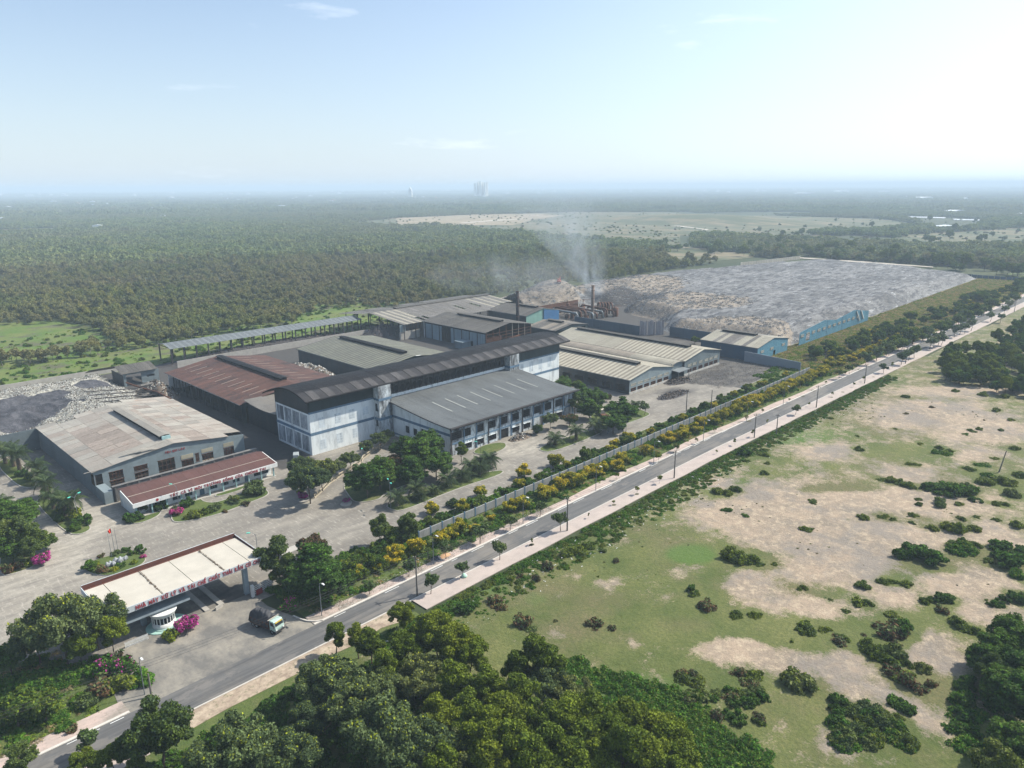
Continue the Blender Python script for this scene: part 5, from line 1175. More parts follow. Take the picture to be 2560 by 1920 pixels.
# litter pieces: scraps and rags as real bits
def scrap_mesh(cols, seed, k=26, s=.45):
    r = np.random.default_rng(seed); P_ = r.normal(0,.75,(k,3)); P_[:,2] = np.abs(P_[:,2])*.35
    return cards('scrap', P_, np.tile([0,0,1.],(k,1)), s, cols, r.integers(0,len(cols),k), 1.3, 0, .8, seed)
S_PALE = simple('pale plastic scrap', (.50,.50,.47), (.34,.33,.30), 4); S_BRN = simple('brown scrap', (.17,.13,.10), (.08,.065,.05), 4); S_GRY = simple('grey scrap', (.26,.25,.24), (.18,.17,.16), 4); S_DRK = simple('charred scrap', (.03,.03,.033), (.06,.05,.05), 4); S_BLU = simple('blue grey scrap', (.20,.24,.30), (.12,.14,.17), 4)
SC_W = [scrap_mesh([S_PALE,S_BRN,S_PALE], i, 34, .34) for i in (1,2)]; SC_M = [scrap_mesh([S_PALE,S_BRN,S_GRY,S_GRY,S_BLU,S_PALE,S_DRK], i, 26, .34) for i in (3,4,5)]
def zpts(X, Y, zf, up=.05): return np.stack([X, Y, zf(X,Y)+up], 1)
X = R.uniform(0,99,9000); Y = R.uniform(262,345,9000); tv = blobval(X,Y,TARP,5.5); k = (tv < .42) & (heapL_z(X,Y) > .3)
scatter('plastic_scraps', 'loose white plastic scraps covering the heap behind the palms', 'plastic litter', zpts(X[k],Y[k],heapL_z), SC_W, .5, 1.1, seed=3)
X = R.uniform(335,560,12000); Y = R.uniform(155,392,12000); tv = blobval(X,Y,TRASH,8.)+R.normal(0,.12,12000); hz = hill_z(X,Y); k = (tv > .5) & (hz > .8)
scatter('rubbish_scraps', 'mixed burnt rubbish scraps on the uncovered parts of the hill', 'rubbish', zpts(X[k],Y[k],hill_z), SC_M, .5, 1.2, seed=4)
def heap(label, cx, cy, rx, ry_, h, seed, mats, name='rubbish_heap', cat='heap', nsc=260, s=(.5,1.1)):
    o = empty(name, (cx,cy,0), 0, label, cat); r = np.random.default_rng(seed); N = 26
    xs = np.linspace(-1.25,1.25,N)
    def zf(X,Y):
        q = (X/rx)**2+(Y/ry_)**2; return h*np.exp(-q**1.2*1.3)*(1+.18*fbm(X,Y,1.1,seed,3))-.12*h
    grid_mesh('mound', xs*rx, xs*ry_, zf, mats[0], parent=o)
    P_ = r.normal(0,.55,(nsc,2))*[rx,ry_]; z = zf(P_[:,0],P_[:,1]); k = z > 0
    pm = cards('scraps', np.column_stack([P_[k],z[k]+.05]), np.tile([0,0,1.],(k.sum(),1)), .6*s[1], mats[1:], r.integers(0,len(mats)-1,k.sum()), 1.4, 0, .8, seed)
    place('scraps', pm, o)
heap('pale and brown rubbish heap between the rust red hall and the green grey hall', 158, 276, 6.5, 26, 6.2, 41, [S_BRN,S_PALE,S_BRN,S_PALE], nsc=1500)
heap('rubbish heap at the left corner of the rust red hall', 101.5, 300, 5.5, 13, 5.6, 42, [S_BRN,S_PALE,S_BRN,S_DRK], nsc=900)
heap('dark coal heap under the end of the big old shed', 236, 330, 12, 13, 7, 43, [S_DRK,S_DRK,S_BRN], nsc=700)
heap('long low coal heap under the open shed', 178, 348, 52, 7, 3.6, 44, [S_DRK,S_DRK,S_BRN], nsc=900)
heap('heap of burnt timber and scrap before the windows of the front wing', *g('D',1480,1270)[:2], 4.4, 2.0, 1.5, 45, [S_BRN,S_PALE,S_DRK,S_BRN], nsc=420, s=(.4,.8))
heap('black burnt debris pile before the vaulted passage', *g('E',1160,600)[:2], 7, 3.6, 1.4, 46, [S_DRK,S_DRK,S_BRN], nsc=600, s=(.4,.9))
heap('black spread of charred debris on the littered yard', *g('E',1130,700)[:2], 9, 3., .7, 47, [S_DRK,S_DRK,S_BRN], nsc=500, s=(.4,.8))
heap('small pile of dark stones on the roadside pavement', *g('H',1358,682,.15)[:2], 1.3, 1.1, .7, 48, [simple('dark stones', (.06,.065,.08), (.12,.12,.14), 5),S_DRK], 'stone_pile', 'stone pile', 80, (.2,.3))
heap('pile of orange sand under the sapling on the pavement', *g('H',1415,663,.15)[:2], 1.8, 1.1, .6, 49, [simple('orange sand', (.45,.27,.15), (.36,.22,.13), 4),S_BRN], 'sand_pile', 'sand pile', 20, (.1,.2))
X = R.uniform(262,345,2600); Y = R.uniform(133,160,2600); scatter('yard_litter', 'small litter strewn over the yard before the cream sheds', 'litter', np.stack([X,Y,X*0+.06],1)[(X*.35+Y > 232)], [scrap_mesh([S_PALE,S_BRN,S_DRK],9,10,.25)], .25, .7, seed=8)
X = R.uniform(62,130,900); Y = R.uniform(112.3,115.5,900); scatter('pavement_litter', 'broken slabs and rubble scattered on the roadside pavement', 'rubble', np.stack([X,Y,X*0+.18],1), [scrap_mesh([S_PALE,S_BRN],19,10,.25)], .2, .5, seed=9)
X = R.uniform(64,300,300); Y = R.uniform(88,99,300); scatter('roadside_litter', 'specks of white litter in the grass beside the pavement', 'litter', np.stack([X,Y,X*0+.25],1), [scrap_mesh([WHITEP,S_PALE],29,5,.3)], .3, .8, seed=10)
# excavator on the heap
def excavator():
    p = (389,334.,14.4); o = empty('excavator', p, .6, 'small orange excavator working on the burnt rubbish heap', 'excavator'); OR = simple('orange machine paint', (.42,.10,.05), (.30,.08,.05), 2, .5)
    for s_ in (-1,1): mb = MB(); mb.box(-1.9,1.9,s_*1.1-.3,s_*1.1+.3,0,.75); mb.build('track', DARKMETAL, o)
    mb = MB(); mb.box(-1.8,1.4,-1.25,1.25,.85,2.0); mb.build('body', OR, o); mb = MB(); mb.box(.1,1.5,.2,1.2,2.0,3.0); mb.build('cab', OR, o); MB().box(.2,1.55,.25,1.15,2.3,2.85).build('window', GLASS, o)
    mb = MB(); mb.bar((1.2,-.3,1.8),(4.2,-.3,4.0),.45,.5); mb.bar((4.2,-.3,4.0),(5.8,-.3,1.8),.35,.4); mb.build('boom', OR, o); mb = MB(); mb.box(5.3,6.3,-.8,.2,1.0,1.9); mb.build('bucket', DARKMETAL, o)
excavator()

# ------------------------------------------------------------------ gateway
def gate():
    o = empty('gate_canopy', (0,0,0), 0, 'huge flat white gateway canopy with red lettering along its edge', 'gateway')
    X0, X1, Y0, Y1, ZT, ZB = 30.2, 60.4, 130.2, 143.8, 7.55, 6.35
    RW = simple('cream roof membrane', (.44,.41,.355), (.37,.345,.30), .3, .8, jitter=.06); RI = simple('dark red parapet face', (.12,.045,.032), (.07,.032,.026), .8)
    xs = [X0+.25,33.8,40.2,46.0,52.0,57.2,X1-.25]
    for a, b in zip(xs[:-1], xs[1:]): MB().box(a+.06,b-.06,Y0+.2,Y1-.95,6.9,7.3,0,(7.3,7.3,7.12,7.12)).build('roof_panel', RW, o)
    MB().box(X0+.1,X1-.1,Y0+.1,Y1-.1,6.36,6.88).build('soffit', GREYMETAL, o)
    FW = metal_sheet('ribbed white fascia', (.52,.56,.58), (.44,.48,.50), (.30,.33,.35), .5, 'X', pitch=.5, jit=.05)
    MB().box(X0,X1,Y0-.05,Y0+.09,ZB,ZT).build('front_fascia', FW, o); MB().box(X1-.1,X1+.04,Y0+.1,Y1,ZB,ZT).build('side_fascia', FW, o); MB().box(X0-.04,X0+.1,Y0+.1,Y1,ZB,ZT).build('side_fascia', FW, o)
    MB().box(X0+.11,X1-.11,Y1-.1,Y1+.04,ZB,7.9).build('rear_fascia', FW, o); MB().box(X0+.11,X1-.11,Y1-.16,Y1-.11,6.95,7.85).build('parapet_lining', RI, o); MB().box(X1-.16,X1-.11,Y0+.2,Y1-.17,7.0,7.5).build('parapet_lining', RI, o)
    MB().box(X0+.12,X1-.17,Y1-.94,Y1-.17,6.89,6.95).build('roof_gutter', RI, o)
    DL = simple('dead leaf litter', (.10,.07,.045), (.05,.035,.025), 5)
    for xx in (40.2,52.0): mb = MB(); [mb.box(xx+rnd.uniform(-.25,.15),xx+rnd.uniform(.16,.3),y,y+rnd.uniform(.1,.3),7.3,7.34) for y in np.arange(Y0+.5,Y1-1.3,.42)]; tag(mb.build('leaf_litter', DL, o), kind='stuff')
    letters(o, 'NHÀ MÁY XỬ LÝ VÀ TÁI CHẾ CHẤT THẢI RẮN CỦ CHI', (35.2,Y0-.09,ZB+.2), (1,0,0), .76, REDP, 24.0, .08, bold=.03)
    CB = simple('blue grey column', (.26,.31,.34), (.17,.205,.23), .8)
    for x, y in ((56.3,131.4),(56.3,142.4),(36.2,142.0),(37.6,135.2)): MB().box(x-.45,x+.45,y-.45,y+.45,0,6.36).build('column', CB, o)
    mb = MB(); mb.box(33.2,45.0,130.9,133.6,3.9,4.35); mb.build('lower_canopy', CB, o)
    for a in (47.9,50.8): MB().box(a-.5,a+.5,130.8,144.,0,.3).build('lane_island', CONC, o)
gate()
def booth():
    cx, cy = 40.2, 132.2; o = empty('guard_booth', (0,0,0), 0, 'round white guard booth with a band of windows under the gateway', 'guard booth')
    mb = MB(); mb.ring(cx,cy,[(2.05,.35),(2.05,1.25),(1.9,1.25)],32); mb.build('wall', WHITEP, o, True); mb = MB(); mb.ring(cx,cy,[(1.9,1.25),(1.9,2.6)],32); mb.build('pane', GLASS, o)
    for k in range(20): a = k*math.pi/10; MB().box(-.06,.06,-.06,.06,1.25,2.6).build('window_post', WHITEP, o, loc=(cx+1.97*math.cos(a),cy+1.97*math.sin(a),0), rot=(0,0,a))
    mb = MB(); mb.ring(cx,cy,[(1.8,2.6),(2.15,2.6),(2.5,3.3),(2.55,3.3),(2.55,3.45),(0,3.5)],32); mb.build('roof', WHITEP, o)
    mb = MB(); mb.ring(cx+.4,cy-.2,[(3.1,.07),(3.1,.22),(0,.22)],32,sx=1.2); mb.ring(cx,cy,[(2.4,.22),(2.4,.36),(0,.36)],32); mb.build('step', simple('mint step', (.25,.42,.38), (.32,.42,.38), 1), o)
booth()
mb = MB(); n_ = 0; o = empty('picket_fence', (0,0,0), 0, 'short white picket fence left of the guard booth', 'fence'); a = g('A',870,1440); b = g('A',1025,1375)
pk = MB().box(-.05,.05,-.04,.04,0,1.15).mesh('picket', WHITEP)
for k in range(20): place('picket', pk, o, a.lerp(b, k/19))
mb = MB(); [mb.bar(a+Vector((0,0,z)), b+Vector((0,0,z)), .06) for z in (.35,.9)]; mb.build('rail', WHITEP, o)
o = empty('low_gate', (0,0,0), 0, 'white and blue folded gate leaf with red board beside the right gateway column', 'gate'); a = g('A',1750,1085); b = g('A',1885,1010)
MB().box(-.3,.3,-.3,.3,0,2.6).build('post', WHITEP, o, loc=a)
for t in (.08,.38,.68): p = a.lerp(b,t); q = a.lerp(b,t+.26); mb = MB(); [mb.bar(p+Vector((0,0,z)), q+Vector((0,0,z)), .09) for z in (.5,.9,1.3,1.7,2.1)]; mb.bar(p,p+Vector((0,0,2.2)),.1); mb.bar(q,q+Vector((0,0,2.2)),.1); mb.build('gate_leaf', WHITEP, o)
MB().bar(a.lerp(b,.1)+Vector((.1,-.5,.8)), a.lerp(b,.4)+Vector((.1,-.5,.8)), .08, 1.2).build('red_board', REDP, o)
tag(MB().box(-.9,.9,-.15,.15,0,.75).build('kerb_block', CONC, loc=g('A',1515,1165), rot=(0,0,.35)), 'short concrete block at the head of the lane island', 'block')
tag(MB().box(-2.3,2.3,-1.2,1.2,0,.9).build('planter_wall', CONC, loc=g('A',2000,785), rot=(0,0,0)), 'low concrete planter wall behind the gateway trees', 'planter')

# monument and flags on the round island
o = empty('monument', (*g('Z',820,830)[:2],.3), .1, 'white rockery monument on the planted round island', 'monument')
q = random.Random(3); RK = simple('white rock', (.36,.38,.40), (.15,.16,.18), 2.5)
for k in range(16):
    x = -2.4+k*.32+q.uniform(-.2,.2); r = q.uniform(.25,.5); mb = MB(); mb.ring(0,0,[(0,r*1.9),(r*.5,r*1.5),(r,r*.5),(r*.8,-.2)],5,sx=1.3); mb.build('rock', RK, o, loc=(x,q.uniform(-.6,.6),.2+.5*q.random()*(k%2)), rot=(q.uniform(-.3,.3),q.uniform(-.3,.3),q.uniform(0,3)))
for i, (x, y, lab) in enumerate(((735,680,'left'),(795,610,'middle'),(855,590,'right'))):
    p = g('Z',x,y,.3); o = empty('flagpole', p, 0, 'slim grey flagpole, %s of the three on the round island' % lab + (', flying the red flag' if i == 1 else ', bare'), 'flagpole')
    mb = MB(); mb.tube([(0,0,0),(-.05,0,3.2),(-.1,0,5.9 if i != 1 else 6.2)],[.06,.05,.03],6); mb.build('pole', GREYMETAL, o)
    if i == 1:
        mb = MB(); N = 6; vs = []
        for k in range(N+1): t = k/N; vs += [(-.1-.75*t, .14*math.sin(t*7), 6.15-.35*t), (-.1-.45*t, .14*math.sin(t*7+.5), 5.1-.05*t)]
        for k in range(N): mb.add([vs[2*k],vs[2*k+2],vs[2*k+3],vs[2*k+1]], [(0,1,2,3)])
        f = mb.build('flag', simple('red flag cloth', (.62,.04,.02), (.5,.03,.02), 3), o); sm = f.modifiers.new('thick','SOLIDIFY'); sm.thickness = .02

# truck under a tarpaulin, leaving the gateway
def truck():
    o = empty('truck', (53.35,117.1,.065), math.radians(-76), 'pale green truck loaded high under a black tarpaulin, turning out of the gateway', 'truck')
    TG = simple('pale green cab paint', (.38,.50,.45), (.28,.38,.35), 2, .45); TP = simple('black tarpaulin', (.030,.031,.036), (.055,.056,.062), .8, .7, bump=.15)
    mb = MB()   # cab in side profile, extruded over its width
    prof = [(1.85,.75),(3.3,.75),(3.42,1.25),(3.36,1.75),(3.08,2.62),(2.85,2.72),(1.85,2.72)]
    vs = [(x,-1.05,z) for x, z in prof]+[(x,1.05,z) for x, z in prof]; N = len(prof)
    mb.add(vs, [tuple(range(N)), tuple(range(2*N-1,N-1,-1))]+[(i,N+i,N+(i+1)%N,(i+1)%N) for i in range(N)]); cab = mb.build('cab', TG, o); bv = cab.modifiers.new('b','BEVEL'); bv.width = .08; bv.segments = 2
    mb = MB(); mb.add([(3.385,-.92,1.78),(3.385,.92,1.78),(3.14,.92,2.55),(3.14,-.92,2.55)], [(0,1,2,3)]); mb.build('windscreen', GLASS, o)
    MB().bar((3.22,-.8,2.44),(3.22,.8,2.44),.08,.2).build('visor', simple('yellow visor', (.60,.42,.06)), o)
    for s_ in (-1,1):
        mb = MB(); mb.box(2.15,2.95,s_*1.06-.01,s_*1.06+.01,1.75,2.45); mb.build('side_window', GLASS, o)
        MB().box(1.95,3.0,s_*1.065-.012,s_*1.065+.012,.85,1.7).build('door', TG, o); MB().bar((3.2,s_*1.1,2.2),(3.45,s_*1.35,2.2),.05).bar((3.45,s_*1.35,1.8),(3.45,s_*1.35,2.3),.12,.2).build('mirror', DARKMETAL, o)
        MB().box(3.40,3.47,s_*.8-.16,s_*.8+.16,.98,1.2).build('headlight', WHITEP, o)
        for x in (2.45,-1.7,-2.7):
            wq = MB(); wq.ring(0,0,[(0,.14),(.24,.14),(.30,.18),(.46,.16),(.48,.0),(.46,-.16),(0,-.16)],18); ww_ = wq.build('wheel', simple('tyre', (.02,.02,.02)), o, loc=(x,s_*.95,.48), rot=(-s_*math.pi/2,0,0)); mb = MB(); mb.ring(0,0,[(0,.02),(.24,.0)],14); mb.build('rim', GREYMETAL, ww_, loc=(0,0,.15))
    mb = MB(); mb.box(-3.3,3.2,-.4,.4,.6,.85); mb.build('chassis', DARKMETAL, o); MB().box(3.3,3.5,-1.05,1.05,.5,.8).build('bumper', DARKMETAL, o)
    mb = MB(); mb.box(-3.4,1.75,-1.2,1.2,.9,1.05); mb.box(-3.4,1.75,-1.22,-1.14,1.05,2.1); mb.box(-3.4,1.75,1.14,1.22,1.05,2.1); mb.box(-3.42,-3.34,-1.2,1.2,1.05,2.1); mb.box(1.68,1.78,-1.2,1.2,1.05,2.7); mb.build('load_bed', RUST, o)
    X_, Y_ = np.meshgrid(np.linspace(-3.55,1.75,40), np.linspace(-1,1,26), indexing='ij'); v = []
    mb = MB()
    for i in range(40):
        for j in range(26):
            x = X_[i,j]; u = Y_[i,j]; e = (1-abs(u)**5); hump = 3.0+.65*math.sin(math.pi*min(1,max(0,(x+3.4)/5.6)))**.6-.15*((x+1)/2)**2*(x > 0)
            z = 1.2+(hump-1.2)*e+.10*math.sin(x*4.3+u*3)*e+.06*math.sin(x*9+u*5); y = u*(1.34-.30*max(0,(z-2.2))/1.4)
            if i == 0: z = min(z, 1.5+.4*math.cos(u*2))
            v.append((x, y+.04*math.sin(x*6), z))
    mb.add(v, [(i*26+j,(i+1)*26+j,(i+1)*26+j+1,i*26+j+1) for i in range(39) for j in range(25)]); tp = mb.build('tarpaulin', TP, o, True); s2 = tp.modifiers.new('t','SOLIDIFY'); s2.thickness = .04
    MB().bar((1.85,-1.3,2.82),(1.85,1.3,2.82),.18,.1).build('front_rail', PALE_T, o)
truck()
o = empty('parked_van', (*g('C',1330,1350)[:2],.05), math.radians(60), 'small white van parked in shade at the corner of the burnt hall', 'van')
mb = MB(); pf = [(-2.1,.4),(2.1,.4),(2.15,.95),(1.6,1.15),(1.0,1.9),(-2.1,1.95)]; N = len(pf); mb.add([(x,-.85,z) for x,z in pf]+[(x,.85,z) for x,z in pf], [tuple(range(N)), tuple(range(2*N-1,N-1,-1))]+[(i,N+i,N+(i+1)%N,(i+1)%N) for i in range(N)]); b_ = mb.build('body', simple('shade darkened van paint', (.30,.33,.34), (.22,.25,.26), 2, .5), o); m_ = b_.modifiers.new('b','BEVEL'); m_.width = .12; m_.segments = 2  # white body greyed in its colour to stand for the shade over the van
mb = MB(); mb.add([(1.58,-.75,1.2),(1.58,.75,1.2),(1.06,.72,1.84),(1.06,-.72,1.84)], [(0,1,2,3)]); mb.build('windscreen', GLASS, o)
for x in (-1.3,1.35):
    for s_ in (-1,1): mb = MB(); mb.ring(0,0,[(0,.12),(.33,.12),(.35,0),(.33,-.12)],16); mb.build('wheel', simple('tyre b', (.02,.02,.02)), o, loc=(x,s_*.78,.33), rot=(math.pi/2,0,0))
    
# ------------------------------------------------------------------ poles, lamps, wires, walls
def epole(p, h, label, arms=True, lean=0.):
    o = empty('electric_pole', p, 0, label, 'electric pole', 'concrete electric poles'); o.rotation_euler = (lean,lean*.4,0)
    mb = MB(); mb.tube([(0,0,-.2),(0,0,h)], [.20,.12], 8); mb.build('pole', POLE, o)
    if arms:
        mb = MB(); mb.bar((0,-.9,h-.5),(0,.9,h-.5),.1,.12); mb.bar((0,0,h-1.4),(0,.7,h-.5),.06); mb.build('crossarm', DARKMETAL, o)
        for y in (-.8,0,.8): mb = MB(); mb.ring(0,0,[(.07,0),(.09,.1),(.04,.2),(0,.22)],8); mb.build('insulator', WHITEP, o, loc=(0,y,h-.44))
    return o
PO = [('H',1225,935,8.7,'tall concrete electric pole beside the round street tree nearest the gateway'),('V',1252,942,8.6,'concrete electric pole beside the tall light green street tree'),('L',277,1095,8.2,'concrete electric pole opposite the yellow shrubs in pairs'),
 ('L',720,872,8.2,'concrete electric pole at the near end of the unbroken yellow hedge'),('L',842,852,7.0,'dark electric pole in the grass edge beyond the pavement'),('L',1063,705,8.4,'concrete electric pole opposite the puddled yard'),('L',1330,572,8.,'electric pole before the first dense street trees'),('L',1556,462,8.,'far electric pole among the dense street trees'),('L',2158,175,8.,'farthest electric pole at the right edge')]
for r_, x, y, h, l in PO: epole(g(r_,x,y,.15), h, l)
epole(g('E',1225,820), 8.2, 'dark electric pole at the edge of the inner road before the littered yard'); epole(g('E',1405,845), 9.2, 'bluish pole in the hedge beside the littered yard', False); epole(g('L',1108,480), 8.5, 'bluish pole among the roadside trees beyond the yard wall', False)
epole(g('L',2070,1072), 7.2, 'leaning pole alone on the waste ground', False, .12); epole(g('I',838,862,.15), 4.2, 'stubby concrete pole beside the street lamp left of the entrance', False)
epole(g('E',1470,440), 6.5, 'thin post at the corner of the larger cream shed', False)
def lamp(p, h, label, heads=1, col=WHITEP, az=-1.57, group='street lamps along the left pavement'):
    o = empty('street_lamp', p, az, label, 'street lamp', group); mb = MB(); mb.tube([(0,0,-.2),(0,0,h*.9),(.15,0,h)], [.09,.06,.05], 7); mb.build('pole', GREYMETAL, o)
    for s_ in ((1,) if heads == 1 else (1,-1)):
        mb = MB(); mb.tube([(0,0,h*.95),(s_*.7,0,h+.35),(s_*1.3,0,h+.4)], .04, 5); mb.build('arm', GREYMETAL, o); mb = MB(); mb.box(s_*1.5-.38,s_*1.5+.38,-.15,.15,h+.33,h+.47); mb.build('lamp_head', col, o)
LA = [('H',565,1075,'street lamp on the pavement beside the truck entrance'),('H',1338,722,'street lamp by the pile of dark stones'),('H',1957,440,'street lamp beside the first wall panels with bushy yellow shrub'),('V',1495,600,'street lamp before the pair of rounded yellow shrubs'),('V',1987,372,'street lamp beside two small saplings opposite the litter heap'),
 ('L',438,890,'street lamp after the gap in the yellow shrubs'),('L',678,780,'street lamp at the near end of the long yellow hedge'),('L',880,688,'street lamp halfway along the yellow hedge'),('I',800,852,'street lamp at the left side of the entrance apron')]
for r_, x, y, l in LA: lamp(g(r_,x,y,.17), 7.0, l)
TL = simple('turquoise lamp head', (.10,.55,.42), (.08,.45,.36)); GY = 'lamps with turquoise heads in the yard'
lamp(g('S',815,930), 6.8, 'twin turquoise headed lamp at the tip of the palm island', 2, TL, .5, GY); lamp(g('A',1240,480), 6.6, 'turquoise headed lamp before the office slogan', 1, TL, 2.2, GY); lamp(g('H',1043,335), 7.2, 'twin headed lamp among the palms by the inner road', 2, TL, 1.2, GY)
lamp(g('A',1790,860), 7.4, 'turquoise headed lamp rising behind the gateway canopy', 1, TL, 2.6, GY); lamp(g('D',20,1560), 5.5, 'lamp beside the ramp balustrade', 1, TL, .8, GY); lamp(g('D',1115,1415), 3.6, 'short turquoise headed lamp before the front wing', 1, TL, 2.4, GY); lamp(g('D',265,1650), 4.5, 'short lamp under the dark trees by the ramp', 1, TL, 1.4, GY)
def wire(name, pts, label, r_=.022, sag=.9):
    mb = MB()
    for a, b in zip(pts[:-1], pts[1:]):
        a = Vector(a); b = Vector(b); q = [a.lerp(b, t)-Vector((0,0,sag*4*t*(1-t))) for t in np.linspace(0,1,11)]; mb.tube(q, r_, 4)
    tag(mb.build(name, DARKMETAL), label, 'power line', 'overhead power lines along the road')
tops = [g(*q[:3],.15)+Vector((0,0,q[3]-.3)) for q in PO if q[1] != 842]; p0 = g('I',838,862,.15)+Vector((0,0,8.0))
for dy in (-.8,.0,.8): wire('power_line', [tops[0]+Vector((-70,7,0))+Vector((0,dy,0))]+[t+Vector((0,dy,0)) for t in tops], 'thin dark power line sagging from pole to pole along the road')
# precast wall along the road
o = empty('perimeter_wall', (0,0,0), 0, 'grey precast panel wall with blue posts between road and factory', 'wall')
PP = plaster('stained precast panel', (.33,.33,.32), (.15,.15,.15), .7); pm = MB(); pm.box(.14,3.46,-.06,.06,.25,2.1)
for k in range(11): pm.box(.3+k*.29,.34+k*.29,-.09,-.06,.35,2.0)
pm.box(.1,3.5,-.09,.09,2.1,2.25); pm = pm.mesh('wall_panel', PP); ps = MB().box(-.15,.15,-.14,.14,0,2.45).mesh('post', BLUEP)
k = 0; x = 95.2
while x < 312:
    y = 123.9+.25*math.sin(x*.02); place('wall_panel', pm, o, (x,y,0)); place('post', ps, o, (x,y,0)); x += 3.6
pm2 = MB().box(0,4,-.07,.07,0,2.2).mesh('wall_panel', PP)
o = empty('far_boundary_wall', (0,0,0), 0, 'long pale boundary wall beyond the far left end of the rubbish hill', 'wall')
a = at(1851,651+14); b = at(2000,648)
for k in range(24): p = a.lerp(b,k/24); q = a.lerp(b,(k+.9)/24); MB().bar((*p[:2],1.8),(*q[:2],1.8),.25,3.6).build('wall_panel', PALE_T, o)
o = empty('far_blue_fence', (0,0,0), 0, 'dark blue sheet fence at the far right end of the rubbish hill', 'fence'); a = at(*sp('Y',1180,585)); b = at(*sp('Y',1960,650)); c_ = at(*sp('Y',2250,668))
for (p, q, n_) in ((a,b,26),(b,c_,8)):
    for k in range(n_): MB().bar((*p.lerp(q,k/n_)[:2],1.6),(*p.lerp(q,(k+.93)/n_)[:2],1.6),.2,3.2).build('fence_panel', BLUED, o)
# ramp with balustrade, planters, signs and small yard things
o = empty('ramp_balustrade', (0,0,0), 0, 'cream balustrade curving along the ramp beside the burnt hall', 'balustrade'); pts = [g('H',x,y) for x, y in ((515,265),(560,225),(620,165),(700,110),(780,55),(840,15))]+[g('C',x,y) for x, y in ((1900,1350),(2010,1275),(2110,1218))]
BL = simple('cream concrete', (.42,.37,.28), (.30,.26,.20), 1)
for a, b in zip(pts[:-1], pts[1:]):
    MB().bar(a+Vector((0,0,1.05)), b+Vector((0,0,1.05)), .25,.14).build('rail', BL, o); MB().bar(a+Vector((0,0,.15)), b+Vector((0,0,.15)), .3,.3).build('base', BL, o); L_ = (b-a).length; m = max(2,int(L_/.8))
    for k in range(m): p = a.lerp(b,k/m); MB().box(p.x-.1,p.x+.1,p.y-.1,p.y+.1,.3,1.0).build('baluster', BL, o)
for r_, x, y, l in (('H',440,285,'concrete planter holding the magenta bush at the foot of the ramp'),('H',735,310,'concrete planter with dark red bush alone on the yard')):
    o = empty('planter', g(r_,x,y), .3, l, 'planter'); mb = MB(); mb.ring(0,0,[(1.2,0),(1.35,.5),(1.1,.5),(1.05,.35),(0,.35)],18,sx=1.3); mb.build('bowl', CONC, o)
o = empty('sign_board', (*g('E',655,980)[:2],0), .3, 'blank pale upright board beside the inner road under the trees', 'board'); MB().box(-1.5,1.5,-.08,.08,.1,2.6).build('panel', WGREY, o)
o = empty('sign_board', (*g('E',780,1000)[:2],0), .6, 'tilted dark board on posts at the edge of the inner road', 'board'); MB().box(-1.8,1.8,-.08,.08,1.2,2.6).build('panel', DARKMETAL, o); MB().bar((-1.6,0,0),(-1.6,0,1.2),.14).bar((1.6,0,0),(1.6,0,1.2),.14).build('post', DARKMETAL, o)
o = empty('scrapped_truck', (*g('E',600,850)[:2],.1), 1.1, 'pale derelict truck cab among the trees beside the front wing', 'truck'); mb = MB(); pf = [(-1.2,.5),(1.1,.5),(1.2,1.3),(.9,2.2),(-1.2,2.3)]; N = 5; mb.add([(x,-1,z) for x,z in pf]+[(x,1,z) for x,z in pf], [tuple(range(N)), tuple(range(2*N-1,N-1,-1))]+[(i,N+i,N+(i+1)%N,(i+1)%N) for i in range(N)]); mb.build('cab', PALE_T, o); mb = MB(); mb.add([(1.18,-.85,1.4),(1.18,.85,1.4),(.95,.85,2.1),(.95,-.85,2.1)], [(0,1,2,3)]); mb.build('windscreen', GLASS, o); MB().box(-4.5,-1.3,-1.1,1.1,.6,.9).build('load_bed', RUST, o)
for s_ in (-1,1):
    mb = MB(); mb.ring(0,0,[(0,.14),(.42,.14),(.45,0),(.42,-.14)],14); mb.build('wheel', BLACKHOLE, o, loc=(.2,s_*.95,.45), rot=(math.pi/2,0,0))
o = empty('green_sack', (*g('H',1550,812)[:2],.17), 0, 'pale green plastic sack tied round the foot of the thin street tree', 'sack'); mb = MB(); mb.ring(0,0,[(0,.75),(.35,.7),(.62,.4),(.66,.12),(.5,0)],12); mb.build('sack', simple('pale green plastic', (.30,.52,.40), (.45,.62,.52), 4), o, True)
# ------------------------------------------------------------------ plants set out one by one
def P_(r, x, y, z=0.): return tuple(g(r, x, y, z))
def crown_at(r, x, y, spc, scl):   # foot of a tree whose crown middle shows at this point
    return tuple(g(r, x, y, (spc.clear+(spc.H-spc.clear)*.55)*scl)[:2])+(0.,)
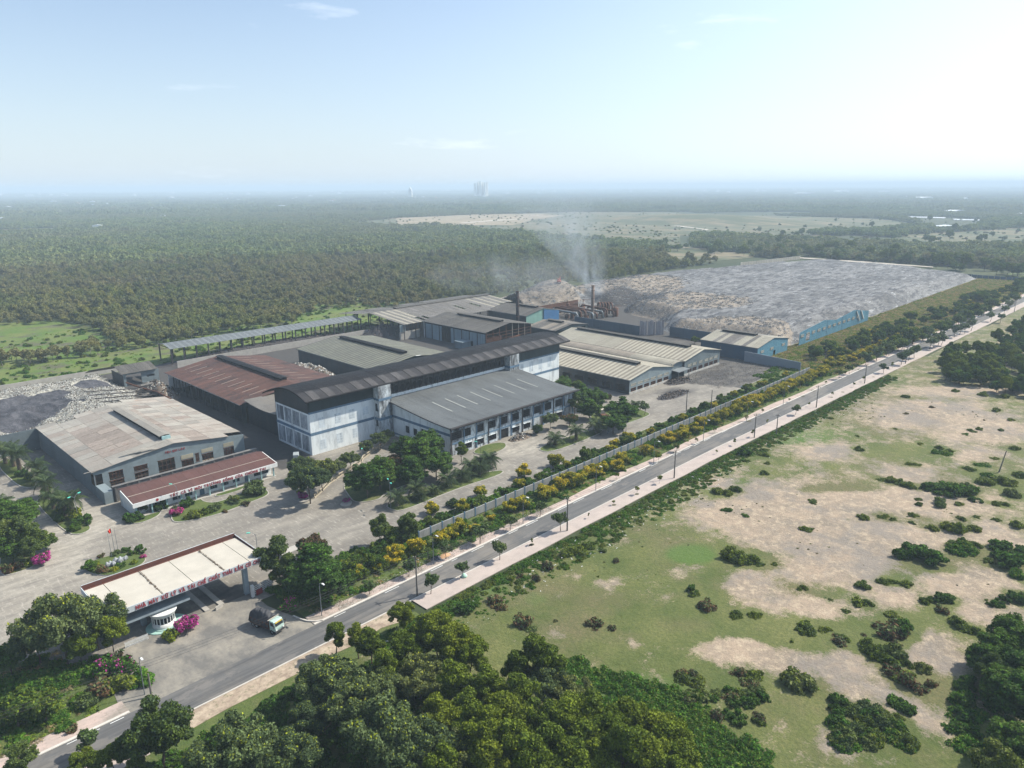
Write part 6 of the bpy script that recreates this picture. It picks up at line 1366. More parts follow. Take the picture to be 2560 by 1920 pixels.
# foreground wood
FG = [('J',230,395,big,.62,'tree','dark olive tree standing alone at the end of the pink pavement'),
 ('I',870,1020,light,1.25,'tree','tall light green feathery tree standing against the road at lower left'),('I',1290,1120,greybig,1.10,'tree','broad grey green tree at the bottom edge left of the wood'),
 ('I',1560,1170,greybig,.9,'tree','grey green tree beside the broad one at the bottom edge'),('I',1800,720,greybig,.95,'tree','grey green tree with lime new leaves at the left edge of the wood'),
 ('I',1850,500,olive2,.72,'tree','narrow olive tree at the road side of the wood'),('I',1975,520,olive2,.7,'tree','second narrow olive tree at the road side of the wood'),('I',1990,860,greybig,1.0,'tree','grey green tree with lime tips below the narrow olive trees'),
 ('I',2120,1010,greybig,1.15,'tree','large grey green tree in the lower middle of the wood'),('I',1700,960,greybig,.7,'tree','shaded small grey green tree in the hollow of the wood')]
WD = [(250,580,big,.85),(360,520,olive2,.9),(430,500,big,.95),(530,560,big,.95),(600,600,big,.9),(330,720,greybig,.85),(520,760,olive2,1.),(140,700,olive2,.9),(60,560,olive2,.8),(60,820,greybig,.8),(700,800,olive2,1.05),(760,870,big,.85),(880,840,olive2,1.),(960,600,olive2,1.05),(1035,640,olive2,1.05),
 (1050,790,greybig,.75),(1180,830,greybig,.7),(800,940,olive2,1.05),(600,900,olive2,.95),(640,1000,big,.85),(460,960,big,.8),(900,1000,olive2,1.1),(1010,1020,big,.9),(1150,980,big,.95),(1280,950,olive2,1.05),(1230,1080,olive2,1.1),(860,1100,olive2,1.1),(720,1090,big,.9),(1060,1160,olive2,1.1),(1190,1160,olive2,1.1),(1390,1060,big,.95),(1450,1170,olive2,1.15),(1640,1010,big,.85),(1720,1100,big,.8),(1580,1170,olive2,1.1),(1330,1220,big,.9),(560,1170,greybig,.7),(300,1150,greybig,1.),(960,1240,olive2,1.1),(1480,960,olive2,.95),(700,1240,olive2,1.),(440,1250,big,.8),(860,700,olive2,.8),(180,1080,greybig,1.),(1680,1230,big,.8),(1800,1190,olive2,.9),(1150,1250,big,.9)]
for r_, x, y, s_, k, nm, lab in FG: plant(s_, crown_at(r_,x,y,s_,k), k, nm, 'tree', lab)
for x, y, s_, k in WD:
    q0_ = (' at the field side' if x > 900 and y < 900 else ' near the road' if y < 620 else ' at the bottom edge' if y > 1050 else ' in the middle')
    q = 'olive green' if s_ in (big,) else 'slender yellow tipped' if s_ is olive2 else 'grey green'
    plant(s_, crown_at('J',x,y,s_,k), k, 'tree', 'tree', '%s tree of the dense foreground wood%s' % (q, q0_), '%s trees of the foreground wood%s' % (q, q0_))
for x, y, k in [(100,1180,1.1),(1060,1215,.9),(430,1230,.9),(530,1215,.9),(610,1180,.9),(690,1150,1.),(480,1200,.7),(750,1240,.9)]:
    plant(light if k > .95 else olive2, crown_at('I',x,y,light,k*.6), k*.6, 'tree', 'tree', 'small bright leafed tree along the bottom left edge', 'small bright trees along the bottom left edge')
# bottom left garden and around the gateway
for r_, x, y, s_, k, lab in [('I',330,440,greybig,1.12,'spreading grey green tree hiding the left end of the gateway canopy'),('I',520,420,greybig,.85,'grey green tree whose branches lie over the canopy corner'),('I',610,490,big,.72,'olive leaved tree beside the guard booth'),('I',190,520,greybig,.72,'low grey green tree at the outer side of the left gateway tree'),('I',430,560,big,.7,'dark olive tree in the shade below the left gateway tree'),
  ('A',1915,770,light,.95,'tall bright green tree just behind the right end of the canopy'),('A',1940,890,light,.6,'bright green tree touching the right canopy column'),('H',510,720,deep,.95,'tiered dark green tree right of the gateway'),('H',420,820,deep,.62,'dark green tree in front of the tiered tree'),('H',600,820,deep,.8,'dark green tree at the road side of the tiered tree'),
  ('H',520,575,russet,.95,'dark tree with rusty red top behind the tiered tree'),('H',740,770,midtree,1.,'olive hedge tree at the end of the road hedge'),('H',930,690,midtree,.75,'rounded hedge tree by the road'),
  ('H',1165,420,light,.62,'airy tree beside the dark bushes at the start of the wall'),('H',960,460,light,.62,'airy light green tree before the yard'),('H',1070,490,midtree,.95,'dense dark tree between the two airy trees'),
  ('H',870,110,deep,.95,'tiered dark tree at the turning of the inner road'),('H',960,60,deep,.9,'tall dark tree behind the tiered one'),('H',1100,40,russet,.9,'rusty brown tree between the dark trees'),('H',1180,60,deep,.8,'dark tree next to the feathery palms'),
  ('D',560,1400,deep,1.12,'tallest dark green tree at the corner of the front wing'),('D',640,1300,deep,1.02,'dark green tree pressed against the front wing'),('D',450,1340,deep,.92,'dark tree left of the tallest one'),('D',700,1480,deep,.85,'dark round tree below the front wing corner'),('D',300,1470,russet,.85,'rusty leaved tree on the ramp side'),('D',180,1560,deep,.9,'broad dark tree at the near side of the ramp group'),
  ('D',935,1370,olive2,.62,'vine covered column like tree before the wing windows'),('D',180,1260,greybig,.62,'leafless looking grey tree against the blue and white wall'),('D',60,1330,greybig,.5,'twiggy grey shrub tree below the white wall'),('D',240,1230,greybig,.5,'grey twiggy tree at the stair tower'),
  ('H',470,110,greybig,.85,'dark evergreen tree at the office end of the yard'),('H',560,60,greybig,.72,'dark evergreen tree behind it by the ramp'),('H',420,20,greybig,.6,'evergreen tree against the parked van'),('H',660,30,greybig,.45,'low twiggy tree on the ramp bank'),('H',760,-20,greybig,.45,'low twiggy tree under the white wall'),
  ('D',1870,780,deep,.72,'round dark tree at the right end of the front wing'),('D',2050,860,deep,.9,'dense tree beside the cream shed wall'),('D',1980,940,light,.8,'bright green tree right of the front wing'),('D',2120,960,deep,.8,'dark tree before the palms right of the wing'),('D',1760,1080,greybig,.6,'silvery tree below the last wing window'),('D',1930,1080,russet,.7,'rusty shrub tree near the silvery tree'),('D',1640,1180,midtree,.7,'dark round tree beside the timber heap'),
  ('E',430,620,midtree,.95,'tree at the sooty wall of the smaller cream shed'),('E',560,700,deep,.75,'columnar dark tree along the sooty wall'),('E',640,710,russet,.6,'brownish tree by the sooty wall'),('E',740,800,deep,1.,'broad dark tree at the yard side of the cream sheds'),('E',690,870,deep,.8,'dark tree in front of the broad one'),('E',920,770,street,1.35,'thin layered tree at the yard edge'),('E',330,600,deep,.6,'tree in the gap between wing and cream shed'),
  ('E',1290,290,midtree,.8,'dark bush tree in the corner by the slate blue wall'),('E',1360,770,midtree,.7,'young dark tree in the road hedge'),
  ('S',60,820,deep,1.0,'dark green tree at the left edge above the yellow ones'),('S',230,800,deep,.95,'dark green tree left of the palm island'),('S',170,900,deep,1.,'shady tree at the left edge of the yard'),('S',60,1050,light,1.,'yellow green tree at the left edge'),('S',200,1030,light,1.05,'bright yellow green tree in the left group'),('S',330,1080,light,.9,'yellow green tree nearest the yard'),('S',110,1180,deep,.9,'dark olive tree below the yellow green ones'),('S',460,1110,midtree,.9,'grey green tree at the yard side of the left group'),('S',300,1190,light,.7,'low yellow green tree over the magenta bush'),
  ('A',1765,320,greybush,1.9,'dark feathery shrub tree before the office range'),
  ('I',40,640,deep,.75,'dark bushy tree at the far left edge'),('I',80,930,midtree,1.1,'olive tree at the left edge by the pavement'),('I',180,900,midtree,1.,'brownish olive hedge tree'),('I',240,920,midtree,.9,'olive hedge tree nearest the grass corner')]:
    k = k*(1.34 if r_ in 'DHE' and s_ is deep else 1.3 if (s_ is light and r_ in 'AH') or (s_ is greybig and r_ == 'H') or (s_ is russet and r_ in 'DH') else 1.14 if s_ is greybig and r_ == 'I' else 1.); plant(s_, crown_at(r_,x,y,s_,k), k, 'tree', 'tree', lab)
# bushes and flowers near the gateway
for r_, x, y, s_, k, lab in [('A',1290,1330,magbush,1.55,'big magenta flowering bush beside the guard booth'),('A',1175,1375,chartbush,1.35,'round yellow green bush left of the magenta bush'),('A',290,860,magbush,1.5,'magenta bush at the tip of the left tree group'),('A',195,870,chartbush,1.,'light green bush beside the magenta bush of the left group'),('A',75,910,drybush,1.3,'reddish dry shrub at the left kerb'),
  ('H',440,270,magbush,1.05,'magenta bush in the planter at the foot of the ramp'),('H',735,295,magbush,.8,'dark pink bush in the lone planter'),('H',420,225,chartbush,.9,'yellow leaved bush behind the ramp planter'),('A',1215,520,magbush,1.15,'pink flowering bush before the office slogan'),
  ('A',625,900,bush,1.05,'clipped dark bush at the left tip of the round island'),('Z',430,860,chartbush,.8,'light bush next to it on the round island'),('Z',590,960,drybush,.95,'reddish shrub at the lower side of the round island'),('Z',1250,600,bush,1.0,'dark tall bush at the right tip of the round island'),('Z',1320,700,magbush,.55,'pink shrub at the right tip of the round island'),('Z',1000,580,bush,.6,'small dark bush on top of the round island'),('Z',830,650,greybush,.65,'spiky grey bush behind the monument'),('Z',900,880,bush,.65,'green bush below the monument'),('Z',780,950,chartbush,.75,'light hedge bush below the monument'),('Z',1130,650,bush,.7,'hedge bush on the right of the round island'),('Z',1150,820,chartbush,.7,'light green bush at the right of the monument'),('Z',540,690,drybush,.55,'reddish sprig at the back of the round island'),
  ('S',850,960,bush,1.35,'round dark bush at the tip of the palm island'),('S',770,1020,bush,.9,'small bush at the tip of the palm island'),('S',650,880,bush,1.1,'bush under the last palms'),('S',620,930,bush,.8,'low bush at the kerb of the palm island'),('S',230,460,bush,1.1,'bush among the first palms'),
  ('B',915,1250,bush,1.2,'round bush at the left corner of the office'),('B',1105,1175,bush,1.1,'round bush before the office windows'),('B',1000,1190,midtree,.7,'young palm like shrub before the office'),('B',960,1240,bush,.9,'low bush at the office corner'),('B',1290,1150,bush,1.1,'bush under the slogan'),('B',1230,1200,drybush,1.2,'dusty shrub in the office garden'),('B',1330,1230,obush,1.35,'wide olive shrub in the office garden'),('B',1420,1200,obush,1.1,'olive shrub at the kerb of the office garden'),('B',1500,1175,greybush,1.0,'spiky grey shrub in the office garden'),('B',1620,1120,greybush,.95,'second spiky grey shrub in the office garden'),('B',1700,1140,drybush,.75,'small red shrub near the office garden kerb'),('B',1560,1190,drybush,.5,'tiny dark shrub at the office garden kerb'),
  ('I',540,700,vine,1.2,'leafy creeper clump beside the bougainvillea'),('I',600,740,magsparse,1.5,'straggling bougainvillea with sparse magenta flowers'),('I',700,740,magsparse,1.4,'bougainvillea at the corner of the entrance apron'),('I',760,790,vine,1.35,'green creeper mound at the entrance apron'),('I',660,830,obush,1.7,'dark olive shrub mass at the apron corner'),('I',560,840,drybush,1.6,'brown twiggy shrub by the pavement'),('I',640,690,drybush,1.3,'reddish shrub behind the bougainvillea'),
  ('I',480,910,greybush,1.,'spiky agave like shrub on the grass corner'),('I',400,1060,drybush,.65,'small dry shrub on the left pavement'),
  ('H',330,960,vine,1.2,'pale green creeper bush by the truck'),('H',340,1030,magsparse,1.15,'creeper with sparse pink flowers at the pavement corner'),('H',450,980,vine,1.1,'long stemmed creeper bush right of the truck'),('H',250,900,vine,.95,'dark creeper bush at the gate column'),('V',600,860,yshrub,.6,'small yellow shrub at the wall foot'),('V',715,790,yshrub,.45,'tiny bright yellow shrub at the wall foot'),('V',575,890,bush,.5,'small dark bush beneath the small yellow shrub'),
  ('V',1805,345,yshrub,.3,'tiny yellow sprig in the verge'),('V',280,730,greybush,1.05,'grey spiky bush beside the inner road'),('V',1560,1130,greybush,.5,'weed tuft by the wall')]:
    plant(s_, P_(r_,x,y), k, 'flowering_bush' if s_ is magbush else 'bush', 'bush', lab)
HG = 'clipped hedge bushes between gateway and wall'
for i in range(22):
    t = i/21; a = g('H',690,760); b = g('H',1280,480); p = a.lerp(b,t); plant(obush if i%3 else bush, (p.x+rnd.uniform(-.5,.5),p.y+rnd.uniform(-.6,.6),0), rnd.uniform(.95,1.3), 'hedge_bush', 'bush', 'dense rounded bush in the hedge between gateway and perimeter wall', HG)
for i in range(16):
    a = g('H',720,850); b = g('H',1300,620); p = a.lerp(b,i/15); plant(yshrub if i%4 == 1 else obush, (p.x+rnd.uniform(-.8,.8),p.y+rnd.uniform(-.7,.7),0), rnd.uniform(.8,1.2), 'hedge_bush', 'bush', 'rounded roadside bush before the hedge', 'roadside bushes before the hedge')
for i in range(14):
    a = g('I',0,820); b = g('I',480,735); p = a.lerp(b,i/13); plant(vine, (p.x,p.y+rnd.uniform(-.7,.7),0), rnd.uniform(.9,1.2), 'hedge_bush', 'bush', 'bright green creeper hump of the left boundary hedge', 'creeper humps of the left boundary hedge')
# yellow shrubs along the road, near to far
YS = [('V',1155,400,1.15),('V',890,490,1.0),('V',520,650,.85),('V',105,800,.95),('V',1060,640,1.0),('V',1130,650,.8),('V',1200,600,1.1),('V',1270,560,1.15),('V',1340,550,1.1),('V',1430,490,1.0),('V',1490,470,.9),('V',1560,440,.85),('V',1680,430,.9),('V',1740,380,.8),('V',860,760,.95),('V',320,970,1.),('V',260,1010,.85),('V',350,960,.7),
 ('V',2110,200,.95),('V',2160,180,.8),('L',245,905,1.05),('L',320,885,1.15),('L',330,850,.8),('L',400,845,.95),('L',375,840,.7),('L',25,905,1.),('L',500,800,1.05)]
for i, (r_, x, y, k) in enumerate(YS): plant(yshrub, P_(r_,x,y), k*1.22, 'yellow_shrub', 'shrub', 'round shrub with golden yellow tips beside the perimeter wall, near part', 'golden tipped shrubs beside the near part of the wall')
for i in range(24):
    p = g('L',545,775).lerp(g('L',1110,515), i/23); plant(yshrub, (p.x+rnd.uniform(-.6,.6),p.y+rnd.uniform(-.6,.5),0), rnd.uniform(1.2,1.6), 'yellow_shrub', 'shrub', 'round golden yellow shrub in the unbroken far hedge along the wall', 'golden shrubs of the unbroken far hedge')
for i in range(16):
    p = g('L',1130,505).lerp(g('L',1560,330), i/15); plant(yshrub, (p.x+rnd.uniform(-1,1),p.y+rnd.uniform(-.5,2.5),0), rnd.uniform(1.1,1.5), 'yellow_shrub', 'shrub', 'tall yellow flecked shrub beneath the far roadside trees', 'yellow flecked shrubs beneath the far roadside trees')
for i in range(46):
    x = 84+i*4.7+rnd.uniform(-1.5,1.5); y = ry(x)+rnd.uniform(8.5,13.5)
    plant([yshrub,obush,bush,yshrub,vine][i%5], (x,y,0), rnd.uniform(.75,1.2), 'verge_bush', 'bush', 'bushy growth on the verge at the foot of the perimeter wall', 'bushes on the verge at the foot of the wall')
for i in range(50):
    x = 96+i*4.1+rnd.uniform(-1.5,1.5); y = 126.5+rnd.uniform(-.6,2.4)
    plant([bush,midtree,vine,bush,yshrub][i%5], (x,y,0), rnd.uniform(.7,1.1)*(.72 if i%5 == 1 else 1), 'inner_bush', 'bush', 'leafy bush in the planted strip just inside the perimeter wall', 'leafy bushes of the planted strip inside the wall')
# green bushes between wall and inner road
for i, (r_, x, y, k) in enumerate([('V',90,880,1.2),('V',170,850,1.),('V',210,860,1.1),('V',330,800,.9),('V',400,740,1.0),('V',450,730,1.2),('V',500,740,1.2),('V',540,700,1.),('V',740,640,1.),('V',880,570,1.1),('V',930,560,1.05),('V',1070,500,1.15),('V',1290,400,1.1),('V',1340,380,1.15),('V',1400,360,1.2),('V',1490,320,1.1),('V',1570,290,1.05),('V',1640,270,1.),('V',1700,260,.7),('V',1480,280,.9),('V',1850,190,1.2),('V',1910,160,1.1),('V',2040,110,1.0),('V',1980,130,1.),('E',1000,960,1.),('E',1050,970,1.)]):
    plant(bush if i%3 else obush, P_(r_,x,y), k, 'bush', 'bush', 'dark leafy bush on the factory side of the wall', 'dark leafy bushes on the factory side of the wall')
plant(yshrub, P_('E',800,1050), 1.1, 'yellow_shrub', 'shrub', 'golden tipped shrub under the tilted dark board'); plant(yshrub, P_('E',690,1080), .95, 'yellow_shrub', 'shrub', 'golden tipped shrub beside the bend of the inner road'); plant(yshrub, P_('E',265,1230), .5, 'yellow_shrub', 'shrub', 'small golden shrub hugging the kerb')
for i in range(36):
    p = g('E',1060,950).lerp(g('E',1960,600), i/35); plant(vine if i%3 else bush, (p.x+rnd.uniform(-1.5,1.5),p.y+rnd.uniform(-.6,2.2),0), rnd.uniform(.9,1.25), 'bush', 'bush', 'bright green bush in the thicket beside the littered yard', 'bushes of the thicket beside the littered yard')
# street trees and saplings
ord_ = ['first','second','third','fourth','fifth','sixth','seventh','eighth','ninth','tenth','eleventh','twelfth','thirteenth','fourteenth','fifteenth','sixteenth','seventeenth','eighteenth','nineteenth','twentieth','twenty-first','twenty-second','twenty-third','twenty-fourth']
RT = [('H',1318,925,street,1.1),('H',1545,813,street,1.0),('H',1795,690,street,1.15),('V',950,1062,sapling,.6),('V',1198,945,street,1.3),('V',1435,835,sapling,.5),('V',1645,722,sapling,.6),('V',1845,632,sapling,.9),('V',2035,540,sapling,1.05),('L',512,962,sapling,.5),('L',612,915,sapling,.9),('L',712,868,sapling,1.),('L',792,798,sapling,.7),('L',948,745,street,1.0),('L',1022,700,sapling,.6),('L',1150,645,sapling,.7),('L',1270,592,sapling,.7),('L',1325,562,sapling,.9),('L',1435,515,street,1.25),('L',1483,490,sapling,1.1),('L',1532,468,street,1.6),('L',1572,445,street,1.5),('L',1605,430,street,1.7)]
for i, (r_, x, y, s_, k) in enumerate(RT): plant(s_, P_(r_,x,y,.17), k, 'street_tree', 'tree', '%s %s of the right pavement, counted from the gateway end' % (ord_[i], 'street tree' if s_ is street else 'thin sapling'))
LT = [('H',895,928,street,.85),('H',1167,805,street,1.05),('H',1425,682,street,1.1),('H',1660,578,street,1.35),('V',765,940,street,1.1),('V',1020,822,street,1.05),('V',1675,512,sapling,.8),('V',2027,362,sapling,1.2),('L',190,1002,sapling,1.1),('L',290,952,street,.8),('L',398,905,sapling,.8),('L',500,845,sapling,.7),('L',675,780,sapling,.9),('L',765,740,sapling,.7),('L',912,675,sapling,.6),('L',1115,580,sapling,.6),('L',1190,548,street,1.25),('L',1245,522,street,1.2),('L',1215,535,sapling,1.3)]
for i, (r_, x, y, s_, k) in enumerate(LT): plant(s_, P_(r_,x,y,.17), k, 'street_tree', 'tree', '%s %s of the left pavement, counted from the gateway end' % (ord_[i], 'street tree' if s_ is street else 'thin sapling'))
for x, y in [(480,1190),(30,1130)]: pass
plant(street, P_('I',490,1190,.17), 1.05, 'street_tree', 'tree', 'dark thin street tree on the near pavement at lower left')
FT = [(1350,472),(1405,450),(1460,422),(1500,400),(1545,390),(1590,360),(1640,335),(1690,318),(1740,300),(1790,275),(1840,255),(1885,232),(1930,218),(1985,195),(2040,165),(2095,140),(2150,110),(2190,95)]
for i, (x, y) in enumerate(FT):
    for k in range(2): plant(street if rnd.random() < .7 else midtree, P_('L',x+rnd.uniform(-14,14),y+rnd.uniform(-7,5),.1), rnd.uniform(1.5,2.0) if k == 0 else rnd.uniform(1.2,1.7), 'street_tree', 'tree', 'dense dark street tree of the far left row', 'dense dark street trees of the far left row')
for x, y in [(1690,383),(1712,375),(1735,370),(1755,362),(1825,318),(1855,305),(1885,296),(1918,282),(2025,230),(2080,235),(2100,190),(2125,165),(2160,140)]:
    plant(street, P_('L',x,y,.17), rnd.uniform(1.5,1.9), 'street_tree', 'tree', 'dense dark street tree of the far right row', 'dense dark street trees of the far right row')
# belt of trees between far pavement and rubbish hill
for i in range(95):
    t = R.random()**.9; a = g('L',1060,450).lerp(g('L',2230,30), t); s_ = [midtree,deep,midtree,yshrub][i%4]; plant(s_, (a.x, a.y+R.uniform(-6,6)*1., 0), rnd.uniform(.8,1.25)*(1.1 if s_ is midtree else .8 if s_ is deep else 1.3), 'belt_tree', 'tree', 'bushy tree in the belt between the far road and the rubbish hill', 'bushy trees of the belt between far road and rubbish hill')
# wood on the right beyond the waste ground
poly = [sp('L',x,y) for x, y in [(1740,560),(1760,460),(1850,420),(1990,370),(2060,290),(2230,250),(2330,250),(2330,690),(2100,640),(1930,610)]]
k_ = 0
while k_ < 150:
    px, py = R.uniform(2340,2640), R.uniform(800,1020)
    if inpoly(np.array([px]), np.array([py]), poly)[0]:
        s_ = [big,deep,olive2,deep][k_%4]; p = at(px, py); plant(s_, tuple(p), rnd.uniform(.62,.85), 'wood_tree', 'tree', 'tree in the dark wood on the right beyond the waste ground', 'trees of the dark wood on the right'); k_ += 1
# shrubs on the waste ground
SH_ = [('K',1390,460,'deep',2.6,'largest dark shrub thicket on the bare waste ground'),('K',1330,440,'deep',2.2,''),('K',1450,480,'deep',2.1,''),('K',1280,450,'deep',1.5,''),('K',1540,290,'o',1.8,''),('K',1610,300,'o',1.7,''),('K',1455,285,'o',1.1,''),('K',1685,290,'o',1.3,''),('K',1560,80,'deep',2.6,'wide dark thicket on the far side of the waste ground'),('K',1480,70,'deep',2.3,''),('K',1640,90,'deep',2.2,''),('K',1420,60,'deep',1.6,''),('K',1700,130,'deep',1.4,''),('K',1490,140,'s',1.3,'silvery bush at the foot of the wide thicket'),('K',1610,150,'o',.9,''),('K',1370,150,'o',.8,''),('K',1340,210,'o',.9,''),('K',1340,255,'o',.6,''),('K',1565,200,'o',.45,''),('K',1620,235,'o',1.,''),('K',1700,220,'o',.8,''),('K',1820,235,'o',.9,''),('K',1930,275,'o',1.4,''),('K',1870,150,'o',.9,''),('K',1810,145,'o',.7,''),
 ('K',1570,380,'o',1.2,''),('K',1630,370,'o',1.2,''),('K',1700,390,'o',1.,''),('K',1660,410,'v',1.7,''),('K',1590,420,'v',1.5,'bright creeping patch beside the largest thicket'),('K',1770,470,'o',1.,''),('K',1840,400,'deep',1.7,''),('K',1830,450,'deep',1.6,''),('K',1900,500,'deep',2.0,''),('K',1950,560,'v',1.5,''),('K',1960,440,'deep',1.6,''),
 ('K',1060,620,'o',1.3,'upright dark bush in the middle of the bare ground'),('K',1165,595,'o',1.0,''),('K',1230,600,'o',1.1,''),('K',1290,610,'o',1.1,''),('K',1490,700,'deep',1.5,'green thicket between two bare strips'),('K',1540,705,'deep',1.4,''),('K',1420,715,'o',1.,''),('K',1505,765,'d',1.1,''),('K',1820,730,'deep',1.2,''),('K',1910,700,'deep',1.5,''),('K',1960,690,'o',1.5,''),('K',1765,705,'o',.6,''),('K',1590,845,'o',1.3,''),('K',1690,890,'o',1.4,''),('K',1240,795,'o',1.05,''),('K',1020,720,'o',1.15,''),('K',1080,725,'o',.9,''),('K',955,765,'o',.75,''),('K',860,700,'o',.7,''),('K',705,640,'o',.8,''),('K',65,650,'deep',1.0,''),('K',150,740,'d',1.5,''),('K',325,790,'o',1.,''),('K',425,790,'o',1.,''),('K',720,290,'o',1.1,''),('K',1060,225,'o',1.2,''),('K',1170,225,'o',.9,''),('K',1220,235,'o',.9,''),('K',770,130,'o',.9,''),('K',300,450,'o',1.9,'long dark shrub mass at the green hollow'),('K',350,470,'o',1.8,''),('K',410,480,'o',1.6,''),('K',450,490,'o',1.,''),('K',540,490,'o',.6,''),
 ('K',1230,890,'d',2.1,'dark reddish thicket on the bare ground'),('K',1280,880,'deep',1.7,''),('K',1190,910,'d',1.6,''),('K',1240,960,'d',.9,''),('K',900,940,'d',1.3,''),('K',940,930,'o',1.,''),('K',720,880,'o',1.5,''),('K',840,880,'o',1.,''),('K',700,860,'o',1.2,''),('K',1090,980,'o',1.7,''),('K',1150,1030,'o',1.8,''),('K',1230,1020,'s',1.5,'pale silvery bush at the edge of the dark shrub band'),('K',1190,1060,'o',1.5,''),('K',1050,910,'d',.6,''),('K',1220,1120,'d',1.4,''),('K',1290,1150,'o',1.4,''),('K',1330,1200,'d',1.6,''),('K',1380,1220,'d',1.2,''),('K',1390,1100,'s',1.,''),('K',1440,1190,'d',1.1,''),('K',1300,1080,'o',.9,''),
 ('K',660,1190,'s',2.15,'perfectly round pale green bush on the bare ground'),('K',740,1210,'v',1.0,'bright low growth beside the round pale bush'),('K',770,1090,'d',.45,''),('K',640,945,'o',.6,''),('K',790,1005,'o',.45,''),('K',850,1030,'o',.45,''),('K',500,945,'o',.4,''),
 ('J',1840,310,'o',1.,''),('J',1915,380,'d',1.6,''),('J',2080,440,'o',.9,''),('J',2180,435,'o',.9,''),('J',1300,480,'d',1.3,'twiggy brown shrub in the middle of the lawn like grass'),('J',1395,505,'d',.8,''),('J',900,480,'d',1.4,''),('J',880,440,'d',1.,''),('J',940,505,'s',.9,''),('J',1080,460,'d',.5,''),('J',1420,130,'d',.8,''),('J',580,400,'deep',1.4,'dark bush in the green belt by the pavement'),('J',600,380,'deep',1.2,''),('J',740,350,'d',1.3,''),('J',770,390,'d',1.4,''),('J',970,225,'d',.9,''),('J',890,210,'d',.7,''),('J',1040,160,'d',1.2,''),('J',1170,80,'o',1.6,''),('J',1220,70,'o',1.6,''),('J',1250,40,'o',1.3,''),('J',1130,90,'o',1.,''),
 ('L',670,965,'deep',1.7,'dark round bush in the green belt half way along the pavement'),('L',775,975,'o',1.3,''),('L',790,1020,'o',.9,''),('L',520,1180,'o',1.4,''),('L',560,1190,'o',1.3,''),('L',620,1170,'o',1.3,''),('L',775,1080,'o',1.,''),('L',570,1280,'v',.9,''),('L',670,1310,'v',.8,''),('L',1290,870,'o',.7,''),('L',1300,945,'o',1.1,''),('L',1040,1240,'o',.8,''),('L',1720,960,'v',1.4,''),('L',1770,970,'v',1.3,''),('L',1740,940,'o',1.2,''),('L',1800,955,'o',1.,''),('L',1640,915,'o',.9,''),('L',1580,1030,'o',1.2,''),('L',1610,1030,'o',1.,''),('L',1560,655,'o',1.2,''),('L',1830,620,'o',1.2,''),('L',1990,640,'o',1.5,''),('L',2100,650,'o',1.4,''),('L',2060,730,'o',1.1,''),('L',1480,1120,'o',1.5,''),('L',1530,1130,'o',1.5,''),('L',1580,1150,'o',1.4,''),('L',1420,1110,'o',.9,''),('L',1980,1030,'v',1.5,''),('L',1910,1060,'o',1.3,''),('L',2000,1130,'o',1.7,''),('L',2080,1130,'o',1.8,''),('L',2150,1140,'o',1.7,''),('L',2010,1090,'v',1.5,''),('L',2150,1200,'s',1.6,''),('L',2190,1100,'o',1.7,''),('L',1890,1150,'s',1.1,''),('L',1920,840,'o',1.1,''),('L',1960,830,'o',1.,''),('L',1890,860,'v',.9,''),('L',2140,780,'o',.9,''),('L',2080,835,'o',.8,''),('L',2160,945,'o',1.3,''),('L',2060,1000,'o',1.2,''),('L',1145,770,'o',.7,''),('L',1500,830,'o',.6,''),('L',1700,710,'d',.9,''),('L',1560,745,'d',.8,''),
 ('L',1600,1310,'o',.8,''),('L',1740,1260,'s',1.1,''),('L',1850,1250,'o',.9,''),('L',1620,1220,'o',.8,''),('L',1440,1315,'o',.8,''),('L',2050,1245,'o',.8,'')]
MP = dict(deep=bush, o=obush, s=greybush, v=vine, d=drybush); GN = dict(deep='dark green', o='olive green', s='silvery', v='bright creeping', d='brown twiggy')
for r_, x, y, kd, k, lab in SH_:
    grp = None
    if not lab:
        p_ = g(r_,x,y); sz_ = 'small' if k < .8 else 'middling' if k < 1.25 else 'large'; su_ = 'bare soil' if blobval(np.array([p_.x]),np.array([p_.y]),SAND)[0] > .35 else 'grass'
        zn_ = 'nearest the road' if p_.y > 78-.0*p_.x else 'at the far end' if p_.x > 215 else 'on the right' if p_.x+1.0*(40-p_.y) > 175 else 'towards the foreground wood' if p_.x < 110 else 'in the middle'
        lab = '%s %s shrub on the %s of the waste ground %s' % (sz_, GN[kd], su_, zn_); grp = lab.replace(' shrub ', ' shrubs ')
    o = plant(MP[kd], P_(r_,x,y), k*.84, 'shrub', 'shrub', lab, grp, trunk=False); a_ = rnd.uniform(.8,1.3); o.scale = (o.scale[0]*a_, o.scale[1]*rnd.uniform(.75,1.05), o.scale[2]*rnd.uniform(.7,1.1))
wg = bpy.data.objects['waste_ground'].data; co_ = np.empty(len(wg.vertices)*3, np.float32); wg.vertices.foreach_get('co', co_); co_ = co_.reshape(-1,3)
sa_ = np.empty(len(wg.vertices), np.float32); wg.attributes['sand'].data.foreach_get('value', sa_)
for r_, x, y, kd, k, lab in SH_:      # grass gathers round the foot of each shrub
    p_ = g(r_,x,y); sa_ -= .5*np.exp(-(((co_[:,0]-p_.x)**2+(co_[:,1]-p_.y)**2)/(1.7*k+.6)**2)).astype(np.float32)
wg.attributes['sand'].data.foreach_set('value', sa_)
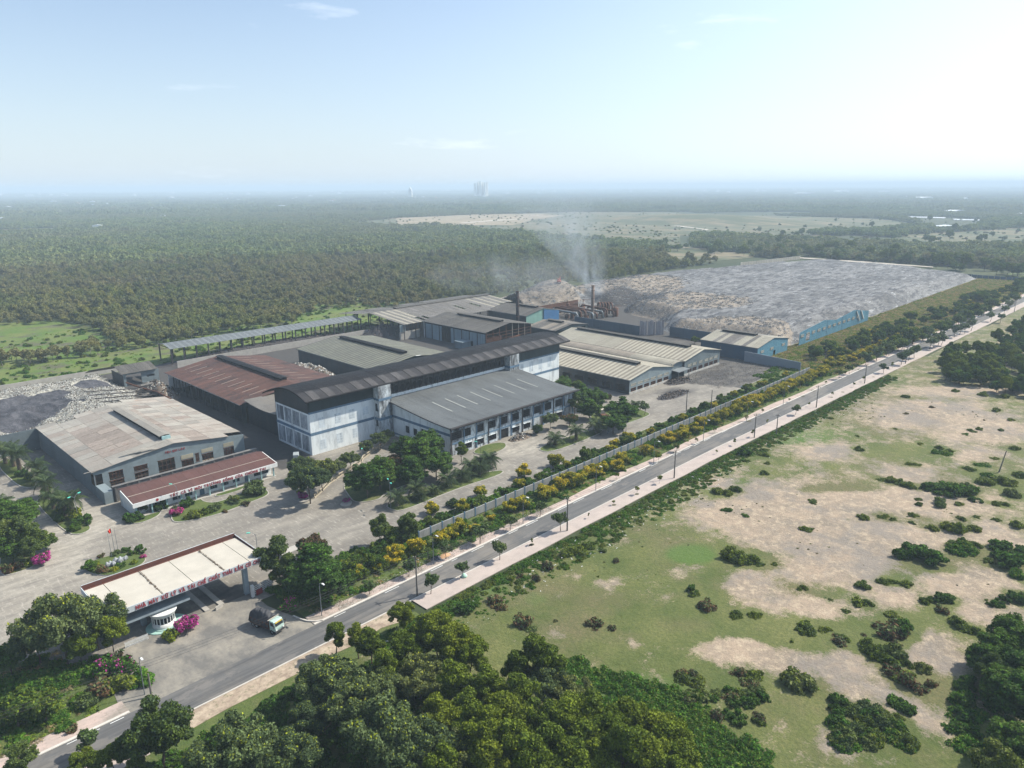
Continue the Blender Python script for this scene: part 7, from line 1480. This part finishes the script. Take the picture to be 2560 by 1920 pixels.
# thickets in the lower right corner
for r_, x, y, s_, k, lab in [('K',1750,1000,deep,.75,'dark spreading tree at the right edge above the deep shadow'),('K',1850,960,deep,.8,'tall dark tree at the right edge'),('K',1930,880,deep,.95,'broad dark tree leaning in from the right edge'),('K',1800,1080,light,.7,'lime green tree at the right edge'),('K',1960,1060,deep,1.05,'shadowy tree at the right edge'),('K',1900,1160,deep,1.,'shadowy dark tree lower right'),('K',1990,1250,deep,1.1,'deep shade tree at the right frame edge'),('K',1930,1500,deep,.9,'dark tree in the lower right corner'),('K',1990,1600,deep,.9,'dark tree at the right lower corner edge'),('K',1830,1640,light,.9,'bright yellow green tree in the bottom right corner')]:
    plant(s_, crown_at(r_,x,y,s_,k), k, 'tree', 'tree', lab)
for i in range(34):
    a = g('K',rnd.uniform(1600,1960),rnd.uniform(1180,1640)); plant(vine if i%3 else bush, tuple(a), rnd.uniform(.8,1.25), 'thicket_bush', 'bush', 'creeper covered bush in the lower right thicket', 'creeper covered bushes of the lower right thicket', trunk=False)
for i in range(60):
    a = g('K',rnd.uniform(880,1300),rnd.uniform(1290,1560)); plant([obush,bush,vine,greybush][i%4], tuple(a), rnd.uniform(.6,1.05), 'thicket_bush', 'bush', 'bush in the mixed thicket on the lower waste ground', 'bushes of the mixed thicket on the lower waste ground', trunk=False)
for i in range(46):
    a = g('K',rnd.uniform(0,480),rnd.uniform(1130,1420)); plant([obush,greybush,bush,drybush][i%4], tuple(a), rnd.uniform(.6,1.05), 'thicket_bush', 'bush', 'bush in the rough edge of the foreground wood', 'bushes of the rough edge of the foreground wood', trunk=False)
# palms
PL = [('S',210,410,1.35,1.5),('S',150,360,1.3,1.5),('S',400,500,1.2,1.35),('S',440,560,1.1,1.2),('S',500,680,1.25,1.3),('S',560,800,1.1,1.2),('S',680,870,1.2,1.35),('S',760,900,1.25,1.5),('S',60,330,1.2,1.4),('S',40,900,1.2,1.2),
 ('H',1085,320,1.15,.85),('H',1220,270,1.15,1.),('H',1340,235,.85,.5),('H',1440,180,1.2,.7),('H',1545,140,1.2,.6),('H',1660,100,1.2,.7),('H',1720,60,1.2,.9),('H',1590,90,1.05,.9),('V',580,400,1.1,.8),('V',510,420,1.0,.8),('V',0,680,.9,.6),
 ('V',1150,215,1.2,.7),('V',1330,170,1.25,.9),('V',1500,110,1.3,.8),('E',850,810,.9,.9),('A',1620,440,.6,.2),('B',985,1180,.75,.5)]
lab_ = ['tallest palm at the head of the long island','palm behind the tallest at the head of the island','palm third down the long island','palm in the gap before the island curve','palm hung with yellow creeper','palm in the crowded middle of the island','palm beside the twin turquoise lamp','last tall palm of the long island by the warehouse wall','palm nearest the left frame edge','small palm in the left tree group',
 'palm at the tip of the inner road island','palm standing clear in the middle of the inner road verge','low cycad like palm in the verge','wide low palm nearest the inner road','palm right of the wide low one','palm before the far end of the verge','last palm of the verge by the bend','palm behind the last ones','taller palm before the pale forecourt','palm left of the taller one','small palm at the start of the verge',
 'palm right of the pale forecourt','tall palm standing clear right of the forecourt','broad palm beside the blank board','thin palm at the yard corner trees','tiny spiky palm in the office garden','small palm at the office corner']
for (r_, x, y, s_, h), l in zip(PL, lab_): palm(P_(r_,x,y), s_*1.38, h*.74, l)
for x, y, k in [(300,470,.8),(500,620,.9),(640,790,.9),(700,800,1.0),(790,860,1.1),(810,900,.9),(590,700,.4)]: 
    p = P_('S',x,y+30); plant(chartbush, p, k*1.15, 'yellow_creeper', 'creeper', 'bright yellow leaved creeper climbing beside the palms', 'bright yellow creepers beside the palms', sz=1.7)

# ------------------------------------------------------------------ uncountable growth
gt = []
for i, m in enumerate(([L_GRASS],[L_GRASS],[L_DRY])):
    r = np.random.default_rng(i); k = 46; P0 = r.normal(0,.55,(k,3)); P0[:,2] = .2+.1*r.random(k); nn_ = np.tile([.35,-.2,.9],(k,1)); gt.append(cards('tuft', P0, nn_, .22, m, None, 3.2, -1., .9, i))
vm_ = [v[0] for v in vine.v]+[v[0] for v in bush.v]
X = R.uniform(62,330,5200); Y = R.uniform(0,1,5200)**1.5
wdt = np.interp(X, [62,75,100,140,200,260,330], [14,12,9,9,7,6,5]); Yg = np.array([ry(x) for x in X])-9.3-Y*wdt
scatter('roadside_growth', 'low bright green creeping growth along the edge of the right pavement', 'undergrowth', np.stack([X,Yg,X*0-.1],1), [vine.v[0][0],vine.v[1][0],obush.v[0][0],gt[0],gt[0],gt[0],gt[0]], .20, .58, seed=12)
X = R.uniform(-60,70,2600); Y = R.uniform(60,101,2600); px, py = project(X, Y, 0); k = (px*.62+py < 2230) | (px < 1500); k &= Y < np.interp(X, [-60,10,25,45,60,70], [99,99,98,97,98,99])
scatter('wood_undergrowth', 'dark green undergrowth beneath the foreground wood', 'undergrowth', np.stack([X,Y,X*0-.2],1)[k & (X*1.0+Y*1.0 < 154)], vm_, .5, 1.0, seed=13)
V1 = [(x, y) for x, y in [sp('J',p,q) for p, q in [(1150,650),(1350,760),(1560,800),(1760,860),(1900,960),(2010,1080),(2212,1180),(2400,1420),(1500,1420),(1300,900),(1100,800)]]]
X = R.uniform(30,130,9000); Y = R.uniform(0,80,9000); px, py = project(X, Y, 0); k = inpoly(px, py, V1)
scatter('vine_thicket', 'bright green creeper blanket at the edge of the foreground wood', 'creepers', np.stack([X,Y,X*0],1)[k], [v[0] for v in vine.v], .5, 1.05, seed=14)
X = R.uniform(-60,330,7000); Y = R.uniform(114.8,139,7000); k = ((X > 62) & (Y < np.where(X < 290, 131, 140)) | ((X < 24))) & ~((X > 92) & (abs(Y-124) < .4))
scatter('verge_grass', 'rough grass tufts of the verges beside the perimeter wall', 'grass', np.stack([X,Y,X*0],1)[k], gt+[vine.v[0][0]], .35, .8, seed=15)
X = R.uniform(-30,300,24000); Y = R.uniform(-60,97,24000); sv = blobval(X,Y,SAND); k = (fbm(X,Y,.11,61) > .15) & (R.random(24000) < np.where(sv > .35, .35, .8))
scatter('waste_ground_weeds', 'small weeds and tufts dotted over the waste ground', 'weeds', np.stack([X,Y,X*0-.05],1)[k], [gt[0],gt[2],obush.v[0][0],drybush.v[0][0]], .07, .30, seed=16)
X = R.uniform(62,470,9000); Y = R.uniform(129,151,9000); k = (X > 318)
X2 = R.uniform(318,760,26000); yy = np.array([ry(x) for x in X2]); Y2 = yy+8+R.random(26000)*(150-yy-6)
scatter('dry_bank_grass', 'tall dry grass on the bank below the rubbish hill', 'grass', np.stack([X2,Y2,X2*0],1), [gt[2],gt[2],gt[2],gt[0],gt[0]], .6, 1.5, seed=17)
# marsh plants
X = R.uniform(40,330,1500); Y = R.uniform(352,480,1500); px, py = project(X, Y, 0); k = inpoly(px, py, [sp(*q) for q in MARSH_A])
scatter('marsh_growth', 'marshy bushes and grass behind the factory', 'undergrowth', np.stack([X,Y,X*0],1)[k], [gt[0],gt[0],obush.v[0][0],vine.v[0][0]], .4, 1.0, seed=18)

# ------------------------------------------------------------------ the forest
CLR = [[sp('W',*q) for q in [(-60,700),(120,692),(225,712),(235,738),(130,762),(-60,775)]], [sp('W',*q) for q in [(640,690),(690,662),(790,655),(870,675),(780,695),(690,705)]], [sp('W',*q) for q in [(345,770),(500,735),(640,705),(640,712),(500,750),(345,795)]],
 [sp('X',*q) for q in [(60,325),(360,296),(900,272),(1500,258),(2212,256),(2300,256),(2300,500),(1850,455),(1650,435),(1290,405),(1000,385),(760,362),(560,350),(300,350)]],
 [sp('Y',*q) for q in [(-10,250),(450,240),(560,258),(1340,280),(1620,318),(1300,345),(1000,350),(900,385),(560,400),(330,380),(0,360)]],
 [sp('Y',*q) for q in [(1340,440),(1500,375),(2300,330),(2300,440),(1900,452),(1600,445)]],
 [sp('Y',*q) for q in [(0,462),(140,455),(600,492),(560,520),(300,545),(60,560)]],
 [sp('Y',*q) for q in [(1370,262),(1740,272),(2010,285),(2010,300),(1830,345),(1660,345),(1560,300)]],
 [sp('Y',*q) for q in [(840,455),(905,455),(905,500),(1980,650),(2300,664),(2300,760),(1960,790),(560,545),(840,500)]],
 [sp('O',*q) for q in [(-20,352),(250,340),(640,340),(640,352),(480,352),(240,366),(-20,368)]]]
def forest_ok(X, Y):
    k = np.ones(X.shape, bool)
    k &= ~((X < 118) & (Y < 356)); k &= ~((X < 346) & (Y < 377)); k &= ~((X < 500) & (Y < 396)); k &= ~((X < 830) & (Y < np.interp(X, [330,395,480,640,830], [392,392,378,362,352])))
    k &= ~((X < 1700) & (np.abs(Y-(108.3-8.2*np.clip((X-200)/400,0,3))) < 17))
    k &= ~((X < 520) & (Y < 120)); k &= ~((X >= 330) & (X < 800) & (Y < 390) & (Y > 100))
    px, py = project(X, Y, 2.)
    for c in CLR: k &= ~inpoly(px, py, c)
    return k, px
def jgrid(x0, x1, y0, y1, s, dmin, dmax):
    xs = np.arange(x0, x1, s); ys = np.arange(y0, y1, s); A, B = np.meshgrid(xs, ys, indexing='ij'); A = A.ravel()+R.uniform(-.48,.48,A.size)*s; B = B.ravel()+R.uniform(-.48,.48,B.size)*s
    d = np.hypot(A, B); th = np.degrees(np.arctan2(B, A)); k = (d > dmin) & (d < dmax) & (th > 44.4-41) & (th < 44.4+41); A = A[k]; B = B[k]; k, _ = forest_ok(A, B); return A[k], B[k]
A, B = jgrid(0, 950, 0, 950, 4.9, 330, 900)
thin = fbm(A, B, .012, 51); mp_ = inpoly(*project(A, B, 0.), [sp(*q) for q in MARSH_A]); k = ((thin > -.62) & ~(mp_ & (R.random(A.size) < .42))) | (R.random(A.size) < .45); A = A[k]; B = B[k]
px, py = project(A, B, 3.); vis = (px > -40) & (px < 2600); d = np.hypot(A, B); d2 = np.where(vis, d, 1e9)+np.where(A > 500, 500, 0); o_ = np.argsort(d2); near = o_[:290]; rest = o_[290:]
for i in near:
    v = forest_t.v[int(R.integers(0,4))]; o = empty('forest_tree', (A[i],B[i],0), float(R.uniform(0,6.28)), 'small grey green tree at the near edge of the forest behind the factory', 'tree', 'trees at the near edge of the forest'); o.scale = (float(R.uniform(.8,1.25)),)*3
    place('crown', v[0], o); place('trunk', v[1], o)
fm = [v[0] for v in forest_t.v]
ts = .85+.35*fbm(A[rest], B[rest], .02, 52)*.6+R.normal(0,.24,rest.size); ts = np.clip(ts, .45, 1.8)*np.where(A[rest]>560, 1.25, 1.)
scatter('forest', 'dense grey green scrub forest stretching away behind the factory', 'forest', np.stack([A[rest],B[rest],A[rest]*0-.6],1), fm, 1, 1, (.7,1.4), 19, scales=ts)
def clump(seed, mats, R_=9., nt=7, nl=52, leaf=2.0, h=6.5):
    r = np.random.default_rng(seed); P0 = []; N0 = []
    for i in range(nt):
        c = np.array([*r.uniform(-R_,R_,2)*.8, 0]); hh = h*r.uniform(.75,1.2); rad = 2.6*r.uniform(.8,1.3); dd = r.normal(0,1,(nl,3)); dd /= np.linalg.norm(dd,axis=1)[:,None]; dd[:,2] = np.abs(dd[:,2])*1.0-.15
        P0.append(c+dd*[rad,rad,hh*.42]+[0,0,hh*.55]); N0.append(dd)
    return cards('clump', np.concatenate(P0), np.concatenate(N0), leaf, mats, None, 1.2, 0, .55, seed)
c1 = [clump(60+i, [L_FAR], 6.5, 5, 46, 1.9) for i in range(4)]
A, B = jgrid(0, 2600, 0, 2600, 9.2, 880, 2500); k = (fbm(A,B,.006,53) > -.75); A = A[k]; B = B[k]
scatter('forest', 'middle distance forest reaching towards the horizon', 'forest', np.stack([A,B,A*0-.5],1), c1, .7, 1.25, (.75,1.3), 20, scales=np.clip(.95+.25*fbm(A,B,.01,54)+R.normal(0,.2,A.size), .5, 1.7))
c2 = [clump(80+i, [L_FAR], 22, 14, 26, 4.6, 8) for i in range(3)]
A, B = jgrid(0, 9500, 0, 9500, 31, 2480, 9500); k = (fbm(A,B,.0022,55) > -.55) | (R.random(A.size) < .3); A = A[k]; B = B[k]
scatter('forest', 'far hazy tree cover under the horizon', 'forest', np.stack([A,B,A*0-.5],1), c2, .8, 1.3, (.8,1.6), 21)
c3 = [clump(90, [L_FAR], 80, 22, 18, 13, 9)]
A, B = jgrid(0, 24000, 0, 24000, 150, 9400, 24000)
scatter('forest', 'thin blue line of tree cover at the horizon', 'forest', np.stack([A,B,A*0-.5],1), c3, .9, 1.5, (.8,1.7), 22)
# belt of tall dark trees beyond the rubbish hill, one by one
bt = [deep, big, midtree]
for i in range(105):
    t = R.random(); x = 20+t*2200; y = np.interp(x, [0,400,870,1200,1600,2250], [452,470,485,500,540,610])+R.uniform(-26,26); p = at(*sp('Y', x, y+18))
    plant(bt[i%3], tuple(p), rnd.uniform(1.0,1.5)*(1.3 if bt[i%3] is midtree else 1.), 'belt_tree', 'tree', 'tall dark tree in the belt beyond the rubbish hill', 'tall dark trees of the belt beyond the rubbish hill')
X_ = []
while len(X_) < 1200:
    px, py = (sp('X', R.uniform(60,2212), R.uniform(256,480)) if R.random() < .6 else sp('Y', R.uniform(0,2212), R.uniform(255,470)))
    if R.random() < .5+.5*math.sin(px*.02+py*.11)*math.sin(py*.35): X_.append(tuple(at(px,py)))
scatter('field_scrub', 'scrub and small trees dotting the far open fields', 'scrub', np.array(X_), [obush.v[0][0],bush.v[0][0],drybush.v[0][0],obush.v[1][0]], .6, 1.9, seed=25)
for i in range(60):
    p = at(*sp('Y', R.uniform(560,2212), R.uniform(300,470))); plant(bt[i%3], tuple(p), rnd.uniform(.9,1.5), 'field_tree', 'tree', 'single dark tree on the far open fields', 'single dark trees on the far open fields')

# ------------------------------------------------------------------ far houses and towers
HW = simple('white house wall', (.72,.72,.70), (.60,.60,.58), .05); HR = simple('pale sheet roof', (.62,.66,.70), (.50,.52,.55), .05); HT = simple('orange tile roof', (.42,.20,.13), (.36,.18,.12), .05)
hm = {}
for nm, rf in (('pale', HR), ('tiled', HT)):
    mb = MB(); mb.box(-.5,.5,-.5,.5,0,.62,0); mb.add([(-.56,-.56,.6),(.56,-.56,.6),(.56,.56,.6),(-.56,.56,.6),(-.56,0,.95),(.56,0,.95)], [(0,1,5,4),(2,3,4,5),(0,4,3),(1,2,5),(0,3,2,1)], 1); hm[nm] = mb.mesh('house', [HW, rf])
def house(px, py, wpx, tall=1., kind='pale'):
    p = at(px, py); d = math.hypot(p.x, p.y); q_ = min(1, 11000/d); p.x *= q_; p.y *= q_; d *= q_; wd_ = wpx*d/FPX; o = place('far_house', hm[kind], None, (p.x,p.y,2.+.001*d), (0,0,YAW+R.uniform(-.5,.5)), (min(wd_*.6,60), wd_, max(5., .0038*tall*d)))
    tag(o, 'tiny white %s roofed building among the far trees' % kind, 'house', 'tiny %s roofed buildings among the far trees' % kind)
HS = [('O',5,155,16),('O',180,155,40),('O',315,153,14),('O',400,155,30),('O',330,196,28),('O',480,207,18),('O',570,196,24),('O',660,210,12),('O',50,232,40),('O',500,237,32),('O',575,216,30),('O',525,270,10),('O',60,270,16),('O',15,302,30),('O',850,260,14),('O',935,238,16),('O',983,232,20),('O',757,283,14),('O',1000,284,36),('O',600,346,50),('O',635,356,20),('O',1055,170,30),('O',1400,176,10),('O',1425,143,12),('O',1525,143,20),('O',1468,183,20),('O',1590,242,36),('O',1725,222,56),('O',1823,170,14),('O',1908,158,26),('O',1800,176,18),('O',1895,120,100),('O',2050,187,46),('O',2170,111,50),('O',1330,236,14),
 ('X',100,117,30),('X',215,117,16),('X',340,142,24),('X',457,107,14),('X',490,180,20),('X',540,177,20),('X',622,182,24),('X',690,108,60),('X',770,100,10),('X',840,218,30),('X',340,180,10),('X',700,118,24),('X',1010,108,20),('X',1260,100,30),('X',1480,100,40),('X',1575,150,24),('X',1890,105,20),('X',2050,136,30),('X',2150,115,20),('X',1700,108,24),
 ('Y',120,148,24),('Y',415,132,20),('Y',600,112,40),('Y',650,110,30),('Y',740,112,36),('Y',880,140,110),('Y',1100,128,80),('Y',1490,164,24),('Y',1605,170,140),('Y',1855,175,20),('Y',1930,110,60),('Y',1790,252,90),('Y',2190,272,36),('Y',1080,95,20),('Y',1360,128,60)]
for i, (r_, x, y, wp) in enumerate(HS): q = sp(r_, x, y); house(q[0], q[1]+1, wp*CROP[r_][2]*.9, .75, 'tiled' if i%9 == 5 else 'pale')
for i in range(60):
    px = R.uniform(0,2560); house(px, 467-(px-1280)*.00625+R.uniform(7,22), R.uniform(3,9), .8, 'pale')
TWM = simple('cream tower render', (.85,.82,.75), (.78,.75,.70), .02)
TWW = simple('hazy window band', (.35,.37,.40))
o = empty('tower_blocks', (*at(1203,496)[:2],0), 0, 'cluster of cream high rise blocks on the horizon', 'tower blocks')
base = at(1203,496); dd_ = math.hypot(base.x, base.y); s_ = dd_/FPX; rt = Vector((RV.x,RV.y,0)).normalized(); fw = Vector((math.cos(YAW),math.sin(YAW),0))
for i, (a, h) in enumerate([(-14,36),(-8,38),(-2,41),(3,38),(9,37),(14,39)]):
    p = rt*(a*s_)+fw*((i%2)*60); t = MB().box(-2.2*s_,2.2*s_,-30,30,0,h*s_).build('tower', TWM, o, loc=p, rot=(0,0,YAW+math.pi/2)); 
    mb = MB()
    for z in np.arange(h*s_*.3, h*s_*.95, 9.): mb.box(-2.0*s_,2.0*s_,30.05,30.4,z,z+3); mb.box(-2.0*s_,2.0*s_,-30.4,-30.05,z,z+3)
    mb.build('window_band', TWW, t)
place('far_tower', hm['pale'], None, (*(Vector(at(*sp('X',457,118))[:2]).normalized()*5200),0), (0,0,.7), (24,24,88)); tag(bpy.data.objects['far_tower'], 'lone white tower left of the cream high rise cluster', 'tower')

# ------------------------------------------------------------------ smoke and haze
def vol(name, mb, dens, label, cat, noise=None, col=(.8,.85,.9)):
    m = bpy.data.materials.new(name); m.use_nodes = True; t = m.node_tree; t.nodes.clear(); ou = t.nodes.new('ShaderNodeOutputMaterial'); pv = t.nodes.new('ShaderNodeVolumePrincipled'); pv.inputs['Color'].default_value = (*col,1); pv.inputs['Density'].default_value = dens; pv.inputs['Anisotropy'].default_value = .3 if noise else 0.
    t.links.new(pv.outputs[0], ou.inputs['Volume'])
    if noise: noise(t, pv)
    o = mb.build(name, m); tag(o, label, cat, kind='stuff'); return o
def smoke_nodes(t, pv):
    tcn = t.nodes.new('ShaderNodeTexCoord'); nz = t.nodes.new('ShaderNodeTexNoise'); nz.inputs['Scale'].default_value = .050; nz.inputs['Detail'].default_value = 5; nz.inputs['Roughness'].default_value = .62; nz.inputs['Distortion'].default_value = 1.2
    mpn = t.nodes.new('ShaderNodeMapping'); mpn.inputs['Scale'].default_value = (1,1,.5); t.links.new(tcn.outputs['Object'], mpn.inputs[0]); t.links.new(mpn.outputs[0], nz.inputs['Vector'])
    # radial fall-off round the drifting axis of the plume
    sx = t.nodes.new('ShaderNodeSeparateXYZ'); t.links.new(tcn.outputs['Object'], sx.inputs[0])
    def m_(op, a, b):
        q = t.nodes.new('ShaderNodeMath'); q.operation = op
        for i, v in ((0,a),(1,b)):
            if isinstance(v, (int,float)): q.inputs[i].default_value = v
            else: t.links.new(v, q.inputs[i])
        return q.outputs[0]
    z = sx.outputs[2]; rad = m_('ADD', m_('MULTIPLY', z, .62), 5.0)
    ax = m_('MULTIPLY', m_('POWER', m_('MAXIMUM', z, .01), 1.12), -.24); dx = m_('DIVIDE', m_('SUBTRACT', sx.outputs[0], ax), rad); ay = m_('MULTIPLY', z, .34); dy = m_('DIVIDE', m_('SUBTRACT', sx.outputs[1], ay), rad)
    rr = m_('ADD', m_('MULTIPLY', dx, dx), m_('MULTIPLY', dy, dy)); fall = m_('MAXIMUM', m_('SUBTRACT', 1.0, rr), 0.)
    nn2 = m_('MAXIMUM', m_('SUBTRACT', nz.outputs[0], .40), 0.); d = m_('MULTIPLY', m_('MULTIPLY', m_('MULTIPLY', fall, m_('MAXIMUM', m_('SUBTRACT', 1., m_('POWER', m_('DIVIDE', m_('MAXIMUM', z, .01), 70.), 1.5)), 0.)), nn2), m_('DIVIDE', 2.4, m_('ADD', m_('MULTIPLY', z, .30), 4.)))
    t.links.new(m_('MULTIPLY', d, 1.0), pv.inputs['Density'])
mb = MB(); mb.ring(0,0,[(.1,0),(7,.1),(20,15),(50,45),(74,70),(.1,70.1)],20)
sm = vol('smoke', mb, .05, 'pale smoke drifting up from the burning heap', 'smoke', smoke_nodes, (.76,.85,.96)); sm.location = (407,313,6.0)
def veil_nodes(t, pv):
    tcn = t.nodes.new('ShaderNodeTexCoord'); nz = t.nodes.new('ShaderNodeTexNoise'); nz.inputs['Scale'].default_value = .03; nz.inputs['Detail'].default_value = 4; nz.inputs['Distortion'].default_value = 1.
    t.links.new(tcn.outputs['Object'], nz.inputs['Vector']); mr = t.nodes.new('ShaderNodeMapRange'); mr.inputs[1].default_value = .40; mr.inputs[2].default_value = .75; mr.inputs[4].default_value = .024
    ln = t.nodes.new('ShaderNodeVectorMath'); ln.operation = 'MULTIPLY'; ln.inputs[1].default_value = (1/62,1/30,1/17); t.links.new(tcn.outputs['Object'], ln.inputs[0]); l2 = t.nodes.new('ShaderNodeVectorMath'); l2.operation = 'LENGTH'; t.links.new(ln.outputs[0], l2.inputs[0])
    m2 = t.nodes.new('ShaderNodeMapRange'); m2.inputs[1].default_value = 1.; m2.inputs[2].default_value = .2; t.links.new(l2.outputs['Value'], m2.inputs[0]); mu = t.nodes.new('ShaderNodeMath'); mu.operation = 'MULTIPLY'; t.links.new(nz.outputs[0], mr.inputs[0]); t.links.new(mr.outputs[0], mu.inputs[0]); t.links.new(m2.outputs[0], mu.inputs[1]); t.links.new(mu.outputs[0], pv.inputs['Density'])
mb = MB(); mb.ring(0,0,[(.1,-17),(40,-12),(60,0),(40,12),(.1,17)],20,sy=.5); sm = vol('smoke', mb, .01, 'thin low smoke veil drifting left over the shed roofs', 'smoke', veil_nodes, (.82,.88,.95)); sm.location = (345,338,24); sm.rotation_euler = (0,0,math.radians(140))
bx = MB(); bx.box(-30000,30000,-30000,30000,-1.2,118)
hz = vol('haze', bx, .00023, None, None, None, (.68,.85,1.0)); 
for k in ('label','category'):
    if k in hz: del hz[k]
